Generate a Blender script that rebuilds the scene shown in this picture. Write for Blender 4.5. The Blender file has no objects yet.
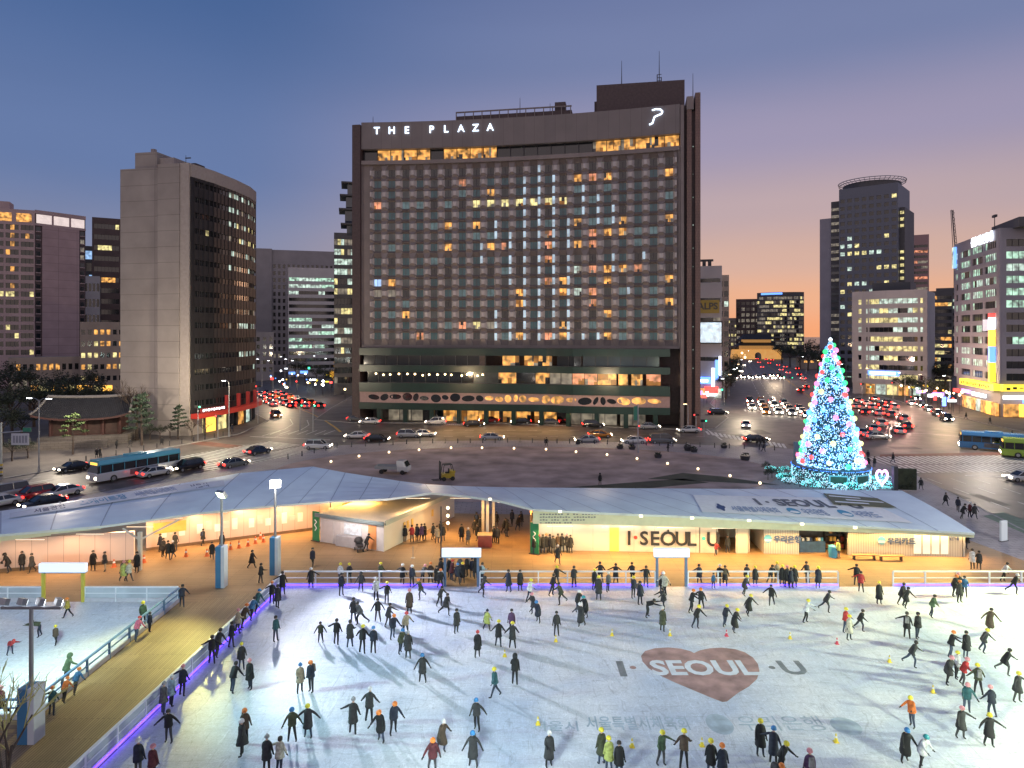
import bpy, bmesh, math, random
from mathutils import Vector, Matrix
random.seed(11)
R = math.radians
SC = bpy.context.scene
COL = SC.collection
F, H, YH = 683.0, 20.5, 334.0          # focal length in pixels, camera height, horizon row

def G(px, py, z=0.0):
    D = F * (H - z) / (py - YH)
    return Vector(((px - 512) * D / F, D, z))

def P(px, py, D):
    return Vector(((px - 512) * D / F, D, H - (py - YH) * D / F))

def XA(px, D):
    return (px - 512) * D / F

def ZA(py, D):
    return H - (py - YH) * D / F

# ------------------------------------------------------------------ materials
MATS = {}
def mat(name, col=(.5, .5, .5), rough=.6, metal=0.0, emit=None, es=0.0, var=.15, scale=2.0, bump=0.0,
        sample=True, spec=.5, evar=0.0):
    if name in MATS:
        return MATS[name]
    m = bpy.data.materials.new(name)
    m.use_nodes = True
    nt = m.node_tree
    b = nt.nodes['Principled BSDF']
    b.inputs['Roughness'].default_value = rough
    b.inputs['Metallic'].default_value = metal
    b.inputs['Specular IOR Level'].default_value = spec
    tc = nt.nodes.new('ShaderNodeTexCoord')
    if var > 0:
        n = nt.nodes.new('ShaderNodeTexNoise')
        n.inputs['Scale'].default_value = scale
        n.inputs['Detail'].default_value = 5
        nt.links.new(tc.outputs['Object'], n.inputs['Vector'])
        r = nt.nodes.new('ShaderNodeValToRGB')
        r.color_ramp.elements[0].position = .3
        r.color_ramp.elements[1].position = .7
        r.color_ramp.elements[0].color = tuple(c * (1 - var) for c in col) + (1,)
        r.color_ramp.elements[1].color = tuple(min(1, c * (1 + var)) for c in col) + (1,)
        nt.links.new(n.outputs['Fac'], r.inputs['Fac'])
        nt.links.new(r.outputs['Color'], b.inputs['Base Color'])
        if bump > 0:
            bp = nt.nodes.new('ShaderNodeBump')
            bp.inputs['Strength'].default_value = bump
            nt.links.new(n.outputs['Fac'], bp.inputs['Height'])
            nt.links.new(bp.outputs['Normal'], b.inputs['Normal'])
    else:
        b.inputs['Base Color'].default_value = tuple(col) + (1,)
    if emit:
        b.inputs['Emission Color'].default_value = tuple(emit) + (1,)
        b.inputs['Emission Strength'].default_value = es
        if evar > 0:
            n2 = nt.nodes.new('ShaderNodeTexNoise')
            n2.inputs['Scale'].default_value = .8
            n2.inputs['Detail'].default_value = 1
            nt.links.new(tc.outputs['Object'], n2.inputs['Vector'])
            mr = nt.nodes.new('ShaderNodeMapRange')
            mr.inputs['From Min'].default_value = .3
            mr.inputs['From Max'].default_value = .7
            mr.inputs['To Min'].default_value = es * (1 - evar)
            mr.inputs['To Max'].default_value = es * (1 + evar)
            nt.links.new(n2.outputs['Fac'], mr.inputs['Value'])
            nt.links.new(mr.outputs['Result'], b.inputs['Emission Strength'])
        if not sample:
            m.cycles.emission_sampling = 'NONE'
    MATS[name] = m
    return m

def brickmat(name, c1, c2, cm, bw, bh, mortar=.02, rough=.8, rot=(0, 0, 0), off=.5, var=.25, gen='Object', bump=0.0):
    """panelled / plank / paver surface: colour cells plus a large noise of wear"""
    if name in MATS:
        return MATS[name]
    m = bpy.data.materials.new(name); m.use_nodes = True
    nt = m.node_tree; b = nt.nodes['Principled BSDF']
    b.inputs['Roughness'].default_value = rough
    tc = nt.nodes.new('ShaderNodeTexCoord'); mp = nt.nodes.new('ShaderNodeMapping')
    mp.inputs['Rotation'].default_value = rot
    br = nt.nodes.new('ShaderNodeTexBrick')
    br.offset = off
    br.inputs['Color1'].default_value = tuple(c1) + (1,); br.inputs['Color2'].default_value = tuple(c2) + (1,)
    br.inputs['Mortar'].default_value = tuple(cm) + (1,)
    br.inputs['Scale'].default_value = 1; br.inputs['Mortar Size'].default_value = mortar
    br.inputs['Brick Width'].default_value = bw; br.inputs['Row Height'].default_value = bh
    n = nt.nodes.new('ShaderNodeTexNoise'); n.inputs['Scale'].default_value = .25; n.inputs['Detail'].default_value = 6
    mr = nt.nodes.new('ShaderNodeMapRange')
    mr.inputs['From Min'].default_value = .3; mr.inputs['From Max'].default_value = .7
    mr.inputs['To Min'].default_value = 1 - var; mr.inputs['To Max'].default_value = 1 + var
    mx = nt.nodes.new('ShaderNodeVectorMath'); mx.operation = 'SCALE'
    L = nt.links.new
    L(tc.outputs[gen], mp.inputs['Vector']); L(mp.outputs['Vector'], br.inputs['Vector'])
    L(tc.outputs[gen], n.inputs['Vector']); L(n.outputs['Fac'], mr.inputs['Value'])
    L(br.outputs['Color'], mx.inputs[0]); L(mr.outputs['Result'], mx.inputs['Scale'])
    L(mx.outputs['Vector'], b.inputs['Base Color'])
    MATS[name] = m
    return m

def cmat(col, rough=.75):
    return mat('cloth_%02x%02x%02x' % tuple(int(c * 255) for c in col), col, rough, var=.38, scale=7, bump=.5)

# ------------------------------------------------------------------ mesh builder
class MB:
    def __init__(self):
        self.v = []; self.f = []; self.m = []; self.mats = []; self.smooth = False
    def mi(self, m):
        if m not in self.mats:
            self.mats.append(m)
        return self.mats.index(m)
    def face(self, pts, m):
        i = len(self.v)
        self.v += [tuple(p) for p in pts]
        self.f.append(tuple(range(i, i + len(pts)))); self.m.append(self.mi(m))
    def hexa(self, b, t, m):
        """b, t: four bottom and four top corners, counter-clockwise seen from above"""
        i = len(self.v); k = self.mi(m)
        self.v += [tuple(p) for p in b] + [tuple(p) for p in t]
        n = len(b)
        self.f.append(tuple(range(i + n - 1, i - 1, -1)))
        self.f.append(tuple(range(i + n, i + 2 * n)))
        self.m += [k, k]
        for j in range(n):
            q = (j + 1) % n
            self.f.append((i + j, i + q, i + n + q, i + n + j)); self.m.append(k)
    def box(self, x0, x1, y0, y1, z0, z1, m):
        c = [(x0, y0), (x1, y0), (x1, y1), (x0, y1)]
        self.hexa([(x, y, z0) for x, y in c], [(x, y, z1) for x, y in c], m)
    def prism(self, pts, z0, z1, m):
        a = sum(pts[i][0] * pts[(i + 1) % len(pts)][1] - pts[(i + 1) % len(pts)][0] * pts[i][1] for i in range(len(pts)))
        if a < 0:
            pts = pts[::-1]
        self.hexa([(p[0], p[1], z0) for p in pts], [(p[0], p[1], z1) for p in pts], m)
    def obox(self, c, half, m, rz=0.0, mtx=None):
        M_ = mtx if mtx is not None else Matrix.Rotation(rz, 3, 'Z')
        c = Vector(c); hx, hy, hz = half
        q = [(-hx, -hy), (hx, -hy), (hx, hy), (-hx, hy)]
        self.hexa([c + M_ @ Vector((x, y, -hz)) for x, y in q], [c + M_ @ Vector((x, y, hz)) for x, y in q], m)
    def cyl(self, p0, p1, r0, r1, m, n=10, cap=True):
        p0, p1 = Vector(p0), Vector(p1)
        d = (p1 - p0)
        if d.length < 1e-6:
            return
        z = d.normalized()
        x = z.orthogonal().normalized(); y = z.cross(x)
        i = len(self.v); k = self.mi(m)
        for p, r in ((p0, r0), (p1, r1)):
            for a in range(n):
                t = 2 * math.pi * a / n
                self.v.append(tuple(p + (x * math.cos(t) + y * math.sin(t)) * r))
        for a in range(n):
            b = (a + 1) % n
            self.f.append((i + a, i + b, i + n + b, i + n + a)); self.m.append(k)
        if cap:
            self.f.append(tuple(range(i + n - 1, i - 1, -1))); self.f.append(tuple(range(i + n, i + 2 * n))); self.m += [k, k]
    def tube(self, pts, r, m, n=6):
        for a, b in zip(pts, pts[1:]):
            self.cyl(a, b, r, r, m, n)
    def lathe(self, prof, m, n=16, c=(0, 0, 0), sx=1.0, sy=1.0):
        i = len(self.v); k = self.mi(m); c = Vector(c)
        for r, z in prof:
            for a in range(n):
                t = 2 * math.pi * a / n
                self.v.append((c.x + r * sx * math.cos(t), c.y + r * sy * math.sin(t), c.z + z))
        for j in range(len(prof) - 1):
            for a in range(n):
                b = (a + 1) % n
                self.f.append((i + j * n + a, i + j * n + b, i + (j + 1) * n + b, i + (j + 1) * n + a)); self.m.append(k)
        self.f.append(tuple(range(i + n - 1, i - 1, -1))); self.m.append(k)
        e = i + (len(prof) - 1) * n
        self.f.append(tuple(range(e, e + n))); self.m.append(k)
    def ball(self, c, r, m, n=8, rings=5, sz=1.0):
        prof = []
        for j in range(rings + 1):
            t = math.pi * j / rings
            prof.append((max(.001, r * math.sin(t)), -r * sz * math.cos(t)))
        self.lathe(prof, m, n, c)
    def octa(self, c, r, m):
        c = Vector(c); i = len(self.v); k = self.mi(m)
        for d in ((1, 0, 0), (0, 1, 0), (-1, 0, 0), (0, -1, 0), (0, 0, 1), (0, 0, -1)):
            self.v.append(tuple(c + Vector(d) * r))
        for a in range(4):
            b = (a + 1) % 4
            self.f.append((i + a, i + b, i + 4)); self.f.append((i + b, i + a, i + 5)); self.m += [k, k]
    def build(self, name, parent=None, loc=(0, 0, 0), rz=0.0, smooth=False, bevel=0.0):
        me = bpy.data.meshes.new(name)
        me.from_pydata(self.v, [], self.f)
        for m in self.mats:
            me.materials.append(m)
        me.polygons.foreach_set('material_index', self.m)
        if smooth:
            me.polygons.foreach_set('use_smooth', [True] * len(me.polygons))
        me.update()
        o = bpy.data.objects.new(name, me)
        COL.objects.link(o)
        o.location = loc; o.rotation_euler = (0, 0, rz)
        if parent is not None:
            o.parent = parent
        if bevel > 0:
            bv = o.modifiers.new('edge', 'BEVEL'); bv.width = bevel; bv.segments = 2; bv.limit_method = 'ANGLE'
        return o

def thing(name, label, cat, loc=(0, 0, 0), rz=0.0, group=None):
    o = bpy.data.objects.new(name, None)
    COL.objects.link(o)
    o.location = loc; o.rotation_euler = (0, 0, rz)
    return tag(o, label, cat, group)

def tag(o, label, cat, group=None, kind=None):
    o['label'] = label; o['category'] = cat
    if group: o['group'] = group
    if kind: o['kind'] = kind
    return o

def struct(o, label=None):
    o['kind'] = 'structure'
    if label: o['label'] = label
    return o

KIDS = {}
def dup(root, loc=None, rz=None, label=None, group=None):
    r = root.copy(); COL.objects.link(r)
    for ch in list(root.children):
        c = ch.copy(); COL.objects.link(c); c.parent = r
        for g in list(ch.children):
            d = g.copy(); COL.objects.link(d); d.parent = c
    if loc is not None: r.location = loc
    if rz is not None: r.rotation_euler = (0, 0, rz)
    if label: r['label'] = label
    if group: r['group'] = group
    return r

def paint(o, slot, m):
    o.material_slots[slot].link = 'OBJECT'
    o.material_slots[slot].material = m

def text(body, m, parent, name, origin, ux, uy, width=None, height=None, bold=0.0, depth=.04, align='CENTER'):
    """lettering as a mesh: origin = centre of the line, ux/uy = directions of writing and of the letters' up"""
    c = bpy.data.curves.new(name, 'FONT'); c.body = body; c.extrude = .001 if depth > 0 else 0; c.offset = bold; c.resolution_u = 3
    o = bpy.data.objects.new(name, c); COL.objects.link(o)
    dg = bpy.context.evaluated_depsgraph_get()
    me = bpy.data.meshes.new_from_object(o.evaluated_get(dg))
    bpy.data.objects.remove(o)
    xs = [v.co.x for v in me.vertices]; ys = [v.co.y for v in me.vertices]
    x0, x1, y0, y1 = min(xs), max(xs), min(ys), max(ys)
    sx = width / (x1 - x0) if width else 1
    sy = height / (y1 - y0) if height else sx
    if not width: sx = sy
    ux = Vector(ux).normalized(); uy = Vector(uy).normalized(); n = ux.cross(uy)
    for v in me.vertices:
        a = (v.co.x - (x0 + x1) / 2) * sx; b = (v.co.y - (y0 + y1) / 2) * sy
        d = depth if v.co.z > 0 else 0.0
        v.co = Vector(origin) + ux * a + uy * b + n * d
    me.materials.clear(); me.materials.append(m)
    me.name = name
    o = bpy.data.objects.new(name, me); COL.objects.link(o)
    if parent is not None: o.parent = parent
    return o

# polyline faces for buildings: s runs left to right seen from outside, d = depth inward
class Run:
    def __init__(self, pts):
        self.p = [Vector((p[0], p[1])) for p in pts]
        self.s = [0.0]
        for a, b in zip(self.p, self.p[1:]):
            self.s.append(self.s[-1] + (b - a).length)
        self.L = self.s[-1]
        seg = []
        for a, b in zip(self.p, self.p[1:]):
            t = (b - a).normalized(); seg.append(Vector((-t.y, t.x)))   # inward
        self.n = []
        for i in range(len(self.p)):
            a = seg[max(0, i - 1)]; b = seg[min(len(seg) - 1, i)]
            m = (a + b).normalized()
            self.n.append(m / max(.3, m.dot(b)))
    def at(self, s, d, z):
        i = 0
        while i < len(self.s) - 2 and s > self.s[i + 1]:
            i += 1
        t = (s - self.s[i]) / (self.s[i + 1] - self.s[i])
        a = self.p[i] + self.n[i] * d; b = self.p[i + 1] + self.n[i + 1] * d
        q = a.lerp(b, t)
        return (q.x, q.y, z)
    def cuts(self, s0, s1):
        return [s0] + [k for k in self.s if s0 + 1e-4 < k < s1 - 1e-4] + [s1]
    def slab(self, mb, s0, s1, z0, z1, d0, d1, m):
        c = self.cuts(s0, s1)
        for a, b in zip(c, c[1:]):
            q = [(a, d0), (b, d0), (b, d1), (a, d1)]
            mb.hexa([self.at(s, d, z0) for s, d in q], [self.at(s, d, z1) for s, d in q], m)
    def pane(self, mb, s0, s1, z0, z1, d, m):
        c = self.cuts(s0, s1)
        for a, b in zip(c, c[1:]):
            mb.face([self.at(a, d, z0), self.at(b, d, z0), self.at(b, d, z1), self.at(a, d, z1)], m)

def light(kind, loc, energy, col, target=None, size=.3, spot=70, blend=1.0, name='lamp_light', sy=None):
    l = bpy.data.lights.new(name, kind)
    l.energy = energy; l.color = col
    if kind == 'AREA':
        l.size = size
        if sy: l.shape = 'RECTANGLE'; l.size_y = sy
    else:
        l.shadow_soft_size = size
    if kind == 'SPOT':
        l.spot_size = R(spot); l.spot_blend = blend
    o = bpy.data.objects.new(name, l); COL.objects.link(o)
    o.location = loc
    if target is not None:
        o.rotation_euler = (Vector(target) - Vector(loc)).to_track_quat('-Z', 'Y').to_euler()
    return o
# ------------------------------------------------------------------ camera, sky, sun
cam = bpy.data.cameras.new('camera'); co = bpy.data.objects.new('camera', cam); COL.objects.link(co)
co.location = (0, 0, H); co.rotation_euler = (R(90), 0, 0)
cam.sensor_width = 36; cam.lens = F / 1024 * 36; cam.shift_y = -(384 - YH) / 1024
cam.clip_start = .5; cam.clip_end = 9000
SC.camera = co
SC.view_settings.view_transform = 'Standard'; SC.view_settings.look = 'None'
SC.view_settings.exposure = 0; SC.view_settings.gamma = 1; SC.view_settings.use_curve_mapping = False
SC.cycles.use_denoising = True
SC.cycles.max_bounces = 6; SC.cycles.diffuse_bounces = 3; SC.cycles.glossy_bounces = 3
SC.cycles.sample_clamp_indirect = 3.0; SC.cycles.sample_clamp_direct = 0
SC.cycles.use_light_tree = True
SC.cycles.caustics_reflective = False; SC.cycles.caustics_refractive = False

SUN_AZ, SUN_EL = R(24), R(1.5)
w = bpy.data.worlds.new('World'); SC.world = w; w.use_nodes = True
nt = w.node_tree; L = nt.links.new
bg = nt.nodes['Background']
tc = nt.nodes.new('ShaderNodeTexCoord')
sky = nt.nodes.new('ShaderNodeTexSky'); sky.sky_type = 'NISHITA'; sky.sun_disc = False
sky.sun_elevation = SUN_EL; sky.sun_rotation = SUN_AZ; sky.air_density = 1.4; sky.dust_density = 1.5; sky.ozone_density = 3
sep = nt.nodes.new('ShaderNodeSeparateXYZ'); L(tc.outputs['Generated'], sep.inputs[0])
def ramp(stops):
    r = nt.nodes.new('ShaderNodeValToRGB'); e = r.color_ramp.elements
    e[0].position, e[0].color = stops[0][0], stops[0][1] + (1,)
    e[1].position, e[1].color = stops[-1][0], stops[-1][1] + (1,)
    for p_, c_ in stops[1:-1]:
        k = e.new(p_); k.color = c_ + (1,)
    r.color_ramp.interpolation = 'EASE'
    return r
# the twilight away from the afterglow, by height
cool = ramp([(0, (.27, .245, .33)), (.10, (.225, .25, .385)), (.22, (.132, .195, .385)), (.45, (.062, .125, .30)), (1, (.04, .08, .22))])
# the afterglow, by height
warm = ramp([(0, (.86, .38, .19)), (.045, (.76, .42, .27)), (.10, (.61, .41, .35)), (.17, (.48, .37, .40)), (.26, (.33, .30, .44)), (.37, (.175, .215, .385)), (.55, (.10, .14, .32)), (1, (.04, .08, .22))])
L(sep.outputs['Z'], cool.inputs['Fac']); L(sep.outputs['Z'], warm.inputs['Fac'])
dot = nt.nodes.new('ShaderNodeVectorMath'); dot.operation = 'DOT_PRODUCT'
dot.inputs[1].default_value = (math.sin(SUN_AZ), math.cos(SUN_AZ), 0)
flat = nt.nodes.new('ShaderNodeVectorMath'); flat.operation = 'MULTIPLY'; flat.inputs[1].default_value = (1, 1, 0)
nrm = nt.nodes.new('ShaderNodeVectorMath'); nrm.operation = 'NORMALIZE'
L(tc.outputs['Generated'], flat.inputs[0]); L(flat.outputs[0], nrm.inputs[0]); L(nrm.outputs[0], dot.inputs[0])
fall = nt.nodes.new('ShaderNodeMapRange'); fall.interpolation_type = 'SMOOTHSTEP'
fall.inputs['From Min'].default_value = .68; fall.inputs['From Max'].default_value = 1.0
L(dot.outputs['Value'], fall.inputs['Value'])
mix = nt.nodes.new('ShaderNodeMix'); mix.data_type = 'RGBA'
L(fall.outputs['Result'], mix.inputs['Factor']); L(cool.outputs['Color'], mix.inputs['A']); L(warm.outputs['Color'], mix.inputs['B'])
# thin streaks of high cloud
cn = nt.nodes.new('ShaderNodeTexNoise'); cn.inputs['Scale'].default_value = 2.2; cn.inputs['Detail'].default_value = 5; cn.inputs['Distortion'].default_value = .6
cm_ = nt.nodes.new('ShaderNodeMapping'); cm_.inputs['Scale'].default_value = (1, 1, 4.5); cm_.inputs['Rotation'].default_value = (0, .12, 0)
L(tc.outputs['Generated'], cm_.inputs['Vector']); L(cm_.outputs['Vector'], cn.inputs['Vector'])
cr = nt.nodes.new('ShaderNodeMapRange'); cr.inputs['From Min'].default_value = .35; cr.inputs['From Max'].default_value = .75
cr.inputs['To Min'].default_value = .985; cr.inputs['To Max'].default_value = 1.03
L(cn.outputs['Fac'], cr.inputs['Value'])
sc_ = nt.nodes.new('ShaderNodeVectorMath'); sc_.operation = 'SCALE'
L(mix.outputs['Result'], sc_.inputs[0]); L(cr.outputs['Result'], sc_.inputs['Scale'])
nsc = nt.nodes.new('ShaderNodeVectorMath'); nsc.operation = 'SCALE'; nsc.inputs['Scale'].default_value = .012
L(sky.outputs['Color'], nsc.inputs[0])
add = nt.nodes.new('ShaderNodeVectorMath'); add.operation = 'ADD'
L(sc_.outputs[0], add.inputs[0]); L(nsc.outputs[0], add.inputs[1])
# the unseen eastern sky behind the camera, brightened to fill the facades
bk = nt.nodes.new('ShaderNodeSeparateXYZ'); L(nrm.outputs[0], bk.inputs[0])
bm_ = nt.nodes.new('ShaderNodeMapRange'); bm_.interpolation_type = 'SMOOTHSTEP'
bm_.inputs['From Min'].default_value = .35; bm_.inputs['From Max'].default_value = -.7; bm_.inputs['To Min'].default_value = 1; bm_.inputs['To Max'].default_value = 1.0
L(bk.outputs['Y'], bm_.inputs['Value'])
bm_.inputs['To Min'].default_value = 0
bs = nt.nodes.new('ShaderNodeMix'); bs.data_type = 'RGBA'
east_fill = ramp([(0, (.80, .62, .56)), (.2, (.72, .58, .58)), (.5, (.42, .42, .56)), (1, (.12, .17, .30))])
L(sep.outputs['Z'], east_fill.inputs['Fac'])
L(bm_.outputs['Result'], bs.inputs['Factor']); L(add.outputs[0], bs.inputs['A']); L(east_fill.outputs['Color'], bs.inputs['B']); L(bs.outputs['Result'], bg.inputs['Color'])
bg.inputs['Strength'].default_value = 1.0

sd = bpy.data.lights.new('sun', 'SUN'); so = bpy.data.objects.new('sun', sd); COL.objects.link(so)
sd.energy = .14; sd.angle = R(8); sd.color = (1, .55, .32)
el = R(4)
so.rotation_euler = Vector((-math.sin(SUN_AZ) * math.cos(el), -math.cos(SUN_AZ) * math.cos(el), -math.sin(el))).to_track_quat('-Z', 'Y').to_euler()

# ------------------------------------------------------------------ materials in use
asphalt = mat('asphalt', (.10, .084, .078), .5, var=.4, scale=.35, bump=.05)
paving = brickmat('granite_paving', (.32, .29, .31), (.28, .255, .275), (.15, .13, .14), 1.2, .6, .03, .6, var=.2)
paving2 = brickmat('pavement_blocks', (.125, .11, .10), (.10, .09, .085), (.07, .06, .06), .6, .3, .02, .75, var=.25)
kerbm = mat('kerb_stone', (.3, .29, .28), .7, var=.2)
lawn = mat('dormant_lawn', (.36, .265, .24), .95, var=.4, scale=.22, bump=.2)
greenstrip = mat('dark_turf', (.05, .055, .04), .95, var=.3, scale=.6)
deckm = brickmat('deck_boards', (.345, .225, .12), (.28, .18, .092), (.14, .085, .045), 3.6, .145, .018, .55, var=.22)
deckm2 = brickmat('deck_boards_along', (.36, .245, .125), (.29, .19, .095), (.14, .085, .045), 3.6, .145, .018, .55, rot=(0, 0, R(90)), var=.25)
linem = mat('white_line', (.55, .55, .53), .6, var=.35, scale=1.5)
yline = mat('yellow_line', (.6, .36, .05), .6, var=.3, scale=1.5)
redpav = mat('red_pavement', (.16, .07, .05), .75, var=.3, scale=.8)
conc = mat('concrete', (.33, .29, .28), .85, var=.12, scale=.4)
white = mat('white_paint', (.72, .73, .75), .45, var=.06)
metal = mat('grey_metal', (.32, .33, .36), .4, .6, var=.1)
dkmetal = mat('dark_metal', (.05, .05, .06), .5, .3, var=.1)
blackm = mat('black_rubber', (.02, .02, .02), .7, var=.1)
glassd = mat('dark_glass', (.012, .016, .02), .08, 0, var=.3, scale=.3, spec=.9)
glassb = mat('blue_glass', (.03, .05, .07), .1, 0, var=.3, scale=.3, spec=.9)
lit_warm = mat('window_warm_light', (.3, .2, .1), .4, emit=(1, .46, .10), es=.75, var=0, sample=False, evar=.95)
lit_red = mat('window_rosy_light', (.3, .2, .1), .4, emit=(1, .36, .20), es=.6, var=0, sample=False, evar=.9)
lit_yel = mat('window_yellow_light', (.3, .3, .2), .4, emit=(1, .85, .35), es=.75, var=0, sample=False, evar=.8)
lit_cool = mat('window_cool_light', (.3, .3, .3), .4, emit=(.75, 1, .85), es=.6, var=0, sample=False, evar=.8)
lit_grn = mat('window_green_light', (.3, .3, .3), .4, emit=(.55, .95, .7), es=.62, var=0, sample=False, evar=.9)
lit_amb = mat('window_amber_gloom', (.2, .12, .05), .4, emit=(1, .36, .05), es=.24, var=0, sample=False, evar=.6)
curt_lit = mat('curtain_glow', (.08, .14, .15), .3, emit=(.55, .8, .85), es=.10, var=.3, sample=False, evar=.5)
lit_blue = mat('window_blue_light', (.3, .3, .3), .4, emit=(.35, .6, 1), es=.9, var=0, sample=False, evar=.4)
lit_dim = mat('window_dim_light', (.2, .2, .2), .3, emit=(1, .85, .6), es=.14, var=0, sample=False, evar=.9)
curtain = mat('teal_curtain_glass', (.045, .115, .135), .25, var=.4, scale=.25, spec=.8)
curtain2 = mat('grey_curtain_glass', (.07, .085, .09), .15, var=.4, scale=.25, spec=.8)
sgn_white = mat('sign_white_light', (.8, .8, .8), .4, emit=(.85, .93, 1), es=2.2, var=0)
sgn_blue = mat('sign_blue_light', (.2, .3, .8), .4, emit=(.12, .32, 1), es=2.0, var=0)
sgn_red = mat('sign_red_light', (.8, .1, .1), .4, emit=(1, .06, .05), es=2.4, var=0)
sgn_yel = mat('sign_yellow_light', (.8, .7, .1), .4, emit=(1, .75, .05), es=1.3, var=0)
sgn_vio = mat('sign_violet_light', (.5, .3, .8), .4, emit=(.6, .35, 1), es=1.8, var=0)
sgn_grn = mat('sign_green_light', (.1, .8, .4), .4, emit=(.05, 1, .45), es=2.5, var=0)
sgn_org = mat('sign_orange_light', (.8, .5, .1), .4, emit=(1, .5, .08), es=1.8, var=0)
lamp_w = mat('lamp_white_glow', (1, 1, 1), .4, emit=(.9, .95, 1), es=14, var=0)
lamp_y = mat('lamp_warm_glow', (1, 1, 1), .4, emit=(1, .72, .35), es=9, var=0)
lamp_g = mat('lamp_greenish_glow', (1, 1, 1), .4, emit=(.8, 1, .55), es=9, var=0)
headf = mat('headlight_glare', (1, 1, 1), .3, emit=(1, .86, .66), es=50, var=0)
tailf = mat('tail_light_glare', (1, .1, .1), .3, emit=(1, .022, .014), es=6.5, var=0)
headl = mat('headlight_glow', (1, 1, 1), .3, emit=(1, .85, .62), es=15, var=0)
taill = mat('tail_light_glow', (1, .1, .1), .3, emit=(1, .025, .016), es=5.5, var=0)
led_v = mat('violet_led_glow', (.4, .2, 1), .4, emit=(.13, .045, 1), es=3.6, var=0)

# ------------------------------------------------------------------ ground
g = MB(); g.face([(-2500, -300, 0), (2500, -300, 0), (2500, 4500, 0), (-2500, 4500, 0)], asphalt)
struct(g.build('ground'))

def slab(name, pts, z, m, z0=-.2, km=None):
    b = MB(); b.prism([(p[0], p[1]) for p in pts], z0, z, m)
    if km:                                                     # a row of kerb stones along the edge
        for p, q in zip(pts, pts[1:] + pts[:1]):
            d = Vector((q[0] - p[0], q[1] - p[1]))
            l = d.length; a = math.atan2(d.y, d.x)
            b.obox(((p[0] + q[0]) / 2, (p[1] + q[1]) / 2, z / 2 - .05), (l / 2, .14, z / 2 + .06), km, a)
    return struct(b.build(name))

PLZ = .13                                                      # plaza level
DK = .22                                                       # deck level
ICE = .27                                                      # ice level
plaza_pts = [(-85, 33), tuple(G(190, 476))[:2], tuple(G(300, 455))[:2], tuple(G(335, 446.5))[:2], tuple(G(420, 442))[:2], tuple(G(520, 441))[:2],
             tuple(G(620, 443))[:2], tuple(G(700, 445.5))[:2], tuple(G(790, 449.5))[:2], tuple(G(858, 458))[:2], tuple(G(895, 468))[:2], tuple(G(915, 476))[:2],
             tuple(G(1019, 529))[:2], (51, 50), (49, 5), (-85, 5)]
slab('plaza_pavement', plaza_pts, PLZ, paving, km=kerbm)
# the oval lawn, brown in winter
ell = []
for i in range(72):
    t = 2 * math.pi * i / 72
    ell.append((2 + 37.5 * math.cos(t), 103 + 20.5 * math.sin(t)))
b = MB(); b.prism(ell, 0, PLZ + .03, lawn); struct(b.build('lawn'))
b = MB(); b.face([(19, 96.0, PLZ + .036), (36, 92, PLZ + .036), (30, 97.5, PLZ + .036), (25, 100, PLZ + .036)], greenstrip)
b.face([(4, 89.5, PLZ + .036), (14, 88.5, PLZ + .036), (27, 93.5, PLZ + .036), (24, 96, PLZ + .036)], greenstrip)
struct(b.build('turf_strip'))
# the pavement along the far side of the near street
slab('pavement', [(-140, 60), tuple(G(-90, 497))[:2], tuple(G(0, 479.5))[:2], tuple(G(60, 469.5))[:2], tuple(G(130, 455.5))[:2], tuple(G(200, 442))[:2],
                  tuple(G(240, 434))[:2], tuple(G(268, 421))[:2], (-64, 172), (-92, 215), (-135, 290), (-260, 300), (-260, 60)], .13, paving2, km=kerbm)
# hotel forecourt
slab('pavement', [(-47, 163), tuple(G(352, 423))[:2], tuple(G(500, 423.5))[:2], tuple(G(690, 430))[:2], tuple(G(715, 429))[:2], tuple(G(728, 418))[:2], (58, 200), (110, 340), (175, 530), (60, 540), (-60, 330), (-50, 190)],
     .13, paving2, km=kerbm)
# the far corner by the office block and the far side of the avenue
slab('pavement', [(220, 150), tuple(G(1024, 432))[:2], tuple(G(985, 424))[:2], tuple(G(940, 413))[:2], tuple(G(880, 396))[:2], tuple(G(850, 389))[:2], (190, 412), (320, 800), (600, 800), (600, 150)], .13, paving2, km=kerbm)
slab('bus_island', [tuple(G(985, 444))[:2], tuple(G(1008, 436))[:2], tuple(G(1060, 437))[:2], tuple(G(1060, 446))[:2]], .13, paving2, km=kerbm)

# markings, four millimetres above the asphalt
mk = MB(); ZM = .006
NST = [0]
def stripe(a, b_, wdt, m=linem, z=ZM):
    NST[0] += 1; z = z + NST[0] * 1e-5                         # no two stripes share a plane
    a = Vector(a[:2]); b_ = Vector(b_[:2]); t = (b_ - a).normalized(); n = Vector((-t.y, t.x)) * wdt / 2
    mk.face([(*(a - n), z), (*(b_ - n), z), (*(b_ + n), z), (*(a + n), z)], m)
# broad zebra on the avenue
for i in range(56):
    x = 55.5 + i * .95
    for y0, y1 in ((100.6, 106.6), (107.2, 114.0)):
        y0 = y0 + (x - 56) * .05; y1 = y1 + (x - 56) * .05
        stripe((x + (y0 - 104) * .08, y0), (x + (y1 - 104) * .08, y1), .5)
stripe(G(965, 475.5), G(1060, 478.5), .5)
for (px, py) in ((940, 484), (926, 477), (912, 489.5)):
    pass
for x0 in (58.7, 62.0, 65.3, 68.6, 71.9, 75.2):
    for y0 in (50, 57.5, 65, 72.5, 80, 87.5, 93.5):
        stripe((x0 + (y0 - 90) * .04, y0), (x0 + (y0 + 3.4 - 90) * .04, y0 + 3.4), .18)
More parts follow.
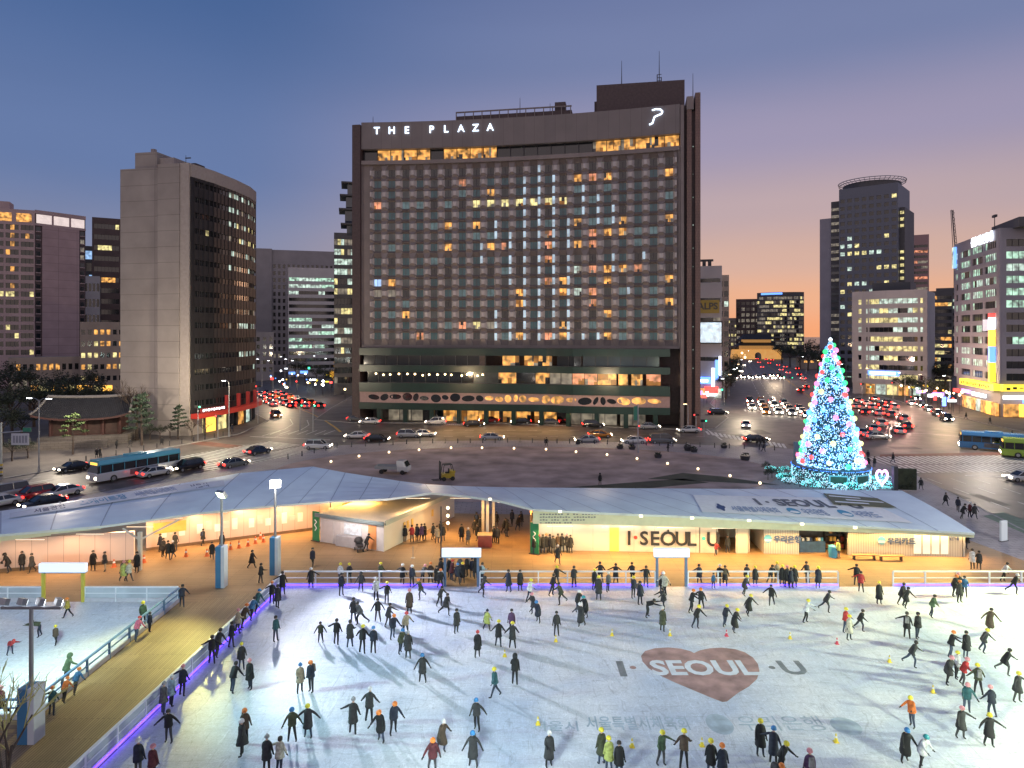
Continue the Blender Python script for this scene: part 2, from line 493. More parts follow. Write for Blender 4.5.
# avenue lanes up to the city gate
def avenue(t, off):
    """centre line of the avenue at distance t, shifted sideways"""
    cx = 74 + (t - 150) * .315 if t > 150 else 74
    return Vector((cx + off, t))
for off in (-16, -12.6, -9.2, 7, 10.4, 13.8, 17.2):
    t = 190
    while t < 620:
        stripe(avenue(t, off), avenue(t + 5, off), .2); t += 11
for off in (-.3, .3):
    stripe(avenue(188, off), avenue(640, off), .18, yline)
for i in range(22):
    x = 100 + i * 1.2 - 48
    stripe((x + 10, 181 + i * .2), (x + 11, 185 + i * .2), .5)
# zebra over the near street at the bend
dv = Vector((.5, .866)); pv = Vector((.866, -.5))
o0 = Vector(G(190, 447)[:2]); oz = Vector(G(250, 455)[:2])
for i in range(-12, 13):
    c = oz + dv * (i * .95)
    for a0, a1 in ((-9, -.6), (.6, 8.4)):
        stripe(c + pv * a0, c + pv * a1, .45)
# lane lines of the near street
for k in range(1, 7):
    for j in range(12):
        c = o0 + pv * (1.5 + k * 3.3) - dv * (11 + j * 8)
        stripe(c, c - dv * 3.2, .16)
# lanes and double yellow line of the street behind
def bend(pts, wdt, m):
    for a, b_ in zip(pts, pts[1:]):
        stripe(a, b_, wdt, m)
for o_ in (0, .45):
    bend([G(340 + o_ * 3, 432), G(334 + o_ * 3, 427), G(325 + o_ * 2, 421), G(313, 414.3), G(285, 403), G(257, 393), G(236, 385)], .22, yline)
bend([G(262, 436), G(285, 429), G(293, 424), G(290, 419)], .18, linem)
bend([G(275, 437), G(301, 430), G(309, 425), G(307, 420)], .18, linem)
stripe(G(250, 436.5), G(330, 440), .4)
for i in range(7):
    stripe(G(270 + i * 9, 434.5), G(281 + i * 9, 430.5), .25)
# road before the hotel
for row in (430.5, 436.5):
    for i in range(18):
        stripe(G(360 + i * 21, row), G(369 + i * 21, row), .16)
for i in range(22):
    stripe(G(432 + i * 1.9, 423.6), G(433 + i * 1.9, 425.2), .35)
stripe(G(722, 440), G(705, 428), .35); stripe(G(700, 448), G(686, 443), .3)
for i in range(18):
    stripe(G(706 + i * 4.5, 431 + i * .75), G(709 + i * 4.5, 434.6 + i * .8), .5)
bend([G(880, 432), G(930, 434), G(965, 437)], .2, linem)
struct(mk.build('road_markings'))
r_ = MB()
r_.face([G(880, 454.5, .003), G(1060, 451, .003), G(1060, 454.5, .003), G(880, 457, .003)][::-1], redpav)
r_.face([G(190, 440, .003), G(245, 446, .003), G(238, 449, .003), G(182, 443, .003)][::-1], redpav)
struct(r_.build('red_lane'))
pt_ = MB(); patchm = mat('asphalt_patch', (.045, .04, .04), .6, var=.3); ironm = mat('manhole_iron', (.06, .055, .05), .45, .5, var=.3)
for k_, (px, py, w_, l_) in enumerate(((250, 462, 2, 6), (215, 470, 3, 4), (150, 487, 2, 5), (390, 434, 6, 1.4), (520, 432, 9, 1.2), (640, 436, 5, 1.5), (760, 432, 3, 7), (800, 445, 4, 3), (905, 448, 5, 3), (960, 462, 2, 3), (945, 492, 2, 8), (990, 500, 1.5, 6), (860, 440, 4, 4), (740, 436, 2.5, 4), (330, 436, 5, 2))):
    c = G(px, py); pt_.face([(c.x + a_ * w_, c.y + b_ * l_, .0035 + k_ * 1e-5) for a_, b_ in ((-.5, -.5), (.5, -.45), (.52, .5), (-.48, .5))], patchm)
for k_, (px, py) in enumerate(((236, 458), (280, 446), (170, 480), (440, 436), (575, 435), (705, 437), (780, 438), (890, 444), (930, 488), (972, 494), (990, 512), (845, 448))):
    c = G(px, py); pt_.face([(c.x + .45 * math.cos(t_ * math.pi / 7), c.y + .45 * math.sin(t_ * math.pi / 7), .0045 + k_ * 1e-5) for t_ in range(14)], ironm)
struct(pt_.build('road_patches'))
# ------------------------------------------------------------------ buildings
def frame_root(name, label, cat, A, B, group=None):
    A = Vector(A[:2]); B = Vector(B[:2]); d = B - A
    return thing(name, label, cat, (A.x, A.y, 0), math.atan2(d.y, d.x), group), d.length

def ribbons(root, wall, run, zrows, segs, wm, lit, th=.5, rec=.3, H0=0.0, H1=None, name='window', mull=1.6, mm=None, fill=True):
    """window strips cut into a wall: full-length spandrels between the rows, piers between the strips of a row, one window part per strip"""
    mm = mm or dkmetal
    zs = [H0]
    for z0, z1 in zrows: zs += [z0, z1]
    zs.append(H1)
    if fill:
        for a, b_ in zip(zs[0::2], zs[1::2]):
            if b_ > a + .02: run.slab(wall, 0, run.L, a, b_, 0, th, wm)
    for j, (z0, z1) in enumerate(zrows):
        prev = 0.0
        for s0, s1 in segs:
            if s0 > prev + .02: run.slab(wall, prev, s0, z0 + .001, z1 - .001, .02, th, wm)
            prev = s1
        if prev < run.L - .02: run.slab(wall, prev, run.L, z0 + .001, z1 - .001, .02, th, wm)
        for i, (s0, s1) in enumerate(segs):
            b = MB(); n = max(1, round((s1 - s0) / mull)); st = (s1 - s0) / n
            for k in range(n):
                run.pane(b, s0 + k * st, s0 + (k + 1) * st, z0, z1, rec, lit(j, i, k, n))
                if k: run.slab(b, s0 + k * st - .05, s0 + k * st + .05, z0 + .01, z1 - .01, rec - .08, rec - .004, mm)
            b.build(name, root)

def rnd_lit(p, mats, dark=glassd, run_p=.6):
    """neighbouring panes tend to be lit together"""
    st = {}
    def f(j, i, k, n):
        q = p(j) if callable(p) else p
        last = st.get(j)
        if last is not None and random.random() < run_p:
            return last
        c = random.choice(mats) if random.random() < q else dark
        st[j] = c
        return c
    return f

def even(L, n, w, off=0.0):
    """n openings of width w spread evenly"""
    st = (L - 2 * off) / n
    return [(off + st * (i + .5) - w / 2, off + st * (i + .5) + w / 2) for i in range(n)]

def room(b, run_, s0, s1, z0, z1, d, m, nx=3, nz=2):
    """a lit room seen through its pane: curtains, ceiling glow and furniture at different brightness"""
    cut = [s0] + sorted(s0 + (s1 - s0) * (k + random.uniform(-.3, .3)) / nx for k in range(1, nx)) + [s1]
    for i in range(nx):
        zc = [z0] + ([z0 + (z1 - z0) * random.uniform(.25, .6)] if nz > 1 else []) + [z1]
        for j in range(len(zc) - 1):
            mm_ = m if random.random() < (.82 if j else .55) else random.choice((lit_amb, glassd, lit_amb, lit_dim))
            run_.pane(b, cut[i], cut[i + 1], zc[j], zc[j + 1], d, mm_)
LITS = (lit_warm, lit_red, lit_yel, lit_cool)

# ---- the great hotel
bronze = mat('hotel_precast', (.215, .18, .178), .7, var=.12, scale=.3)
crownm = brickmat('hotel_crown_panels', (.18, .155, .155), (.165, .142, .145), (.12, .1, .1), 2.4, 6.4, .04, .5, rot=(R(90), 0, 0), off=0, var=.08)
fin_br = brickmat('hotel_side_tile', (.19, .115, .10), (.17, .105, .092), (.10, .065, .06), .6, .6, .03, .6, rot=(R(90), 0, 0), var=.1)
fin_dk = mat('hotel_dark_stone', (.075, .05, .052), .6, var=.2)
green = mat('hotel_green_fascia', (.006, .027, .024), .3, var=.2, scale=.5)
rosy = mat('hotel_rosy_screen', (.34, .225, .22), .6, var=.1)
pierm = mat('lit_precast_pier', (.47, .425, .425), .7, var=.12, scale=.5)  # lit copy of the precast, facade lighting put into its colour
recm = mat('shaded_precast_reveal', (.14, .115, .112), .75, var=.12, scale=.5)  # darker copy of the precast, recess shade put into its colour
A, B = Vector((-35.4, 161)), Vector((36.4, 148))
hr, W = frame_root('hotel_tower', 'tall brown hotel slab with a lit name sign, faceted windows and dark green podium bands', 'hotel', A, B)
sag = 2.6
poly = [(W * i / 24, sag * 4 * (i / 24) * (1 - i / 24)) for i in range(25)]
run = Run(poly); LR = run.L
cols = [LR * (.0503 + .0459 * i) for i in range(21)]; pit = LR * .0459
rows = [58.3 - 2.5 * i for i in range(8)] + [37.6 - 2.514 * i for i in range(8)]
wall = MB()
run.slab(wall, 0, LR, 17.3, 61.0, .95, 13, bronze)
# which rooms are lit, read off the photograph (row from the top, column from the left)
LIT = {}
for r_i, c_i in ((1, 6), (2, 8), (3, 0), (5, 5), (5, 7), (7, 5), (7, 8), (7, 9), (10, 1), (11, 13), (13, 2), (15, 10), (15, 13), (11, 10), (12, 10), (14, 13), (15, 12),
                 (1, 14), (1, 15), (1, 16), (5, 14), (5, 17), (6, 15), (6, 16), (6, 17), (7, 15), (6, 12), (7, 14), (9, 15), (9, 16), (9, 17), (10, 13), (10, 16), (11, 14), (11, 15), (10, 12),
                 (12, 15), (13, 16), (15, 16), (14, 6), (8, 12), (7, 12), (9, 14), (15, 3), (12, 20), (5, 20), (1, 20), (10, 20), (9, 18)):
    LIT[(r_i, c_i)] = lit_warm if (r_i * 3 + c_i) % 3 else lit_red
for c_i in (7, 8, 9, 10, 11, 12, 13): LIT[(3, c_i)] = lit_yel
LIT[(10, 0)] = lit_blue; LIT[(11, 14)] = lit_cool; LIT[(9, 14)] = lit_cool; LIT[(14, 7)] = lit_yel; LIT[(14, 8)] = lit_dim; LIT[(11, 1)] = lit_dim; LIT[(11, 0)] = lit_dim
cells = [(r_i, c_i) for r_i in range(16) for c_i in range(21)]
order = sorted(cells, key=lambda q: (q not in LIT, -q[1] * .3 - q[0] * .1))
own = set(order[:100])
rest = MB()
hw, hh = .80, .80
for r_i, c_i in cells:
    z = rows[r_i]; s = cols[c_i]
    up = 1.25 if r_i != 8 else 1.95
    if r_i == 0: up = 60.3 - z
    dn = 1.25 if r_i != 15 else z - 17.9
    l, r = s - pit / 2, s + pit / 2
    a = run.at
    dw, dp, dc = .50, -.40, .10                                # depth of the pane, of the pier and of the floor line
    W4 = [a(s - hw, dw, z - hh), a(s + hw, dw, z - hh), a(s + hw, dw, z + hh), a(s - hw, dw, z + hh)]
    pl = [a(l + .34, dp, z - .52), a(l + .34, dp, z + .52)]; pr = [a(r - .34, dp, z - .52), a(r - .34, dp, z + .52)]
    L_ = [a(l, dp, z - .52), a(l, dp, z + .52)]; R_ = [a(r, dp, z - .52), a(r, dp, z + .52)]
    ct = [a(l, dc, z + up), a(s - hw, dc, z + up), a(s + hw, dc, z + up), a(r, dc, z + up)]
    cb = [a(l, dc, z - dn), a(s - hw, dc, z - dn), a(s + hw, dc, z - dn), a(r, dc, z - dn)]
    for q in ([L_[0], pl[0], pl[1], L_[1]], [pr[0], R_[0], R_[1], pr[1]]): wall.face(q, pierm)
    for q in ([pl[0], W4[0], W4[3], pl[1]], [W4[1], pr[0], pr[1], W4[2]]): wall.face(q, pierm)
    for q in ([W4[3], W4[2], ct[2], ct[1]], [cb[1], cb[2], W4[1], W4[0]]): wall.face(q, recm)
    for q in ([pl[1], W4[3], ct[1]], [pl[1], ct[1], ct[0]], [L_[1], pl[1], ct[0]],
              [W4[2], pr[1], ct[2]], [pr[1], ct[3], ct[2]], [pr[1], R_[1], ct[3]],
              [pl[0], cb[1], W4[0]], [pl[0], cb[0], cb[1]], [L_[0], cb[0], pl[0]],
              [pr[0], W4[1], cb[2]], [pr[0], cb[2], cb[3]], [pr[0], cb[3], R_[0]]):
        wall.face(q, bronze)
    m = LIT.get((r_i, c_i))
    if m is None:
        m = glassd if r_i == 0 else (curtain2 if random.random() < .22 else (glassd if random.random() < .12 else (curt_lit if random.random() < .22 else curtain)))
    b = MB() if (r_i, c_i) in own else rest
    if m in LITS: room(b, run, s - hw, s + hw, z - hh, z + hh, dw - .01, m)
    else: run.pane(b, s - hw, s + hw, z - hh, z + hh, dw - .01, m)
    run.slab(b, s - .04, s + .04, z - hh + .02, z + hh - .02, dw - .1, dw - .02, dkmetal)
    if b is not rest: b.build('window', hr)
o = rest.build('window', hr); o['kind'] = 'stuff'
run.slab(wall, .26, cols[0] - pit / 2 - .01, 17.9, 60.3, .1, .94, bronze); run.slab(wall, cols[20] + pit / 2 + .01, LR - .26, 17.9, 60.3, .1, .94, bronze)
run.slab(wall, 0, LR, 60.3, 61.2, -.55, 1.2, bronze)
run.slab(wall, .02, LR - .02, 61.2, 63.9, 2.2, 12, fin_dk)
run.slab(wall, 0, .25, 17.9, 60.3, -.3, 1, bronze); run.slab(wall, LR - .25, LR, 17.9, 60.3, -.3, 1, bronze)
wall.box(-.02, W + .02, 13, 21, 0, 69.8, fin_dk)
run.slab(wall, 0, LR, 17.3, 17.88, -.35, 1, bronze)
run.slab(wall, 1.2, LR - .3, 3.1, 17.25, 3.2, 13, fin_dk)
run.slab(wall, 1.2, LR - .3, 0, 3.05, 6.0, 13, fin_dk)
wall.build('wall', hr)
cr_ = MB(); run.slab(cr_, 0, LR, 63.9, 70.2, -.5, 12.9, crownm); cr_.build('crown', hr)
# restaurant windows under the crown
for i in range(23):
    s0 = .3 + i * (LR - .6) / 23; s1 = s0 + (LR - .6) / 23
    t = (i + .5) / 23
    m = lit_warm if (.05 < t < .20 or .26 < t < .45 or t > .76) else (glassd if random.random() < .8 else lit_dim)
    b = MB(); (room(b, run, s0, s1, 61.22, 63.88, 1.0, m, 5, 2) if m is lit_warm else run.pane(b, s0, s1, 61.22, 63.88, 1.0, m)); run.slab(b, s0, s0 + .14, 61.22, 63.88, .7, .98, dkmetal)
    b.build('window', hr)
# side towers
b = MB(); b.box(-2.0, -.04, -1.0, 13, 0, 69.6, fin_dk); b.build('side_tower', hr)
b = MB()
b.box(W + .06, W + .8, -.5, 13, 0, 70.0, bronze)
b.box(W + .81, W + 1.4, .9, 13, 0, 70.2, fin_dk)
b.box(W + 1.41, W + 2.4, -.7, 13, 0, 68.8, fin_br)
b.box(W + 1.36, W + 2.8, -.9, 12, 68.8, 71.6, bronze)
b.box(W + 2.41, W + 3.15, .4, 13, 0, 68.79, fin_dk)
b.box(W + 3.16, W + 4.25, -.6, 13, 0, 72.4, fin_br)
b.build('side_tower', hr)
for z in (13, 17, 22, 27, 35, 39, 44, 50, 55, 61):
    q = MB(); q.box(W + 2.72, W + 2.85, .2, .39, z, z + .16, lit_cool); q.build('shaft_lamp', hr)
b = MB(); b.box(W - 18.2, W + 1.25, 4, 16, 70.2, 77, fin_dk); b.box(W - 18.8, W - 18.2, 6, 16, 70.2, 74, fin_dk); b.build('penthouse', hr)
b = MB(); b.box(21.5, 49, 5, 5.25, 72.9, 73.2, bronze); b.box(21.5, 49, 5.3, 13, 70.25, 72.2, fin_dk)
for i in range(14): b.box(21.5 + i * 2.09, 21.7 + i * 2.09, 5, 5.2, 70.2, 72.9, bronze)
b.box(45, 47.5, 6, 8, 72.21, 74.4, fin_dk); b.build('roof_screen', hr)
for x, h in ((W - 12.6, 6.0), (W - 4.2, 7.6), (W + 3.2, 8.0), (36.8, 5), (43.9, 3.2), (.4, 2.6)):
    z0 = 77 if x < W - 1 and x > W - 20 else 71
    y = 6
    q = MB(); q.cyl((x, y, z0), (x, y, z0 + h), .12, .04, dkmetal, 6)
    if h > 6:
        for k in range(3): q.box(x - .5, x + .5, y - .06, y + .06, z0 + .8 + k * .7, z0 + .9 + k * .7, dkmetal)
        q.box(x - .55, x - .35, y - .2, y + .2, z0, z0 + 2.2, dkmetal); q.box(x + .35, x + .55, y - .2, y + .2, z0, z0 + 1.6, dkmetal)
    q.build('antenna', hr)
# podium
pod = Run([(.2, -1.6), (8, -1.6), (38, -.4), (44, -.1), (50, -1.6), (60, -1.9), (W - 2.2, -1.6)])
PL_ = pod.L
bands = [(15.6, 17.25), (11.8, 13.3), (7.1, 9.25), (3.1, 4.6)]
for z0, z1 in bands:
    q = MB(); pod.slab(q, 0, PL_, z0, z1, -.5, 2.4, green); pod.slab(q, 0, PL_, z1, z1 + .06, -.56, 2.4, dkmetal); q.build('fascia', hr)
def strip(z0, z1, d, spec):
    for t0, t1, m in spec:
        n = max(1, int((t1 - t0) * PL_ / 2.6))
        for k in range(n):
            a0 = (t0 + (t1 - t0) * k / n) * PL_; a1 = (t0 + (t1 - t0) * (k + 1) / n) * PL_
            q = MB(); (room(q, pod, a0, a1 - .12, z0, z1, d, m, 4, 2) if m in LITS else pod.pane(q, a0, a1 - .12, z0, z1, d, m)); pod.slab(q, a1 - .12, a1, z0, z1, d - .15, d + .05, dkmetal)
            q.build('window', hr)
strip(13.36, 15.6, .7, [(.01, .40, glassd), (.40, .42, fin_dk), (.475, .53, lit_warm), (.545, .635, lit_warm), (.65, .73, glassd), (.735, .97, glassb)])
strip(9.3, 11.8, 1.2, [(.02, .38, glassd), (.38, .46, curtain2), (.46, .52, lit_warm), (.52, .58, glassd), (.58, .625, lit_warm), (.625, .70, lit_dim), (.70, .78, lit_red), (.78, .84, lit_warm), (.845, .875, lit_warm), (.885, .92, lit_warm), (.93, .975, lit_red)])
q = MB(); pod.slab(q, 0, PL_, 4.66, 7.1, -.1, .5, rosy); q.build('pierced_screen', hr)
t = .03; k = 0
while t < .97:
    ww = random.uniform(.5, 1.6); hh_ = random.uniform(.5, 1.0)
    s0 = t * PL_ + ww; zc = 5.88 + random.uniform(-.15, .15)
    m = lit_warm if (.40 < t < .66 and random.random() < .75) or (t > .68 and random.random() < .55) else glassd
    q = MB(); pts = []
    sk = random.uniform(-.35, .35)
    for a_ in range(14):
        th = 2 * math.pi * a_ / 14
        pts.append(pod.at(min(PL_ - .1, s0 + ww * math.cos(th) + sk * math.sin(th)), -.112, zc + hh_ * math.sin(th)))
    q.face(pts, m); q.build('screen_opening', hr)
    t += (2 * ww + random.uniform(.15, .5)) / PL_
strip(.1, 3.0, 3.9, [(.08, .2, lit_dim), (.2, .27, glassd), (.27, .47, lit_warm), (.47, .56, lit_warm), (.57, .64, lit_warm), (.64, .68, glassd), (.68, .84, lit_dim), (.85, .93, lit_dim)])
for i in range(11):
    s0 = PL_ * (.06 + i * .089)
    q = MB(); pod.slab(q, s0, s0 + 1.0, .1, 3.08, -.2, .9, green); q.build('column', hr)
for i in range(15):
    s0 = PL_ * (.05 + i * .026 + random.uniform(-.005, .005))
    q = MB(); c = pod.at(s0, .9, 11.1 + random.uniform(-.15, .15)); q.ball(c, .22, lamp_y); q.cyl(c, (c[0], c[1], 11.79), .015, .015, dkmetal, 4); q.build('pendant_lamp', hr)
# glowing plates painting the lit look of pier facets in the middle bays
for c_i, z0, z1 in ((8, 42, 47), (9, 31, 45), (10, 19, 57), (11, 19, 60), (12, 19, 46), (13, 17.9, 47), (9, 19, 24), (15, 44, 52), (14, 46, 54), (16, 33, 38), (14, 18, 21), (15, 18, 21), (17, 29, 31), (7, 36, 42), (12, 48, 58), (8, 20, 26), (16, 44, 50), (18, 36, 40)):
    s = cols[c_i] + pit / 2
    q = MB(); fl_ = mat('facade_light_strip', (.5, .6, .65), .4, emit=(.46, .66, .82), es=.5, var=0, evar=.6)
    for r_i, zc in enumerate(rows):
        if z0 < zc < z1: q = MB(); run.slab(q, s - .62, s - .04, zc - random.uniform(.6, 1.0), zc + random.uniform(.6, 1.0), -.50, -.44, fl_); q.build('light_strip', hr)
sgnm = mat('name_letters', (.9, .9, 1), .4, emit=(.66, .82, 1), es=2.6, var=0)
def sfrom(px, y=0):
    r_ = (px - 512) / F; d = B - A
    return (r_ * A.y - A.x) / (d.x - r_ * d.y) * LR
nb = []
for ch, px in zip('THEPLAZA', (376.8, 391.2, 406, 430.3, 444.6, 459.3, 473.8, 488.5)):
    s = sfrom(px); c = run.at(s, -.62, 67.9 + .3); e = run.at(s + .4, -.62, 68.2)
    ux = Vector(e) - Vector(c); ux.z = 0
    o = text(ch, sgnm, hr, 'sign_letter', c, ux, (0, 0, 1), height=1.65, bold=.012, depth=.15)
s = sfrom(656.5); c = run.at(s, -.75, 68.0); e = run.at(s + .5, -.75, 68.0)
ux = (Vector(e) - Vector(c)); ux.z = 0; ux.normalize()
q = MB()
pth = [(-.9, 1.35), (-.1, 1.5), (.9, 1.35), (1.35, .85), (1.1, .35), (.3, .1), (-.35, -.15), (-.55, -.7), (-.8, -1.5), (-1.5, -1.75)]
for (x0, z0), (x1, z1) in zip(pth, pth[1:]):
    q.cyl(Vector(c) + ux * x0 + Vector((0, 0, z0)), Vector(c) + ux * x1 + Vector((0, 0, z1)), .17, .17, sgnm, 8)
q.build('logo', hr)

# ---- office slab with the blank concrete side and the bulging glass side
tower_c = brickmat('tower_concrete', (.31, .275, .26), (.295, .26, .245), (.18, .155, .145), 8, 3.17, .045, .85, rot=(R(90), 0, 0), off=0, var=.12)
tower_c2 = mat('tower_edge_concrete', (.36, .315, .295), .8, var=.08)
brownsp = mat('tower_bronze_spandrel', (.022, .021, .025), .5, 0, var=.25, scale=.5)
tr, TW = frame_root('office_tower', 'broad office tower with a blank beige concrete end and a bulging dark glass side', 'office building', (-80.4, 139), (-64.5, 136))
Mi = Matrix.Rotation(-math.atan2(-3, 15.9), 2)
def tl(p): return tuple(Mi @ (Vector(p) - Vector((-80.4, 139))))
gl = [tl(p) for p in ((-64.2, 136.6), (-62.3, 143), (-61.1, 151), (-60.7, 158), (-61.5, 164), (-64, 170))]
wl = MB()
wl.box(0, 8.6, .9, 26, 0, 54.2, tower_c); wl.box(8.61, 9.3, 1.6, 26, 0, 54.2, tower_c); wl.box(9.31, TW - 2.0, 0, 26, 0, 54.6, tower_c)
wl.box(TW - 1.99, TW - .02, .25, 12, 0, 54.7, tower_c2)
wl.box(3.2, 8.2, 1.2, 12, 54.2, 57.5, tower_c); wl.box(8.2, 11.5, 2, 9, 54.2, 56.4, tower_c2)
wl.build('wall', tr)
q = MB(); q.box(4.6, 5.4, 4, 4.8, 57.5, 59, conc); q.box(12, 15, 4, 7, 54.6, 55.6, dkmetal); q.cyl((13.5, 3, 54.6), (13.5, 3, 57), .06, .04, dkmetal); q.box(13.4, 14.6, 2.9, 3.1, 56.3, 56.5, dkmetal); q.build('roof_plant', tr)
grun = Run(gl); gw = MB()
zr = []
for i in range(15): zr.append((51.4 - i * 3.17 - 1.15, 51.4 - i * 3.17))
zr = zr[::-1]
def towl(j, i, k, n):
    f = k / n
    rr = 14 - j
    p = {0: .55, 1: .55, 2: .5, 3: .6, 4: .45, 5: .3, 8: .45, 9: .5, 11: .55, 12: .45, 13: .2}.get(rr, .05)
    if f < .33: p = .02
    if random.random() < p:
        return lit_yel if rr in (2, 3) and random.random() < .5 else (lit_cool if random.random() < .6 else lit_dim)
    return glassd
ribbons(tr, gw, grun, zr, [(.9, grun.L - .3)], brownsp, towl, H0=4.5, H1=52.0, mull=1.15)
for i in range(24):
    s = .9 + i * (grun.L - 1.2) / 24
    grun.slab(gw, s - .07, s + .07, 4.5, 52, -.07, -.003, brownsp)
grun.slab(gw, .02, grun.L - 4, 52.01, 54.6, -.1, .9, tower_c2)
gw.prism([tl(p) for p in ((-66, 137), (-64.2, 136.7), (-62.4, 143), (-61.2, 151), (-60.8, 158), (-61.6, 164), (-64.2, 169.9), (-70, 170))], 51.9, 52.3, brownsp)
gw.prism([tl(p) for p in ((-66, 138), (-63.2, 143), (-62.0, 151), (-61.6, 158), (-62.3, 163.9), (-65, 169.6), (-70, 170))], 4.0, 51.5, fin_dk)
gw.build('facade', tr)
q = MB(); grun.slab(q, .2, grun.L - .5, 3.5, 4.48, -1.4, 1.2, mat('shop_canopy_red', (.5, .04, .03), .5, emit=(1, .08, .05), es=.12, var=0)); q.build('shop_canopy', tr)
for i, m in enumerate((lit_yel, sgn_org, lit_yel, glassd, lit_warm, lit_cool, glassd, lit_warm)):
    q = MB(); s0 = .4 + i * 4; grun.pane(q, s0, s0 + 3.7, .15, 3.4, .6, m); grun.slab(q, s0 + 3.7, s0 + 4, .15, 3.45, .2, .9, dkmetal); q.build('shopfront', tr)
q = MB(); grun.slab(q, .8, 8.5, 4.6, 5.5, -1.6, -1.42, mat('red_signboard', (.25, .04, .04), .5, var=.1)); q.build('signboard', tr)
for i in range(4):
    q = MB(); s0 = 10 + i * 4.6; grun.slab(q, s0, s0 + .6, 4.6, 7.4, -1.0, -.3, mat('red_banner', (.35, .03, .03), .6, emit=(1, .05, .05), es=.05, var=.1)); q.build('banner', tr)
cpos = grun.at(4.6, -1.62, 5.05); e = Vector(grun.at(5.2, -1.62, 5.05)) - Vector(cpos)
q = MB()
for i in range(9): grun.slab(q, 1.4 + i * .75, 1.85 + i * .75, 4.8 + .1 * (i % 2), 5.3, -1.66, -1.621, sgn_white)
q.build('lettering', tr)

# ---- simple city blocks: a core, a front and two sides cut by windows
def block(name, label, px0, px1, D0, D1, ytop, nf, ncol, wm, lit, depth=25, ww=.75, wh=.55, side=0, sdepth=None, base=0.0, mull=1.6, top=1.5, cat='office building', z0=0.0, group=None, first=3.2):
    if abs(D0 - D1) < 9:                                       # far blocks stand square to the line of sight
        D_ = (D0 + D1) / 2; t_ = ((px0 + px1) / 2 - 512) / F
        D0, D1 = [D_ - D_ * (r_ - t_) / (1 + r_ * t_) * t_ for r_ in ((px0 - 512) / F, (px1 - 512) / F)]
    A_ = (XA(px0, D0), D0); B_ = (XA(px1, D1), D1)
    root, W_ = frame_root(name, label, cat, A_, B_, group)
    Hh = ZA(ytop, (D0 + D1) / 2)
    wl_ = MB()
    run_ = Run([(0, 0), (W_, 0)])
    fh = (Hh - top - first) / nf
    zr_ = [(first + i * fh + fh * (1 - wh) / 2, first + i * fh + fh * (1 + wh) / 2) for i in range(nf)]
    seg_ = even(W_, ncol, (W_ / ncol) * ww) if ncol > 1 else [(W_ * (1 - ww) / 2, W_ * (1 + ww) / 2)]
    ribbons(root, wl_, run_, zr_, seg_, wm, lit, H0=z0, H1=Hh, mull=mull)
    wl_.box(.05, W_ - .05, .52, depth, z0, Hh - .05, wm)
    if side:
        sd_ = sdepth or depth
        r2 = Run([(0, sd_), (0, .5)]) if side < 0 else Run([(W_, .5), (W_, sd_)])
        ns = max(1, int(sd_ / (W_ / ncol))) if ncol > 1 else 1
        sg = even(r2.L, ns, (r2.L / ns) * ww, .2)
        # the openings of the flank are panes set a hand's breadth proud of the core in a frame
        for z_0, z_1 in zr_:
            for s0, s1 in sg:
                b_ = MB(); n = max(1, round((s1 - s0) / mull)); st = (s1 - s0) / n
                for k in range(n):
                    r2.pane(b_, s0 + k * st, s0 + (k + 1) * st - .1, z_0, z_1, -.03, lit(0, 0, k, n))
                r2.slab(b_, s0 - .1, s1 + .1, z_0 - .12, z_0, -.12, .02, wm)
                b_.build('window', root)
    wl_.build('wall', root)
    return root, W_, Hh

pink = mat('pinkish_precast', (.42, .31, .31), .8, var=.1, scale=.2)
pinkp = brickmat('pinkish_panels', (.42, .30, .305), (.39, .28, .285), (.19, .14, .15), 5.7, 3.2, .05, .85, rot=(R(90), 0, 0), off=0, var=.1)
darkred = mat('dark_maroon_cladding', (.07, .045, .045), .6, var=.2, scale=.3)
greyc = mat('grey_cladding', (.27, .25, .26), .7, var=.1, scale=.2)
greyd = mat('dark_grey_cladding', (.075, .075, .085), .55, var=.15, scale=.2)
lav = mat('lavender_grey_precast', (.30, .285, .33), .75, var=.08, scale=.2)
wht = mat('white_precast', (.46, .44, .45), .75, var=.08, scale=.2)
tan = mat('tan_precast', (.30, .25, .22), .8, var=.12, scale=.2)

# far left block: window face, blank panel face with a slot of windows at each end
hb_ = 1
rt, W_, Hh = block('hotel_block', 'pinkish high block with a windowless panelled flank and a bright top floor', -75, 34.7, 246, 260, 207, 16, 7, pink, rnd_lit(.10, [lit_warm, lit_yel], run_p=.15), depth=16, ww=.86, wh=.6, top=5.2, first=12)
Mh = Matrix.Rotation(-rt.rotation_euler.z, 2); eh = Mh @ (Vector((XA(85.8, 275), 275)) - Vector((XA(-75, 246), 246)))
pr_ = Run([(W_, 0), (eh.x, eh.y)]); q = MB()
pr_.slab(q, 2.6, pr_.L - 2.4, 0, Hh, .02, .6, pinkp); pr_.slab(q, 0, 2.59, 0, Hh, .3, .8, fin_dk); pr_.slab(q, pr_.L - 2.39, pr_.L, 0, Hh, .3, .8, fin_dk)
pr_.slab(q, 0, pr_.L, Hh - 5.6, Hh - 4.8, -.05, .015, pink); pr_.slab(q, 0, pr_.L, Hh - 1.1, Hh + .3, -.05, .015, pink)
q.prism([(W_ - .3, .95), (eh.x - .7, eh.y + .4), (W_ - 8, eh.y + 4), (W_ - 8, .95)], 0, Hh - .2, pink)
q.build('panelled_flank', rt)
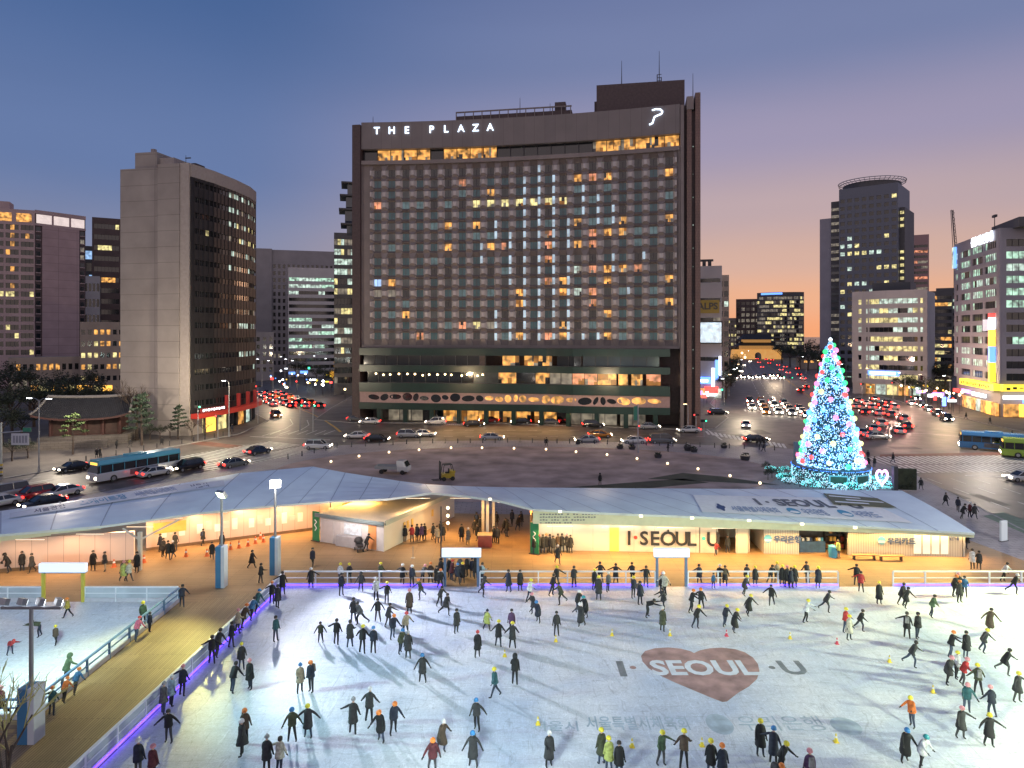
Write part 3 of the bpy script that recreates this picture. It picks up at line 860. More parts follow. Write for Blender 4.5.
for i in range(16):
    z_ = 12.6 + i * (Hh - 5.2 - 12) / 16
    for s_ in (.6, pr_.L - 1.9):
        q = MB(); pr_.pane(q, s_, s_ + 1.4, z_, z_ + 1.7, .28, lit_dim if (s_ > 5 and 11 < i < 15) else glassd); pr_.slab(q, s_ - .2, s_ + 1.6, z_ - .3, z_, 0.05, .29, pink); q.build('window', rt)
for t0, t1 in ((.03, .32), (.36, .66), (.70, .97)):
    q = MB(); pr_.pane(q, t0 * pr_.L, t1 * pr_.L, Hh - 4.7, Hh - 1.3, -.06, mat('bright_top_floor', (.8, .75, .7), .4, emit=(1, .82, .75), es=.62, var=0, evar=.12, sample=False)); q.build('window', rt)
q = MB()
for i in range(3):
    q.face([(W_ - 1.0 - i * 6.2, -.06, Hh - 4.6), (W_ - 1.0 - i * 6.2 + .01, -.06, Hh - 1.4), (W_ - 5.8 - i * 6.2, -.06, Hh - 1.4), (W_ - 5.8 - i * 6.2, -.06, Hh - 4.6)][::-1], lit_warm)
q.build('window', rt)
q = MB(); q.box(12, 24, 5, 12, Hh, Hh + 3.5, pink); q.build('roof_plant', rt)

block('office_block', 'dark maroon office block between the pinkish block and the concrete tower', 92, 121, 318, 326, 218, 14, 1, darkred, rnd_lit(.22, [lit_yel, lit_warm], run_p=.7), depth=22, ww=.86, wh=.45, mull=1.4)
block('office_block', 'small pale gridded block low between two towers', 84, 100, 296, 300, 276, 6, 4, wht, rnd_lit(.15, [lit_dim]), depth=14, ww=.7, wh=.5)
block('office_block', 'narrow block with bluish lit glass behind the pinkish block', 84, 94, 338, 340, 246, 10, 1, greyd, rnd_lit(.5, [lit_blue, glassb]), depth=14, ww=.9, wh=.7)
block('low_building', 'low brown building with warm lit rooms beside the pinkish block', 80, 124, 238, 240, 322, 5, 7, tan, rnd_lit(.45, [lit_warm, lit_yel], run_p=.2), depth=14, ww=.6, wh=.42, first=3, cat='building')
block('low_building', 'long low brown annex at the foot of the pinkish block', 8, 86, 230, 236, 357, 2, 12, tan, rnd_lit(.3, [lit_warm, lit_dim]), depth=10, ww=.6, wh=.4, first=1.5, top=.8, cat='building')

# street left of the hotel
rt, W_, Hh = block('office_block', 'broad grey office block with a deep gridded facade down the side street', 272, 352, 372, 372, 251, 15, 17, greyc, rnd_lit(.05, [lit_dim]), depth=30, ww=.5, wh=.58, top=7)
q = MB(); q.box(-8, -.02, -1, 30, 0, Hh + .4, greyc); q.build('stair_core', rt)
rt, W_, Hh = block('office_block', 'banded office block with green lit floors in front of the grey gridded one', 288, 345, 330, 330, 268, 14, 1, wht, rnd_lit(lambda j: {13: .85, 12: .8, 11: .45, 9: .2, 6: .45, 5: .5, 3: .5, 2: .4}.get(j, .12), [lit_grn, lit_cool], run_p=.75), depth=25, ww=.97, wh=.5, mull=1.5, top=4)
block('low_building', 'low pale stone building at the bend of the side street', 255, 274, 300, 302, 332, 5, 3, greyc, rnd_lit(.1, [lit_dim]), depth=20, ww=.5, cat='building')
rt, W_, Hh = block('glass_tower', 'slim glass tower with stacked roof fins tucked beside the hotel', 334, 364, 232, 232, 233, 15, 1, greyd, rnd_lit(lambda j: .62 if j > 2 else .5, [lit_yel, lit_dim, lit_cool], run_p=.55), depth=22, ww=.98, wh=.6, mull=1.1)
for i, (x0, z_) in enumerate(((2.2, 57.5), (1.6, 62.5), (1.9, 67.2), (2.4, 71.5))):
    q = MB(); q.box(x0, 9, -1.5, 9, z_, z_ + .5, greyd); q.box(x0 + 2, 9, 0, 8, z_ - 3.6, z_ - .01, glassb); q.build('roof_fin', rt)

# right of the hotel
rt, W_, Hh = block('screen_block', 'grey commercial block with a glowing billboard screen beside the hotel', 690, 722, 215, 220, 266, 6, 1, lav, rnd_lit(.1, [lit_dim]), depth=26, ww=.9, wh=.2, mull=2.0, cat='commercial building')
q = MB(); q.box(.2, 9.9, -.9, -.1, ZA(344, 216), ZA(321, 216), dkmetal); q.box(.5, 9.6, -.95, -.91, ZA(342.5, 216), ZA(322.5, 216), mat('billboard_screen', (.8, .9, 1), .4, emit=(.62, .85, 1), es=.62, var=0, evar=.5)); q.build('billboard', rt)
q = MB(); q.box(1, 9, -.6, -.1, ZA(313, 216), ZA(300, 216), mat('mustard_sign', (.20, .14, .03), .6, emit=(1, .65, .1), es=.03, var=.1)); q.build('signboard', rt)
text('ALPS', dkmetal, rt, 'lettering', (5.4, -.62, ZA(306, 216)), (1, 0, 0), (0, 0, 1), height=2.2, bold=.03)
q = MB()
for i in range(4): q.box(.4 + i * 1.7, 1.5 + i * 1.7, 1, 4, Hh, Hh + 1.8, dkmetal)
q.box(.3, 7.2, .8, 4.2, Hh + 1.8, Hh + 2.2, dkmetal); q.build('roof_plant', rt)
for i, (x0, x1, y0, y1, m) in enumerate(((.4, 6.4, 384, 377, sgn_blue), (1.6, 5.6, 382.3, 379.5, sgn_white), (6.6, 7.6, 388, 368, sgn_white), (7.7, 8.7, 380, 360, sgn_blue), (4.5, 8.6, 393, 386.5, sgn_red), (4, 8.2, 396, 393.3, sgn_white), (.5, 3.8, 395, 391, sgn_vio), (8.8, 9.5, 375, 356, sgn_white))):
    q = MB(); q.box(x0, x1, -1.3 - i * .06, -.6 - i * .06, ZA(y0, 216), ZA(y1, 216), m); q.build('neon_sign', rt)
for i in range(4):
    q = MB(); q.box(.4 + i * 2.4, 2.4 + i * 2.4, -.3, -.06, .3, 3.2, (lit_cool, lit_warm, lit_dim, lit_cool)[i]); q.build('shopfront', rt)
block('office_block', 'stepped block with a blue sign on top behind the billboard building', 718, 729, 262, 264, 275, 10, 2, tan, rnd_lit(.3, [lit_dim, lit_cool]), depth=26, ww=.7)
block('office_block', 'far terraced brown block left of the gate road', 727, 741, 700, 700, 318, 7, 4, tan, rnd_lit(.3, [lit_dim, lit_yel]), depth=26, ww=.6)
block('office_block', 'far dusky maroon block above the city gate', 736, 760, 660, 660, 299, 9, 5, darkred, rnd_lit(.3, [lit_dim]), depth=26, ww=.7)
block('office_block', 'far pale stepped block just behind the city gate', 742, 769, 690, 690, 331, 3, 4, wht, rnd_lit(.2, [lit_dim]), depth=26, ww=.8, wh=.35)
block('office_block', 'far cream tower end block beside the dark glass building', 764, 771, 700, 700, 318, 4, 1, wht, rnd_lit(.2, [lit_dim]), depth=22, ww=.6, wh=.35)
# dark curved glass building at the end of the avenue
A_ = (XA(757, 608), 608); B_ = (XA(804, 592), 592)
rt, W_ = frame_root('glass_office', 'dark glass office with rows of yellow lights at the end of the avenue', 'office building', A_, B_)
cv = Run([(W_ * i / 10, -5 * math.sin(math.pi * i / 10) - (0 if i < 10 else -2)) for i in range(11)]); q = MB()
zr = [(4 + i * 3.6, 6.3 + i * 3.6) for i in range(14)]
ribbons(rt, q, cv, zr, [(.3, cv.L * .62), (cv.L * .64, cv.L - .3)], greyd, rnd_lit(.55, [lit_yel, lit_dim], run_p=.45), H0=0, H1=57, mull=1.8)
q.box(.5, W_ - .5, 3.2, 22, 0, 56.5, greyd); q.build('wall', rt)
q = MB(); cv.slab(q, 4, 22, 55, 56.6, -.4, -.02, sgn_blue); q.build('roof_sign', rt)

# tower with the ring on its roof
rt, W_, Hh = block('high_tower', 'tall dark office tower crowned by a round rooftop ring', 839, 898, 402, 382, 186, 22, 8, mat('blue_grey_cladding', (.14, .15, .19), .5, var=.12), rnd_lit(lambda j: .40 if 4 < j < 16 else (.28 if j <= 4 else .03), [lit_yel, lit_cool], dark=glassd, run_p=.35), depth=32, ww=.62, wh=.5, mull=2.6, top=5)
q = MB(); q.box(-5.5, -.05, 4, 18, 0, Hh - 6, greyd); q.box(-12.2, -5.55, 5, 18, 0, ZA(216, 402), lav); q.build('side_slab', rt)
for i in range(20):
    b = MB(); z_ = 14 + i * 4.2; b.box(-5.3, -.3, 3.6, 3.96, z_, z_ + 1.6, lit_dim if random.random() < .35 else glassb); b.build('window', rt)
q = MB(); q.box(W_ + .05, W_ + 2.6, 4, 30, 0, ZA(210, 393), greyd); q.build('side_slab', rt)
for i in range(15):
    if random.random() < .7:
        b = MB(); z_ = 40 + i * 3.7; b.box(W_ + .4, W_ + 2.2, 3.7, 3.96, z_, z_ + 1.6, lit_yel); b.build('window', rt)
cxr, cyr = W_ * .45, 16
q = MB(); q.lathe([(15.5, 0), (15.5, 3.2), (15, 3.4)], greyd, 32, (cxr, cyr, Hh)); q.build('roof_drum', rt)
q = MB()
for zz, r0 in ((Hh + 3.6, 17.6), (Hh + 4.8, 18.0)):
    pts = [(cxr + r0 * math.cos(2 * math.pi * i / 40), cyr + r0 * math.sin(2 * math.pi * i / 40), zz) for i in range(41)]
    q.tube(pts, .22, metal, 5)
for i in range(40):
    t = 2 * math.pi * i / 40
    q.cyl((cxr + 15 * math.cos(t), cyr + 15 * math.sin(t), Hh + 3), (cxr + 18 * math.cos(t), cyr + 18 * math.sin(t), Hh + 4.8), .14, .14, metal, 4)
q.build('roof_ring', rt)
block('office_block', 'pinkish lit slab rising behind the ring topped tower', 903, 929, 462, 465, 235, 22, 1, mat('rose_cladding', (.42, .25, .24), .6, var=.1), rnd_lit(.6, [lit_red, lit_dim, glassb], run_p=.8), depth=24, ww=.9, wh=.5, mull=2, top=6)
# pale office with curved front
A_ = (XA(852, 236), 236); B_ = (XA(925, 222), 222)
rt, W_ = frame_root('pale_office', 'pale nine storey office with a curved front of lit ribbon windows', 'office building', A_, B_)
cv = Run([(0, 0), (3.2, -.2), (4.5, -.6), (7, -1.3), (11, -1.9), (15, -1.9), (19, -1.4), (21.5, -.6), (22.5, -.2), (W_, 0)]); q = MB()
zr = [(5.4 + i * 3.15, 7.0 + i * 3.15) for i in range(9)]
ribbons(rt, q, cv, zr, [(2.0, 3.0), (4.6, cv.L - 3.4), (cv.L - 2.6, cv.L - 1.2)], wht, rnd_lit(lambda j: {8: .95, 7: .75, 6: .8, 4: .85, 2: .8, 5: .6, 1: .6, 0: .6}.get(j, .5), [lit_yel, lit_cool, lit_yel], run_p=.7), H0=3.8, H1=35, mull=1.4)
q.box(.05, W_ - .05, .6, 20, 0, 34.8, wht); q.box(5, 20, -.6, .59, 0, 34.0, wht); q.box(5.5, 17, 4, 14, 34.8, 38, greyd); q.build('wall', rt)
q = MB(); cv.slab(q, 5.5, 15, 6.6, 8.2, -.5, -.05, sgn_blue); cv.slab(q, 6.2, 14, 6.95, 7.9, -.58, -.505, sgn_white); q.build('lit_sign', rt)
for i in range(5):
    q = MB(); cv.slab(q, 4.6 + i * 3.4, 7.4 + i * 3.4, .3, 3.6, -.1, .3, (lit_warm, lit_cool, lit_yel, lit_warm, lit_cool)[i]); q.build('shopfront', rt)
block('office_block', 'dark office block with yellow lit floors in the gap before the corner office', 925, 953, 332, 330, 291, 11, 1, greyd, rnd_lit(.55, [lit_yel, lit_warm], run_p=.5), depth=24, ww=.9, wh=.5, mull=1.5)
block('office_block', 'dark block with a lit white roof sign in the gap before the corner office', 936, 956, 380, 380, 288, 11, 1, greyd, rnd_lit(.25, [lit_cool, lit_dim], run_p=.5), depth=24, ww=.9, wh=.4, mull=1.5)
block('low_building', 'low dim building with a lit ground floor between the pale and corner offices', 922, 952, 250, 246, 371, 3, 5, greyd, rnd_lit(.5, [lit_dim, lit_yel]), depth=14, ww=.8, cat='building', first=3.4)
block('low_building', 'low dark shop row behind the christmas tree top', 838, 856, 262, 262, 372, 2, 4, greyd, rnd_lit(.6, [lit_grn, lit_dim]), depth=12, ww=.8, cat='building')
block('low_building', 'small earthy building beyond the avenue left of the tree tip', 796, 822, 400, 400, 357, 1, 4, tan, rnd_lit(.5, [lit_warm]), depth=12, ww=.5, cat='building')

# corner office on the right
A_ = Vector((128.5, 198.5)); Bc = Vector((119.0, 166.7)); Cc = Vector((165.0, 163.0))
rt, W_ = frame_root('corner_office', 'grey corner office with green lit ribbon windows, yellow shop band and white roof sign', 'office building', A_, Bc)
ang = math.atan2((Bc - A_).y, (Bc - A_).x); Mi = Matrix.Rotation(-ang, 2)
c_l = tuple(Mi @ (Cc - A_))
r1 = Run([(0, 0), (W_, 0)]); r2 = Run([(W_, 0), c_l]); q = MB()
zr = [(9.1 + i * 2.98, 10.85 + i * 2.98) for i in range(12)]
glit = rnd_lit(lambda j: {11: .35, 10: .6, 9: .55, 8: .8, 7: .6, 6: .45}.get(j, .3), [lit_grn, lit_grn, lit_cool], run_p=.6)
ribbons(rt, q, r1, zr, [(1.2, 3.2), (5.5, 13), (14.5, 22), (23.6, W_ - 2.2)], lav, glit, H0=8.3, H1=46.4, mull=1.25)
for j, (z0_, z1_) in enumerate(zr):
    pass
glit2 = rnd_lit(lambda j: {10: .95, 9: .95, 8: .9, 7: .9, 6: .95, 3: .9, 1: .8, 5: .1, 4: .1}.get(j, .15), [lit_grn, lit_cool, lit_grn], run_p=.8)
ribbons(rt, q, r2, zr, [(1.6, r2.L - 1)], lav, glit2, H0=8.3, H1=46.4, mull=1.5)
q.prism([r1.at(.1, .6, 0)[:2], r1.at(W_ - 1.2, .6, 0)[:2], r2.at(1.2, .62, 0)[:2], r2.at(r2.L - .2, .6, 0)[:2], r2.at(r2.L - .2, 20, 0)[:2], r1.at(.1, 28, 0)[:2]], 0, 46.2, lav)
q.build('wall', rt)
q = MB(); pm = Vector((W_ + 1.5, 9)); q.box(W_ - 4, W_ + 4, 8, 26, 46.2, 54, greyd); q.box(W_ - 5, W_ - 4.02, 8, 9, 50, 53, dkmetal); q.prism([(W_ - 14, 3), (W_ + 3, 3), (W_ + 3, 25), (W_ - 14, 20)], 46.21, 48.5, greyd); q.build('roof_plant', rt)
q = MB(); q.cyl((W_ - 12, 3, 46.4), (W_ - 12, 3, 51), .12, .08, dkmetal); q.box(W_ - 13, W_ - 11, 2.7, 3.3, 50.8, 51.4, dkmetal); q.build('antenna', rt)
q = MB(); r1.slab(q, .2, 1.6, 39.5, 45.5, -.6, -.05, lit_cool); r1.slab(q, 1.61, 2.2, 39.5, 45.5, -.62, -.05, sgn_blue); q.build('edge_sign', rt)
text('생명보험 손해보험', sgn_white, rt, 'roof_sign', Vector(r1.at(22.5, -.3, 45.0)), (1, 0, 0), (0, 0, 1), width=15, height=2.6, bold=.03, depth=.2)
q = MB(); r1.slab(q, 9, W_ - .02, 6.6, 8.2, -1.3, .3, sgn_yel); q.build('shop_band', rt)
q = MB(); r2.slab(q, .02, r2.L, 6.6, 8.2, -1.3, .3, sgn_yel); q.build('shop_band', rt)
dk = mat('sign_dark_letters', (.05, .05, .02), .6, var=0)
for r__, n_, o_ in ((r1, 14, 10), (r2, 16, .8)):
    q = MB()
    for i in range(n_): r__.slab(q, o_ + i * 1.5, o_ + .9 + i * 1.5, 6.9 + .2 * (i % 3), 7.5 + .15 * (i % 2), -1.34, -1.305, dk)
    q.build('lettering', rt)
for z0_, z1_, m in ((8.6, 13.4, sgn_yel), (13.5, 17.3, sgn_blue), (17.4, 21.6, sgn_org), (21.7, 24.6, sgn_white), (24.65, 25.6, sgn_red)):
    q = MB(); r1.slab(q, W_ - 3.4, W_ - 2.3, z0_, z1_, -1.3, -.05, m); q.build('vertical_sign', rt)
q = MB(); r1.pane(q, W_ - 11, W_ - 3, 21.3, 24.2, -.02, mat('pale_lightwash', (.6, .6, .65), .5, emit=(.7, .75, 1), es=.45, var=0, evar=.4)); q.build('lit_panel', rt)  # glowing pane stands in for a wash of light on the wall
for i in range(7):
    q = MB(); r1.slab(q, 8 + i * 3.5, 11.1 + i * 3.5, .3, 3.4, -.4, .2, (lit_warm, lit_yel, lit_warm, lit_cool, lit_warm, sgn_org, lit_warm)[i]); q.build('shopfront', rt)
for i in range(9):
    q = MB(); r2.slab(q, 1 + i * 3.5, 4.2 + i * 3.5, .3, 3.4, -.4, .2, (lit_warm, sgn_org, lit_warm, lit_yel)[i % 4]); q.build('shopfront', rt)
for r__, a0, a1, z0_, m in ((r1, 17, 26, 4.2, sgn_white), (r1, 9, 15, 4.4, sgn_vio), (r2, .5, 8, 4.6, sgn_white), (r2, 5, 12, 3.7, sgn_blue), (r1, 2, 6, 4.0, sgn_red), (r2, 13, 22, 4.4, sgn_white)):
    q = MB(); r__.slab(q, a0, a1, z0_, z0_ + .9, -.9, -.41, m); q.build('neon_sign', rt)

# crane
c = P(955, 247, 520)
rt = thing('tower_crane', 'slender tower crane jib pointing up over the rooftops', 'crane', (c.x, c.y, 0))
q = MB(); q.cyl((0, 0, 0), (0, 0, c.z), .9, .9, dkmetal, 4); q.build('mast', rt)
q = MB(); top = Vector((XA(952, 520) - c.x, 0, ZA(210, 520))); bot = Vector((0, 0, c.z))
for dx, dy in ((-1, -1), (1, -1), (1, 1), (-1, 1)): q.cyl(bot + Vector((dx, dy, 0)), top + Vector((dx * .6, dy * .6, 0)), .22, .22, dkmetal, 4)
for i in range(12):
    a0 = bot.lerp(top, i / 12); a1 = bot.lerp(top, (i + 1) / 12); s_ = 1 if i % 2 else -1
    q.cyl(a0 + Vector((s_, -1, 0)), a1 + Vector((-s_, -1, 0)), .16, .16, dkmetal, 4)
q.build('jib', rt)

# ---- city gate at the end of the avenue
gc = Vector((XA(756.5, 560), 560))
rt = thing('city_gate', 'floodlit stone city gate with a double tiled roof closing the avenue', 'gate', (gc.x, gc.y, 0))
gst = mat('glowing_gate_stone', (.5, .38, .22), .8, var=.25, scale=.3, emit=(1, .45, .08), es=.55)  # floodlighting put into the stone as its own glow
tile = mat('roof_tile', (.028, .028, .033), .7, var=.25, scale=1.2, bump=.3)
gwood = mat('painted_timber_glow', (.35, .14, .06), .7, var=.3, emit=(1, .5, .15), es=.35)  # painted wood, with the floodlighting added as emission
q = MB(); q.hexa([(-20, -4, 0), (20, -4, 0), (20, 6, 0), (-20, 6, 0)], [(-18.8, -3, 7.8), (18.8, -3, 7.8), (18.8, 5, 7.8), (-18.8, 5, 7.8)], gst)
q.box(-19, -16, -4.2, 6.2, 0, 6.8, gst); q.box(16, 19, -4.2, 6.2, 0, 6.8, gst); q.build('stone_base', rt)
q = MB(); pts = [(-2.6, .05), (2.6, .05), (2.6, 3)] + [(2.6 * math.cos(R(a)), 3 + 2.6 * math.sin(R(a))) for a in range(15, 180, 15)] + [(-2.6, 3)]
q.face([(x, -4.05 + z * .126, z) for x, z in pts], glassd); q.build('arched_doorway', rt)
for z0_, w0, hh_ in ((8, 13, 3.0), (13.6, 11, 2.4)):
    q = MB(); q.box(-w0, w0, -2.2, 4.2, z0_, z0_ + hh_, gwood); q.build('timber_storey', rt)
for z0_, w0, rr in ((11, 16.5, 3.2), (16, 14, 4.4)):
    q = MB(); st = []
    for j in range(6):
        t = j / 5; e = 1 - t
        hx = (w0 - 4) + 4 * e + .6 * e * e; hy = .4 + 5.6 * e
        st.append((hx, hy, z0_ + rr * t ** 1.35))
    for (a0, b0, c0), (a1, b1, c1) in zip(st, st[1:]):
        q.hexa([(-a0, 1 - b0, c0), (a0, 1 - b0, c0), (a0, 1 + b0, c0), (-a0, 1 + b0, c0)], [(-a1, 1 - b1, c1), (a1, 1 - b1, c1), (a1, 1 + b1, c1), (-a1, 1 + b1, c1)], tile)
    q.build('tiled_roof', rt)

# ---- hanok hall on the left
fl = Vector((-84.8, 125.2)); fr = Vector((-73.6, 128.4))
rt, W_ = frame_root('palace_hall', 'low timber hall with a curved grey tiled roof behind the street trees', 'hall', fl, fr)
redw = mat('palace_red_timber', (.06, .022, .02), .7, var=.3, scale=1.5)
stn = brickmat('stone_blocks', (.15, .13, .115), (.12, .105, .095), (.07, .06, .055), 1.1, .4, .03, .85, rot=(R(90), 0, 0), var=.2)
q = MB(); q.box(-1.5, W_ + 1.5, -1.2, 8, 0, 1.7, stn); q.build('stone_platform', rt)
q = MB(); q.box(.2, W_ - .2, .5, 6.4, 1.7, 5.0, redw); q.build('wall', rt)
for i in range(5):
    q = MB(); x = .1 + i * (W_ - .2) / 4; q.cyl((x, .1, 1.7), (x, .1, 5.1), .22, .2, redw, 10); q.build('column', rt)
for i in range(4):
    q = MB(); x0 = .5 + i * (W_ - .2) / 4; q.box(x0, x0 + 1.9, .38, .48, 1.9, 4.5, mat('dark_lattice', (.05, .025, .02), .7, var=.3)); q.build('lattice_door', rt)
q = MB()
n = 18
def eave(x, t, side):
    """height and depth of the roof at x (0..1 along), t from eave 0 to ridge 1"""
    lift = .75 * abs(2 * x - 1) ** 3
    z = 5.0 + 3.4 * t ** 1.3 + lift * (1 - t) + .25 * abs(2 * x - 1) ** 2
    y = 3.4 + side * (-5.4 - .5 * abs(2 * x - 1) ** 3 * 1) * (1 - t)
    return y, z
for side in (1, -1):
    for i in range(n):
        for j in range(6):
            vs = []
            for (a_, b_) in ((i, j), (i + 1, j), (i + 1, j + 1), (i, j + 1)):
                x = a_ / n; t = b_ / 6
                y, z = eave(x, t, side)
                inset = 2.6 * t * (1 if True else 0)
                X = -2.2 + (W_ + 4.4) * x + (1 - 2 * x) * .9 * t
                vs.append((X, y, z))
            q.face(vs if side > 0 else vs[::-1], tile)
    for i in range(n):
        vs = []
        for a_, zz in ((i, 0), (i + 1, 0), (i + 1, -.35), (i, -.35)):
            y, z = eave(a_ / n, 0, side); vs.append((-2.2 + (W_ + 4.4) * a_ / n, y, z + zz))
        q.face(vs[::-1] if side > 0 else vs, redw)
for i in range(46):                                           # ribs of round tiles down the front slope
    x = (i + .5) / 46
    pts = []
    for j in range(7):
        y, z = eave(x, j / 6, 1); pts.append((-2.2 + (W_ + 4.4) * x + (1 - 2 * x) * .9 * j / 6, y, z + .05))
    q.tube(pts, .09, tile, 5)
q.build('tiled_roof', rt)
q = MB(); pts = []
for i in range(13):
    x = i / 12; y, z = eave(x, 1, 1); pts.append((-2.2 + (W_ + 4.4) * x + (1 - 2 * x) * .9, y, z + .15))
rg = mat('ridge_plaster', (.20, .185, .18), .8, var=.15)
q.tube(pts, .3, rg, 8)
for e in (0.0, 1.0):
    pts = []
    for j in range(7):
        y, z = eave(e, j / 6, 1); pts.append((-2.2 + (W_ + 4.4) * e + (1 - 2 * e) * .9 * j / 6, y, z + .15))
    q.tube(pts, .2, rg, 6)
q.build('ridge', rt)
for i, (p0, p1) in enumerate(((G(18, 462), G(62, 452.5)), (G(62, 452.5), G(140, 442)))):
    pass
q = MB()
lw = [Vector((-94, 113)), Vector((-86, 118.5)), Vector((-72.5, 122.5))]
for a_, b_ in zip(lw, lw[1:]):
    d = b_ - a_; q.obox(((a_.x + b_.x) / 2, (a_.y + b_.y) / 2, .75), (d.length / 2, .3, .75), stn, math.atan2(d.y, d.x))
tag(q.build('stone_wall'), 'low stone wall along the pavement before the tiled hall', 'wall')
# ------------------------------------------------------------------ deck and ice
slab('deck', [(-70, 30), (-70, 72), (-18, 78), (44, 74), (46.5, 56.4), (46.5, 45), (50, 30), (50, 20), (-70, 20)], DK, deckm, z0=.05)
b = MB(); b.prism([(-24.85, 20.2), (-19.2, 20.2), (-18.6, 54.6), (-24.85, 51.2)], DK - .1, DK + .006, deckm2); struct(b.build('walkway'))

def icemat():
    m = bpy.data.materials.new('ice'); m.use_nodes = True
    nt = m.node_tree; L = nt.links.new; b = nt.nodes['Principled BSDF']
    tc = nt.nodes.new('ShaderNodeTexCoord')
    n1 = nt.nodes.new('ShaderNodeTexNoise'); n1.inputs['Scale'].default_value = .16; n1.inputs['Detail'].default_value = 6; n1.inputs['Distortion'].default_value = .8
    r1 = nt.nodes.new('ShaderNodeValToRGB'); e = r1.color_ramp.elements
    e[0].position, e[0].color = .34, (.56, .62, .75, 1); e[1].position, e[1].color = .62, (.78, .79, .84, 1)
    mp = nt.nodes.new('ShaderNodeMapping'); mp.inputs['Scale'].default_value = (.25, 1.3, 1); mp.inputs['Rotation'].default_value = (0, 0, .12)
    n2 = nt.nodes.new('ShaderNodeTexNoise'); n2.inputs['Scale'].default_value = 1.0; n2.inputs['Detail'].default_value = 9; n2.inputs['Roughness'].default_value = .68; n2.inputs['Distortion'].default_value = 1.2
    r2 = nt.nodes.new('ShaderNodeMapRange'); r2.inputs['From Min'].default_value = .3; r2.inputs['From Max'].default_value = .7; r2.inputs['To Min'].default_value = .89; r2.inputs['To Max'].default_value = 1.05
    n3 = nt.nodes.new('ShaderNodeTexNoise'); n3.inputs['Scale'].default_value = 3.5; n3.inputs['Detail'].default_value = 8; n3.inputs['Distortion'].default_value = 3.0
    r3 = nt.nodes.new('ShaderNodeMapRange'); r3.inputs['From Min'].default_value = .48; r3.inputs['From Max'].default_value = .52; r3.inputs['To Min'].default_value = .93; r3.inputs['To Max'].default_value = 1.03
    L(tc.outputs['Object'], n1.inputs['Vector']); L(tc.outputs['Object'], mp.inputs['Vector']); L(mp.outputs[0], n2.inputs['Vector']); L(tc.outputs['Object'], n3.inputs['Vector'])
    L(n1.outputs['Fac'], r1.inputs['Fac']); L(n2.outputs['Fac'], r2.inputs['Value']); L(n3.outputs['Fac'], r3.inputs['Value'])
    mu = nt.nodes.new('ShaderNodeMath'); mu.operation = 'MULTIPLY'; L(r2.outputs[0], mu.inputs[0]); L(r3.outputs[0], mu.inputs[1])
    for sc_x, sc_y, rot_, w_, dk_ in ((.7, .12, .5, .010, .78), (.12, .7, .25, .010, .8), (.9, .22, -.5, .012, 1.16), (1.8, .4, 1.2, .014, 1.14), (.3, 1.4, -.9, .012, .82)):   # curved blade tracks, dark and shaved white
        mp2 = nt.nodes.new('ShaderNodeMapping'); mp2.inputs['Scale'].default_value = (sc_x, sc_y, 1); mp2.inputs['Rotation'].default_value = (0, 0, rot_)
        n4 = nt.nodes.new('ShaderNodeTexNoise'); n4.inputs['Scale'].default_value = 1; n4.inputs['Detail'].default_value = 3; n4.inputs['Distortion'].default_value = 1.5
        ab = nt.nodes.new('ShaderNodeMath'); ab.operation = 'SUBTRACT'; ab.inputs[1].default_value = .5
        a2 = nt.nodes.new('ShaderNodeMath'); a2.operation = 'ABSOLUTE'
        r4 = nt.nodes.new('ShaderNodeMapRange'); r4.inputs['From Min'].default_value = 0; r4.inputs['From Max'].default_value = w_; r4.inputs['To Min'].default_value = dk_; r4.inputs['To Max'].default_value = 1
        L(tc.outputs['Object'], mp2.inputs['Vector']); L(mp2.outputs[0], n4.inputs['Vector']); L(n4.outputs['Fac'], ab.inputs[0]); L(ab.outputs[0], a2.inputs[0]); L(a2.outputs[0], r4.inputs['Value'])
        m5 = nt.nodes.new('ShaderNodeMath'); m5.operation = 'MULTIPLY'; L(mu.outputs[0], m5.inputs[0]); L(r4.outputs[0], m5.inputs[1]); mu = m5
    s = nt.nodes.new('ShaderNodeVectorMath'); s.operation = 'SCALE'; L(r1.outputs['Color'], s.inputs[0]); L(mu.outputs[0], s.inputs['Scale'])
    L(s.outputs[0], b.inputs['Base Color'])
    ro = nt.nodes.new('ShaderNodeMapRange'); ro.inputs['To Min'].default_value = .28; ro.inputs['To Max'].default_value = .6; L(n2.outputs['Fac'], ro.inputs['Value']); L(ro.outputs[0], b.inputs['Roughness'])
    bp = nt.nodes.new('ShaderNodeBump'); bp.inputs['Strength'].default_value = .06; L(n2.outputs['Fac'], bp.inputs['Height']); L(bp.outputs[0], b.inputs['Normal'])
    return m
ice = icemat()
RX0, RX1, RY0, RY1 = -18.3, 46.0, 24.0, 54.7
b = MB(); b.prism([(-19.6, RY0), (RX1, RY0), (RX1, RY1), (RX0, RY1)], .1, ICE, ice); struct(b.build('rink_ice'))
b = MB(); b.prism([(-46, 35.9), (-25.2, 35.9), (-25.2, 51.6), (-46, 51.6)], .1, ICE, ice); struct(b.build('small_rink_ice'))

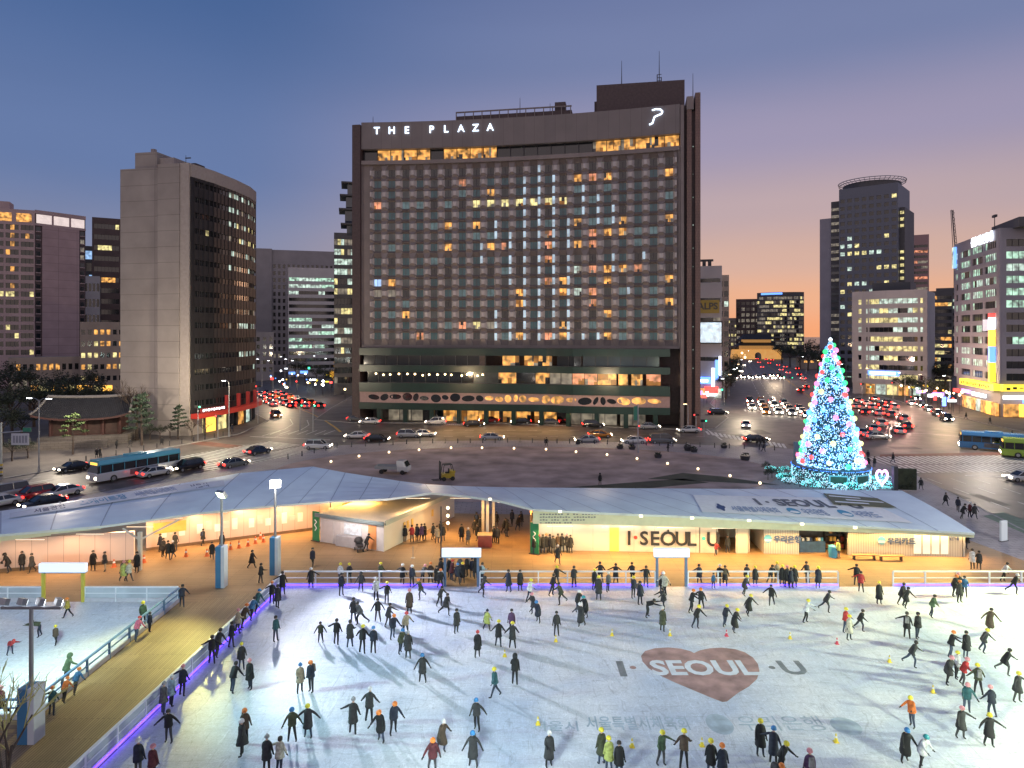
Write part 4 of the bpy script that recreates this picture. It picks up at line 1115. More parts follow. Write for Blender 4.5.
# the emblem under the ice
def flat(pts, name, m, z):
    q = MB(); q.face([(p[0], p[1], z) for p in pts], m); return q
heartm = mat('ice_heart_red', (.38, .235, .22), .5, var=.38, scale=1.1)
icelet = mat('ice_white_letters', (.70, .73, .80), .5, var=.1, scale=2)
icedk = mat('ice_grey_letters', (.18, .20, .22), .5, var=.25, scale=2)
icebl = mat('ice_pale_blue_letters', (.42, .50, .58), .5, var=.2, scale=2)
zi = ICE + .004
hp = [G(694, 653, ICE)]
outl = [(694, 653), (700, 650.3), (710, 648.2), (722, 647.6), (735, 649), (745, 652.3), (753, 657.5), (758, 664), (759.5, 671), (757, 679), (749, 686.5), (738, 693), (727, 701.5), (722.5, 702),
        (712, 698), (694, 690.5), (676, 683), (661, 676), (649, 668.5), (642.5, 661.5), (641, 656), (645, 651), (655, 648.2), (668, 647.4), (681, 648.6), (690, 651)]
q = flat([G(x, y, zi) for x, y in outl][::-1], 'h', heartm, zi)
struct(q.build('ice_heart'), 'dusty red heart under the ice')
def icetext(body, px, py, w_px, hgt, m, name, z, bold=.02, skew=0.0):
    c = G(px, py, z); wm = w_px * c.y / F
    o = text(body, m, None, name, (c.x, c.y, z), (1, skew, 0), (0, 1, 0), width=wm, height=hgt, bold=bold, depth=.0)
    return struct(o)
icetext('SEOUL', 703.5, 667.5, 105, 1.9, icelet, 'ice_letters', ICE + .008, .035)
icetext('I', 621.5, 668.5, 7, 1.9, icedk, 'ice_letters', zi)
icetext('U', 792.5, 667.5, 24, 1.75, icedk, 'ice_letters', zi, .03)
for px, m in ((633, heartm), (772, icedk)):
    c = G(px, 667.5, zi); q = MB(); q.face([(c.x + .2 * math.cos(i), c.y + .2 * math.sin(i), zi) for i in [k * math.pi / 6 for k in range(12)]], m); struct(q.build('ice_dot'))
icetext('서울특별시체육회', 637, 723, 102, 1.25, icebl, 'ice_letters', zi, .015)
icetext('우리은행', 780, 723, 84, 1.35, icebl, 'ice_letters', zi, 0)
icetext('서울시', 555, 726, 46, .9, icebl, 'ice_letters', zi, .01)
for px, py, rx, ry in ((719.5, 724, .68, .95), (846, 726, .75, .8)):
    c = G(px, py, zi); q = MB(); q.face([(c.x + rx * math.cos(k * math.pi / 10), c.y + ry * math.sin(k * math.pi / 10), zi) for k in range(20)], icebl); struct(q.build('ice_emblem'))

# ------------------------------------------------------------------ barriers
panelm = mat('barrier_panel', (.42, .47, .55), .25, var=.15, scale=.8)
railw = mat('barrier_rail_white', (.70, .73, .80), .4, var=.05)
kick = mat('barrier_kickboard', (.50, .50, .58), .5, var=.1)
railb = mat('barrier_rail_blue', (.12, .24, .42), .4, var=.1)
def barrier(label, a, b_, gaps=(), led=True, rail=railw, n=None, panel=False, h=1.15, group='ice rink barriers'):
    a = Vector(a); b_ = Vector(b_); d = b_ - a; l = d.length
    rt = thing('rink_barrier', label, 'barrier', (a.x, a.y, ICE - .03), math.atan2(d.y, d.x), group)
    spans = []; s = 0
    for g0, g1 in sorted(gaps): spans.append((s, g0)); s = g1
    spans.append((s, l))
    for s0, s1 in spans:
        q = MB(); q.box(s0, s1, -.07, .07, h - .07, h + .02, rail); q.box(s0, s1, -.035, .035, h * .55, h * .55 + .06, rail); q.build('rail', rt)
        q = MB(); q.box(s0 + .01, s1 - .01, -.05, .05, .02, .30, kick); q.build('kickboard', rt)
        if panel:
            q = MB(); q.box(s0 + .05, s1 - .05, -.015, .015, .31, h - .08, panelm); q.build('clear_panel', rt)
        if led:
            q = MB(); q.box(s0 + .02, s1 - .02, -.11, -.055, .12, .22, led_v); q.build('led_strip', rt)
        k = max(1, round((s1 - s0) / 2.4))
        for i in range(k + 1):
            x = s0 + (s1 - s0) * i / k
            q = MB(); q.box(x - .045, x + .045, -.06, .06, 0, h - .071, rail); q.build('post', rt)
    return rt
yb = 54.76
X = lambda px: XA(px, yb)
barrier('long white barrier with violet light strip along the far side of the big rink', (RX0, yb), (RX1, yb), gaps=[(X(443) - RX0, X(480) - RX0), (X(655) - RX0, X(688) - RX0), (X(838) - RX0, X(893) - RX0)], h=1.25)
barrier('white barrier with violet light strip beside the wooden walkway', (-19.75, RY0), (RX0 - .05, yb - .2), led=True, panel=True)
for o in bpy.data.objects:
    if o.name.startswith('led_strip') and o.parent and o.parent['label'].startswith('white barrier with violet'):
        o.location.y = .0
barrier('pale blue fenced barrier along the far side of the small rink', (-46, 51.66), (-25.25, 51.66), gaps=[(46 - 35.5, 46 - 32.3)], led=False, panel=True)
barrier('blue topped barrier along the walkway side of the small rink', (-25.1, 35.9), (-25.15, 51.6), led=False, rail=railb, h=1.1)
barrier('blue topped barrier closing the near end of the small rink', (-46, 35.85), (-25.2, 35.85), led=False, rail=railb, h=1.1)
for o in list(bpy.data.objects):                                # keep the violet strip on the ice side of the walkway barrier
    pass

# entrance arches
yel = mat('arch_yellow_paint', (.45, .40, .06), .5, var=.1)
bluep = mat('arch_blue_paint', (.10, .16, .28), .5, var=.1)
archsign = mat('arch_light_box', (.75, .8, .9), .4, emit=(.75, .85, 1), es=.55, var=0)
for label, x0, x1, y, h, pm in (('yellow legged entrance arch with a pale light box at the small rink', -35.4, -32.4, 51.6, 2.6, yel),
                             ('blue legged entrance arch with a white light box packed with waiting skaters', X(445), X(478), yb, 2.72, bluep),
                             ('blue legged entrance arch with a white light box and open gap to the rink', X(657), X(686), yb, 2.72, bluep)):
    rt = thing('entrance_arch', label, 'gate', ((x0 + x1) / 2, y, ICE - .03), 0, 'rink entrance arches'); hw_ = (x1 - x0) / 2
    for s in (-1, 1):
        q = MB(); q.box(s * hw_ - .1, s * hw_ + .1, -.1, .1, 0, h - .3, pm); q.build('post', rt)
    q = MB(); q.box(-hw_ - .25, hw_ + .25, -.16, .16, h - .3, h + .35, archsign); q.box(-hw_ - .25, hw_ + .25, -.17, .17, h - .36, h - .3, railb); q.build('light_box', rt)

# ------------------------------------------------------------------ floodlight masts
blu = mat('mast_box_blue', (.05, .19, .38), .5, var=.08)
blu2 = mat('mast_box_pale', (.55, .60, .68), .5, var=.05)
def mast(label, p, boxh, h, heads, lm, boxw=.36, pole=metal):
    rt = thing('floodlight_mast', label, 'floodlight', (p[0], p[1], DK), 0, 'floodlight masts round the rinks')
    q = MB(); q.box(-boxw, boxw * .2, -boxw, boxw, 0, boxh, blu); q.box(boxw * .2 + .001, boxw, -boxw, boxw, 0, boxh, blu2); q.build('ballast_box', rt, bevel=.02)
    q = MB(); q.cyl((0, 0, boxh), (0, 0, h), .11, .09, pole, 10); q.build('pole', rt)
    if len(heads) > 1:
        q = MB(); q.box(-1.5, 1.5, -.06, .06, h - .05, h + .07, pole); q.build('crossbar', rt)
    for hx, dr, sz in heads:
        d = Vector(dr).normalized(); m3 = d.to_track_quat('Y', 'Z').to_matrix()
        q = MB(); c = Vector((hx, 0, h + .32))
        q.obox(c, (sz, .13, sz * .72), metal, mtx=m3)
        hd = q.build('lamp_head', rt)
        q = MB(); q.obox(c + d * .135, (sz * .9, .012, sz * .62), lm, mtx=m3); q.build('lamp_glass', hd)
    return rt
mast('tall floodlight mast with blazing white lamp on a blue and white box', (-20.0, 57.7), 3.15, 7.3, [(0, (.35, -1, -.3), .46)], mat('flood_glow', (1, 1, 1), .4, emit=(1, .97, .9), es=60, var=0))
mast('floodlight mast with tilted greenish lamp on a blue and white box', (-23.3, 54.8), 3.3, 7.1, [(0, (-.55, -1, -.7), .42)], lamp_g)
mast('floodlight mast with a row of four lamps seen from behind', (-24.0, 34.1), 2.75, 6.6, [(-1.35, (.3, 1, -.4), .22), (-.45, (.5, 1, -.4), .22), (.45, (.8, 1, -.4), .22), (1.35, (1, 1, -.4), .22)], lamp_w, .42)
mast('floodlight mast beyond the right end of the big rink', (50.6, 52), 3.0, 9.2, [(-.8, (-1, -.3, -.25), .46), (.8, (-1, .1, -.25), .46)], lamp_y)
mast('floodlight mast beyond the near right corner of the big rink', (50.6, 30), 3.0, 9.2, [(-.8, (-1, .5, -.25), .46), (.8, (-1, .1, -.25), .46)], lamp_w)
FL = .72
for label, x_ in (('added unseen floodlight mast at the near edge of the big rink, left one', -3), ('added unseen floodlight mast at the near edge of the big rink, right one', 25)):
    mast(label, (x_, 20.2), 3, 6.2, [(-.6, (-.2, 1, -.4), .4), (.6, (.2, 1, -.4), .4)], lamp_w)  # masts added out of view to brighten the near ice
light('SPOT', (-3, 20.6, 6.8), 11000, (.80, 1, .93), (2, 46, 0), 1.2, 95)  # added fill for the ice, left near mast
light('SPOT', (25, 20.6, 6.8), 16000, (.88, 1, .74), (22, 48, 0), 1.2, 95)  # added fill for the ice, right near mast
light('SPOT', (-19.7, 57.0, 8.0), 40000 * FL, (.78, .84, 1), (16, 32, 0), .35, 84)
light('SPOT', (-23.7, 53.9, 7.6), 14000 * FL, (.97, .93, .28), (-23.5, 40, 0), .35, 62)
light('SPOT', (-23.2, 35.1, 7.2), 14000 * FL, (.58, 1, .92), (14, 42, 0), .35, 80)
light('SPOT', (-25.2, 35.1, 7.2), 10500 * FL, (.66, 1, .95), (-34, 46, 0), .35, 120)
light('SPOT', (50.2, 52, 9.7), 330000 * FL, (.86, 1, .40), (14, 43, 0), .35, 88)
light('SPOT', (50.2, 51.5, 9.9), 30000, (.95, 1, .66), (12, 64, 3.5), .35, 80)  # extra spot added to brighten the canopy and its fascia
light('POINT', (-19.8, 57.2, 8.4), 1500, (1, .97, .9), None, .3)
light('POINT', (50.4, 53.5, 10.2), 6000, (.95, .96, .9), None, .3)  # spill light added to lift the canopy roof
light('SPOT', (50.2, 30.3, 9.7), 170000 * FL, (.84, 1, .72), (8, 42, 0), .35, 88)

# ------------------------------------------------------------------ the long canopy
roofm = mat('canopy_membrane', (.72, .82, .94), .4, var=.1, scale=.35, bump=.35)
soffit = mat('canopy_soffit', (.62, .58, .48), .7, var=.08)
trimm = mat('canopy_trim', (.50, .58, .60), .4, var=.05)
cream = mat('canopy_fascia_cream', (.50, .54, .40), .6, var=.06)
front = [Vector((-58, 50.5, 3.7))] + [P(*t) for t in ((0, 534.5, 57), (50, 530, 58), (100, 526, 59.5), (150, 519.5, 61.5), (200, 512.5, 64), (265, 506, 66.5), (330, 501, 68), (388, 498.5, 67), (432, 492.5, 66.5),
        (470, 496.2, 64.5), (500, 500.5, 63.5), (533, 509, 62.5), (600, 512.5, 62.5), (700, 516.5, 62), (800, 522.5, 61.5), (900, 528.5, 61), (975, 533, 60.5))]
rear = [Vector((-64, 60, 3.2))] + [P(*t) for t in ((0, 511, 66), (60, 502.5, 68), (117, 494, 70), (180, 483.5, 73), (240, 473, 76), (313, 466.5, 79), (345, 472.5, 77.5), (400, 481, 75), (425, 484, 74.2),
        (450, 485.5, 73), (475, 486.5, 72.2), (500, 487, 71.5), (533, 487.5, 71.3), (600, 488, 71.2), (700, 488.6, 71.1), (810, 489.5, 71), (902, 490.7, 71))]
croot = Vector((-5, 66, DK))
ct = thing('canopy', 'long white undulating canopy roof sweeping over the rink buildings', 'canopy', croot)
NS = 6
def rpt(i, j):
    t = j / NS
    p = front[i].lerp(rear[i], t)
    bow = .16 * math.sin(math.pi * t) - (.25 * math.sin(math.pi * t) if 7 <= i <= 11 else 0)
    return p + Vector((0, 0, bow)) - croot
b = MB()
n_ = len(front)
th = Vector((0, 0, -.2))
for i in range(n_ - 1):
    for j in range(NS):
        a0, a1, a2, a3 = rpt(i, j), rpt(i + 1, j), rpt(i + 1, j + 1), rpt(i, j + 1)
        b.face([a0, a1, a2, a3], roofm); b.face([a3 + th, a2 + th, a1 + th, a0 + th], soffit)
    b.face([rpt(i, 0) + th, rpt(i + 1, 0) + th, rpt(i + 1, 0), rpt(i, 0)], trimm)
    b.face([rpt(i, NS), rpt(i + 1, NS), rpt(i + 1, NS) + th, rpt(i, NS) + th], trimm)
for i in (0, n_ - 1):
    for j in range(NS): b.face([rpt(i, j), rpt(i, j + 1), rpt(i, j + 1) + th, rpt(i, j) + th], trimm)
seamm = mat('membrane_seam', (.40, .46, .56), .5, var=.1)
for i in range(n_ - 1):                                        # welded seams over the membrane
    L0 = (front[i + 1] - front[i]).length; ns = max(1, round(L0 / 3.2))
    for k in range(ns):
        u0 = k / ns; u1 = u0 + .09 / L0
        for j in range(NS):
            pp_ = [rpt(i, j + a_).lerp(rpt(i + 1, j + a_), u_) + Vector((0, 0, .018)) for a_, u_ in ((0, u0), (0, u1), (1, u1), (1, u0))]
            b.face(pp_, seamm)
ro = b.build('roof', ct)
bm = bmesh.new(); bm.from_mesh(ro.data); bmesh.ops.remove_doubles(bm, verts=bm.verts, dist=.001); bmesh.ops.recalc_face_normals(bm, faces=bm.faces); bm.to_mesh(ro.data); bm.free()
q = MB()
zlow = {12: 3.1, 13: 3.0, 14: 2.9, 15: 2.78, 16: 2.62, 17: 2.42}
for i in range(12, n_ - 1):
    a0, a1 = front[i] - croot, front[i + 1] - croot
    o_ = Vector((0, .12, 0))
    q.face([Vector((a0.x, a0.y + .12, zlow[i] - DK)), Vector((a1.x, a1.y + .12, zlow[i + 1] - DK)), a1 + o_ + th, a0 + o_ + th], cream)
    q.face([Vector((a1.x, a1.y + .16, zlow[i + 1] - DK)), Vector((a0.x, a0.y + .16, zlow[i] - DK)), a0 + o_ + th + Vector((0, .04, 0)), a1 + o_ + th + Vector((0, .04, 0))], cream)
q.build('fascia', ct); q = MB()
for i in range(0, 3):
    a0, a1 = front[i] - croot, front[i + 1] - croot; o_ = Vector((0, .12, 0))
    q.face([a0 + o_ + th * (4 - i), a1 + o_ + th * (3 - i + .5), a1 + o_ + th, a0 + o_ + th], cream)
q.build('fascia', ct)
# roof banner and its lettering
def onroof(px, py, lift=.03):
    """the point of the roof seen at this pixel: search the patches"""
    best = None
    for i in range(n_ - 1):
        for u in range(6):
            for v in range(25):
                fu, fv = u / 6, v / 24
                a = rpt(i, fv * NS if False else 0)
                p0 = front[i].lerp(front[i + 1], fu); p1 = rear[i].lerp(rear[i + 1], fu)
                p = p0.lerp(p1, fv)
                bow = .16 * math.sin(math.pi * fv) - (.25 * math.sin(math.pi * fv) if 7 <= i <= 11 else 0)
                p = p + Vector((0, 0, bow))
                X_ = 512 + F * p.x / p.y; Y_ = YH + F * (H - p.z) / p.y
                d = (X_ - px) ** 2 + (Y_ - py) ** 2
                if best is None or d < best[0]: best = (d, p)
    return best[1] + Vector((0, 0, lift)) - croot
bann = mat('roof_banner_white', (.88, .88, .90), .5, var=.05)
def roofquad(name, corners, m, lift, nx=14, ny=3, par=ct):
    q_ = MB(); g_ = []
    c0, c1, c2, c3 = [Vector(c) for c in corners]           # near left, near right, far right, far left in the picture's plane of the roof
    for j in range(ny + 1):
        row_ = []
        for i in range(nx + 1):
            a = c0.lerp(c1, i / nx).lerp(c3.lerp(c2, i / nx), j / ny); row_.append(a)
        g_.append(row_)
    for j in range(ny):
        for i in range(nx):
            q_.face([g_[j][i], g_[j][i + 1], g_[j + 1][i + 1], g_[j + 1][i]], m)
    return q_.build(name, par)
def lifted(p, l): return Vector(p) + Vector((0, 0, l))
bc = [onroof(703, 513.5, .07), onroof(912, 524, .07), onroof(862, 499.5, .07), onroof(692, 494.5, .07)]
bo = roofquad('banner', bc, bann, 0)
def rp(u, v, l):
    """a point on the banner, u along and v up"""
    return bc[0].lerp(bc[1], u).lerp(bc[3].lerp(bc[2], u), v) + Vector((0, 0, l))
def bannertext(body, u0, u1, v0, v1, m, name='lettering', bold=.03):
    o = text(body, m, bo, name, (0, 0, 0), (1, 0, 0), (0, 1, 0), width=1, height=1, bold=bold, depth=0)
    for vx in o.data.vertices:
        u = u0 + (vx.co.x + .5) * (u1 - u0); v = v0 + (vx.co.y + .5) * (v1 - v0)
        vx.co = rp(u, v, .03)
    return o
navy = mat('print_navy', (.05, .09, .22), .6, var=0)
prgrey = mat('print_grey', (.16, .17, .20), .6, var=0)
prsky = mat('print_sky_blue', (.08, .33, .55), .6, var=0)
prpale = mat('print_pale_blue', (.32, .40, .58), .6, var=0)
bannertext('I · SEOUL · U', .33, .90, .50, .86, prgrey, bold=.045)
bannertext('서울특별시체육회', .16, .40, .12, .40, prpale)
bannertext('우리은행', .52, .64, .12, .40, prpale); bannertext('우리카드', .78, .90, .12, .40, prpale)
for u0, v0, ru, rv, m in ((.11, .3, .024, .2, navy), (.475, .27, .03, .15, prsky), (.735, .27, .03, .15, prsky)):
    q = MB(); q.face([rp(u0 + ru * math.cos(k * math.pi / 8) * (1 if m is prsky or k % 4 < 2 else .7), v0 + rv * math.sin(k * math.pi / 8) * (1 if m is prsky or k % 4 < 2 else .7), .03) for k in range(16)], m); q.build('emblem', bo)
for u0, v0 in ((.475, .22), (.735, .22)):
    q = MB(); q.face([rp(u0 + .024 * math.cos(k * math.pi / 8), v0 + .06 * math.sin(k * math.pi / 8), .035) for k in range(16)], bann); q.build('emblem', bo)
# olive print with pale bars at the upper right of the roof
c4 = [onroof(833, 503.5, .07), onroof(893, 508.5, .07), onroof(872, 501.0, .07), onroof(820, 496.5, .07)]
pr = roofquad('printed_panel', [onroof(832, 507, .13), onroof(896, 509.5, .13), onroof(876, 499, .13), onroof(824, 495.5, .13)], mat('print_olive', (.16, .15, .08), .6, var=.1), 0)
cc = [onroof(832, 507, .15), onroof(896, 509.5, .15), onroof(876, 499, .15), onroof(824, 495.5, .15)]
q = MB()
for k in range(3):
    v0, v1 = .17 + k * .27, .28 + k * .27
    u0, u1 = (.06, .62) if k != 1 else (.3, .94)
    f_ = lambda u, v: cc[0].lerp(cc[1], u).lerp(cc[3].lerp(cc[2], u), v)
    q.face([f_(u0, v0), f_(u1, v0), f_(u1, v1), f_(u0, v1)], bann)
q.build('bars', pr)
# banner on the left wing of the roof
lc = [onroof(12, 519, .07), onroof(160, 494.5, .07), onroof(224, 486, .07), onroof(224, 482.5, .07), onroof(150, 488, .07), onroof(10, 514, .07)]
palebl = mat('roof_banner_pale', (.62, .68, .78), .5, var=.05)
q = MB(); q.face([lc[0], lc[1], lc[4], lc[5]], palebl); q.face([lc[1], lc[2], lc[3], lc[4]], palebl); lb = q.build('banner', ct)
def lbp(u, v, l):
    a = lc[0].lerp(lc[1], u / .66) if u < .66 else lc[1].lerp(lc[2], (u - .66) / .34)
    c_ = lc[5].lerp(lc[4], u / .66) if u < .66 else lc[4].lerp(lc[3], (u - .66) / .34)
    return a.lerp(c_, v) + Vector((0, 0, l))
for body, u0, u1, m in (('서울광장', .10, .24, navy), ('스케이트장', .30, .52, prsky), ('서울특별시체육회', .56, .76, prpale), ('서울시', .83, .92, navy)):
    o = text(body, m, lb, 'lettering', (0, 0, 0), (1, 0, 0), (0, 1, 0), width=1, height=1, bold=.03, depth=0)
    for vx in o.data.vertices:
        vx.co = lbp(u0 + (vx.co.x + .5) * (u1 - u0), .2 + (vx.co.y + .5) * .62, .03)
# posts
colm = mat('canopy_post', (.55, .52, .46), .5, var=.05)
for px, pyb, D_, zt in ((140, 572.5, 58.7, 3.6), (441, 559, 62.2, 4.9), (487.5, 541, 66.5, 4.7), (483, 536, 69.3, 4.4), (493.5, 536, 69.3, 4.4)):
    x = XA(px, D_); q = MB(); hw_ = .055 if px == 441 else .14; q.box(x - hw_ - croot.x, x + hw_ - croot.x, D_ - hw_ - croot.y, D_ + hw_ - croot.y, 0, zt - DK - .1, dkmetal if px == 441 else colm); q.build('post', ct)
x = XA(140, 58.7); q = MB()
for sx, dy in ((1.9, 3.0), (-1.6, .2)):
    q.cyl((x - croot.x, 58.7 - croot.y, 2.6), (x + sx - croot.x, 58.7 + dy - croot.y, 3.5), .09, .09, colm, 6)
q.build('brace', ct)
for px, py in ((490, 499), (560, 511.5), (641, 516), (692, 518), (749, 520.5), (802, 524), (855, 527.5), (909, 531), (962, 534)):
    D_ = 61.4 if px > 533 else 63; p = P(px, py, D_ - .2) - croot
    q = MB(); q.obox(p, (.14, .10, .09), mat('eave_lamp', (1, 1, 1), .4, emit=(1, .85, .5), es=2, var=0)); q.build('eave_lamp', ct)

# ------------------------------------------------------------------ pavilions under the canopy
pinkw = brickmat('pink_panel_wall', (.62, .47, .43), (.58, .44, .41), (.33, .25, .22), 1.22, 3.6, .022, .6, rot=(R(90), 0, 0), off=0, var=.08)
creamw = brickmat('cream_panel_wall', (.64, .55, .45), (.60, .52, .43), (.40, .33, .26), 1.9, 4, .018, .6, rot=(R(90), 0, 0), off=0, var=.06)
ribw = brickmat('ribbed_grey_wall', (.46, .45, .41), (.42, .41, .38), (.30, .29, .26), .22, 4, .03, .5, rot=(R(90), 0, 0), off=0, var=.06)
steelb = mat('steel_blue_trim', (.18, .25, .29), .4, .3, var=.08)
ochre = mat('warm_ochre', (.62, .40, .10), .6, var=.1)  # one plain ochre for boards, notices and goods
def wallrun(name, label, A_, B_, h, m, th=.25, cat='wall', trim=None):
    rt_, l_ = frame_root(name, label, cat, A_, B_); rt_.location.z = DK
    q_ = MB(); q_.box(0, l_, 0, th, 0, h, m); q_.build('wall_panel', rt_)
    q_ = MB(); q_.box(0, l_, -.03, -.002, 0, .28, mat('dark_skirting', (.16, .10, .06), .6, var=.2)); q_.build('skirting', rt_)
    return rt_, l_
wa, la = wallrun('panel_wall', 'pink panelled wall under the left wing of the canopy', (-52, 56.2), G(134, 562.5, DK)[:2], 2.75, pinkw)
q = MB(); s0 = la - 13.4; q.box(s0, s0 + 2.3, -.12, -.035, .1, 2.2, ochre); q.box(s0 + .15, s0 + 2.15, -.14, -.121, .25, 2.0, mat('green_notice', (.35, .42, .12), .6, var=.3, scale=2)); q.build('notice_board', wa)
wb, lb_ = wallrun('panel_wall', 'long pink panelled wall with notices set back beside the orange cones', G(146, 551, DK)[:2], G(330, 528, DK)[:2], 2.9, pinkw)
q = MB()
for i in range(22):
    if i in (3, 9, 17): continue
    s0 = 1.2 + i * .78; q.box(s0, s0 + .52, -.05, -.003, 1.05 + .25 * (i % 2), 1.75 + .2 * (i % 3), (white, mat('pale_pink_notice', (.65, .50, .50), .6, var=.1))[i % 2])
q.build('notices', wb)
q = MB(); q.box(.6, 3.4, -.06, -.003, 1.5, 2.5, ochre); q.build('sign_panel', wb)
wc, lc_ = wallrun('panel_wall', 'cream wall behind the ticket booth', G(331, 528, DK)[:2], (XA(392, 75.5), 75.5), 3.1, creamw)
q = MB(); q.box(1.2, 3.4, -.05, -.003, 1.6, 2.4, mat('brown_notice', (.35, .2, .1), .6, var=.2)); q.build('sign_panel', wc)

# ticket booth
pc = Vector(G(383.7, 551.6, DK)[:2]); pl_ = Vector(G(320.3, 541.7, DK)[:2])
tb, tw_ = frame_root('ticket_booth', 'long white ticket booth with a steel blue roof edge and a stroller parked in front', 'booth', pl_, pc); tb.location.z = DK
dv_ = Vector(G(454, 516.6, DK)[:2]) - pc; Mi = Matrix.Rotation(-tb.rotation_euler.z, 2); e_ = Mi @ dv_
bw = mat('booth_white_panel', (.62, .60, .62), .5, var=.06)
q = MB(); q.prism([(0, 0), (tw_, 0), (tw_ + e_.x, e_.y), (e_.x * .75, e_.y * .95)], 0, 2.55, bw); q.build('wall', tb)
q = MB(); q.prism([(-.5, -.15), (tw_ + .15, -.15), (tw_ + e_.x + .15, e_.y), (e_.x * .75, e_.y * .95)], 2.55, 2.62, mat('booth_roof_cream', (.55, .50, .38), .6, var=.05))
q.box(-.5, tw_ + .15, -.25, -.151, 2.45, 2.8, steelb); q.build('roof', tb)
side = Run([(tw_, 0), (tw_ + e_.x, e_.y)]); q = MB(); side.slab(q, 0, side.L, 0, 2.54, -.04, -.002, creamw); side.slab(q, 0, side.L, 2.45, 2.9, -.28, -.151, mat('booth_side_trim', (.42, .42, .34), .5, var=.05)); q.build('side_panel', tb)
for s0, s1, z0_, z1_, m in ((.25, 1.6, .05, 2.2, mat('booth_door', (.56, .53, .55), .5, var=.05)), (1.75, 2.5, .05, 2.2, mat('booth_door', (.56, .53, .55), .5)), (5.7, 6.6, .05, 2.3, mat('orange_door', (.70, .30, .12), .5, var=.1))):
    q = MB(); q.box(s0, s1, -.05, -.003, z0_, z1_, m); q.build('door', tb)
q = MB(); q.box(2.9, 4.9, -.06, -.003, 1.15, 2.2, mat('booth_window', (.5, .55, .6), .2, emit=(.7, .8, 1), es=.22, var=.3, scale=3)); q.build('window', tb)
q = MB(); q.box(2.2, 5.1, -.45, -.061, .02, 1.0, mat('counter_grey', (.36, .36, .40), .5, var=.1)); q.build('counter', tb)
for s_ in (3.2, 3.8, 4.6, 8.5):
    q = MB(); side.slab(q, s_, s_ + .34, 1.2, 1.9, -.1, -.042, ochre); q.build('notice', tb)
rt = thing('globe_lights', 'three glowing globe lamps stacked on a stand beside the ticket booth', 'lamp', (XA(448, 70.5), 70.5, DK))
q = MB(); q.cyl((0, 0, 0), (0, 0, 2.6), .04, .04, dkmetal, 6); q.build('stand', rt)
for z_ in (.8, 1.55, 2.35):
    q = MB(); q.ball((0, -.12, z_), .17, mat('globe_glow', (1, 1, 1), .4, emit=(1, .8, .5), es=3.2, var=0), 12, 8); q.build('globe', rt)

# right pavilion: blank wall, door bay, big letters, two branded bays and a stall
A_ = Vector(G(532, 550, DK)[:2]); B_ = Vector(G(963, 557, DK)[:2])
pv_, pw = frame_root('rink_pavilion', 'low pavilion with large black lettering, open bays and grey ribbed walls under the canopy', 'pavilion', A_, B_); pv_.location.z = DK
def sx(px):
    r_ = (px - 512) / F; d = B_ - A_
    return (r_ * A_.y - A_.x) / (d.x - r_ * d.y) * pw
q = MB()
q.box(0, sx(718), 0, .25, 0, 2.9, creamw); q.box(sx(736), sx(748), 0, .25, 0, 2.9, creamw)
q.box(0, pw, 5.0, 5.2, 0, 3.2, creamw); q.box(-.2, -.01, 0, 5.2, 0, 3.3, mat('orange_reveal', (.65, .32, .14), .6, var=.1)); q.box(pw, pw + .2, 0, 5.2, 0, 2.45, ribw)
q.build('wall', pv_)
for a0, a1 in ((764, 799), (848, 962)):
    q = MB(); q.box(sx(a0), sx(a1), -.02, .22, 0, 2.75, ribw); q.build('ribbed_wall', pv_)
q = MB(); q.box(sx(799), sx(848), 2.5, 2.7, 0, 2.9, mat('stall_back', (.10, .08, .08), .7, var=.3)); q.box(sx(764), sx(766), .25, 5, 0, 2.8, creamw); q.box(sx(749.5), sx(750.5), .3, 5, 0, 2.8, creamw); q.build('partition', pv_)
q = MB(); q.box(sx(609.5), sx(619), -.05, -.003, .02, 2.4, mat('yellow_door', (.75, .58, .12), .5, emit=(1, .7, .1), es=.25, var=.1)); q.build('door', pv_)
q = MB(); q.box(sx(700), sx(716), -.04, -.003, .02, 2.45, creamw); q.box(sx(700) - .05, sx(700), -.05, -.003, 0, 2.5, dkmetal); q.box(sx(716), sx(716) + .05, -.05, -.003, 0, 2.5, dkmetal); q.build('door', pv_)
blk = mat('black_letters', (.02, .02, .025), .5, var=0)
for ch, px in (('I', 629), ('S', 644), ('E', 655), ('O', 668), ('U', 681.5), ('L', 692), ('U', 713)):
    text(ch, blk, pv_, 'lettering', (sx(px), -.06, 1.3), (1, 0, 0), (0, 0, 1), height=1.3 if ch != 'O' else 1.36, bold=.02, depth=.08)
for px, m in ((635.5, mat('red_dot', (.7, .05, .04), .5, var=0)), (703.5, mat('teal_dot', (.05, .45, .45), .5, var=0))):
    q = MB(); q.cyl((sx(px), -.12, 1.35), (sx(px), -.061, 1.35), .17, .17, m, 14); q.build('dot', pv_)
q = MB(); q.cyl((sx(668), -.14, 2.05), (sx(668), -.06, 2.05), .09, .09, blk, 8); q.build('dot', pv_)
for px, body in ((787, '우리은행'), (901, '우리카드')):
    text(body, navy, pv_, 'lettering', (sx(px), -.06, 1.4), (1, 0, 0), (0, 0, 1), height=.66, bold=.03, depth=.04)
    x = sx(px) - 1.75
    q = MB(); q.cyl((x, -.09, 1.4), (x, -.03, 1.4), .36, .36, prsky, 18); q.build('emblem', pv_)
    q = MB(); q.box(x - .3, x + .3, -.10, -.091, 1.2, 1.37, white); q.build('emblem', pv_)
for i in range(4):
    px0 = 913.5 + i * 9; q = MB(); q.box(sx(px0), sx(px0 + 7.4), -.07, -.025, .25, 2.0, mat('lit_poster', (.7, .75, .7), .4, emit=(.85, 1, .9), es=.3, var=0)); q.build('poster', pv_)
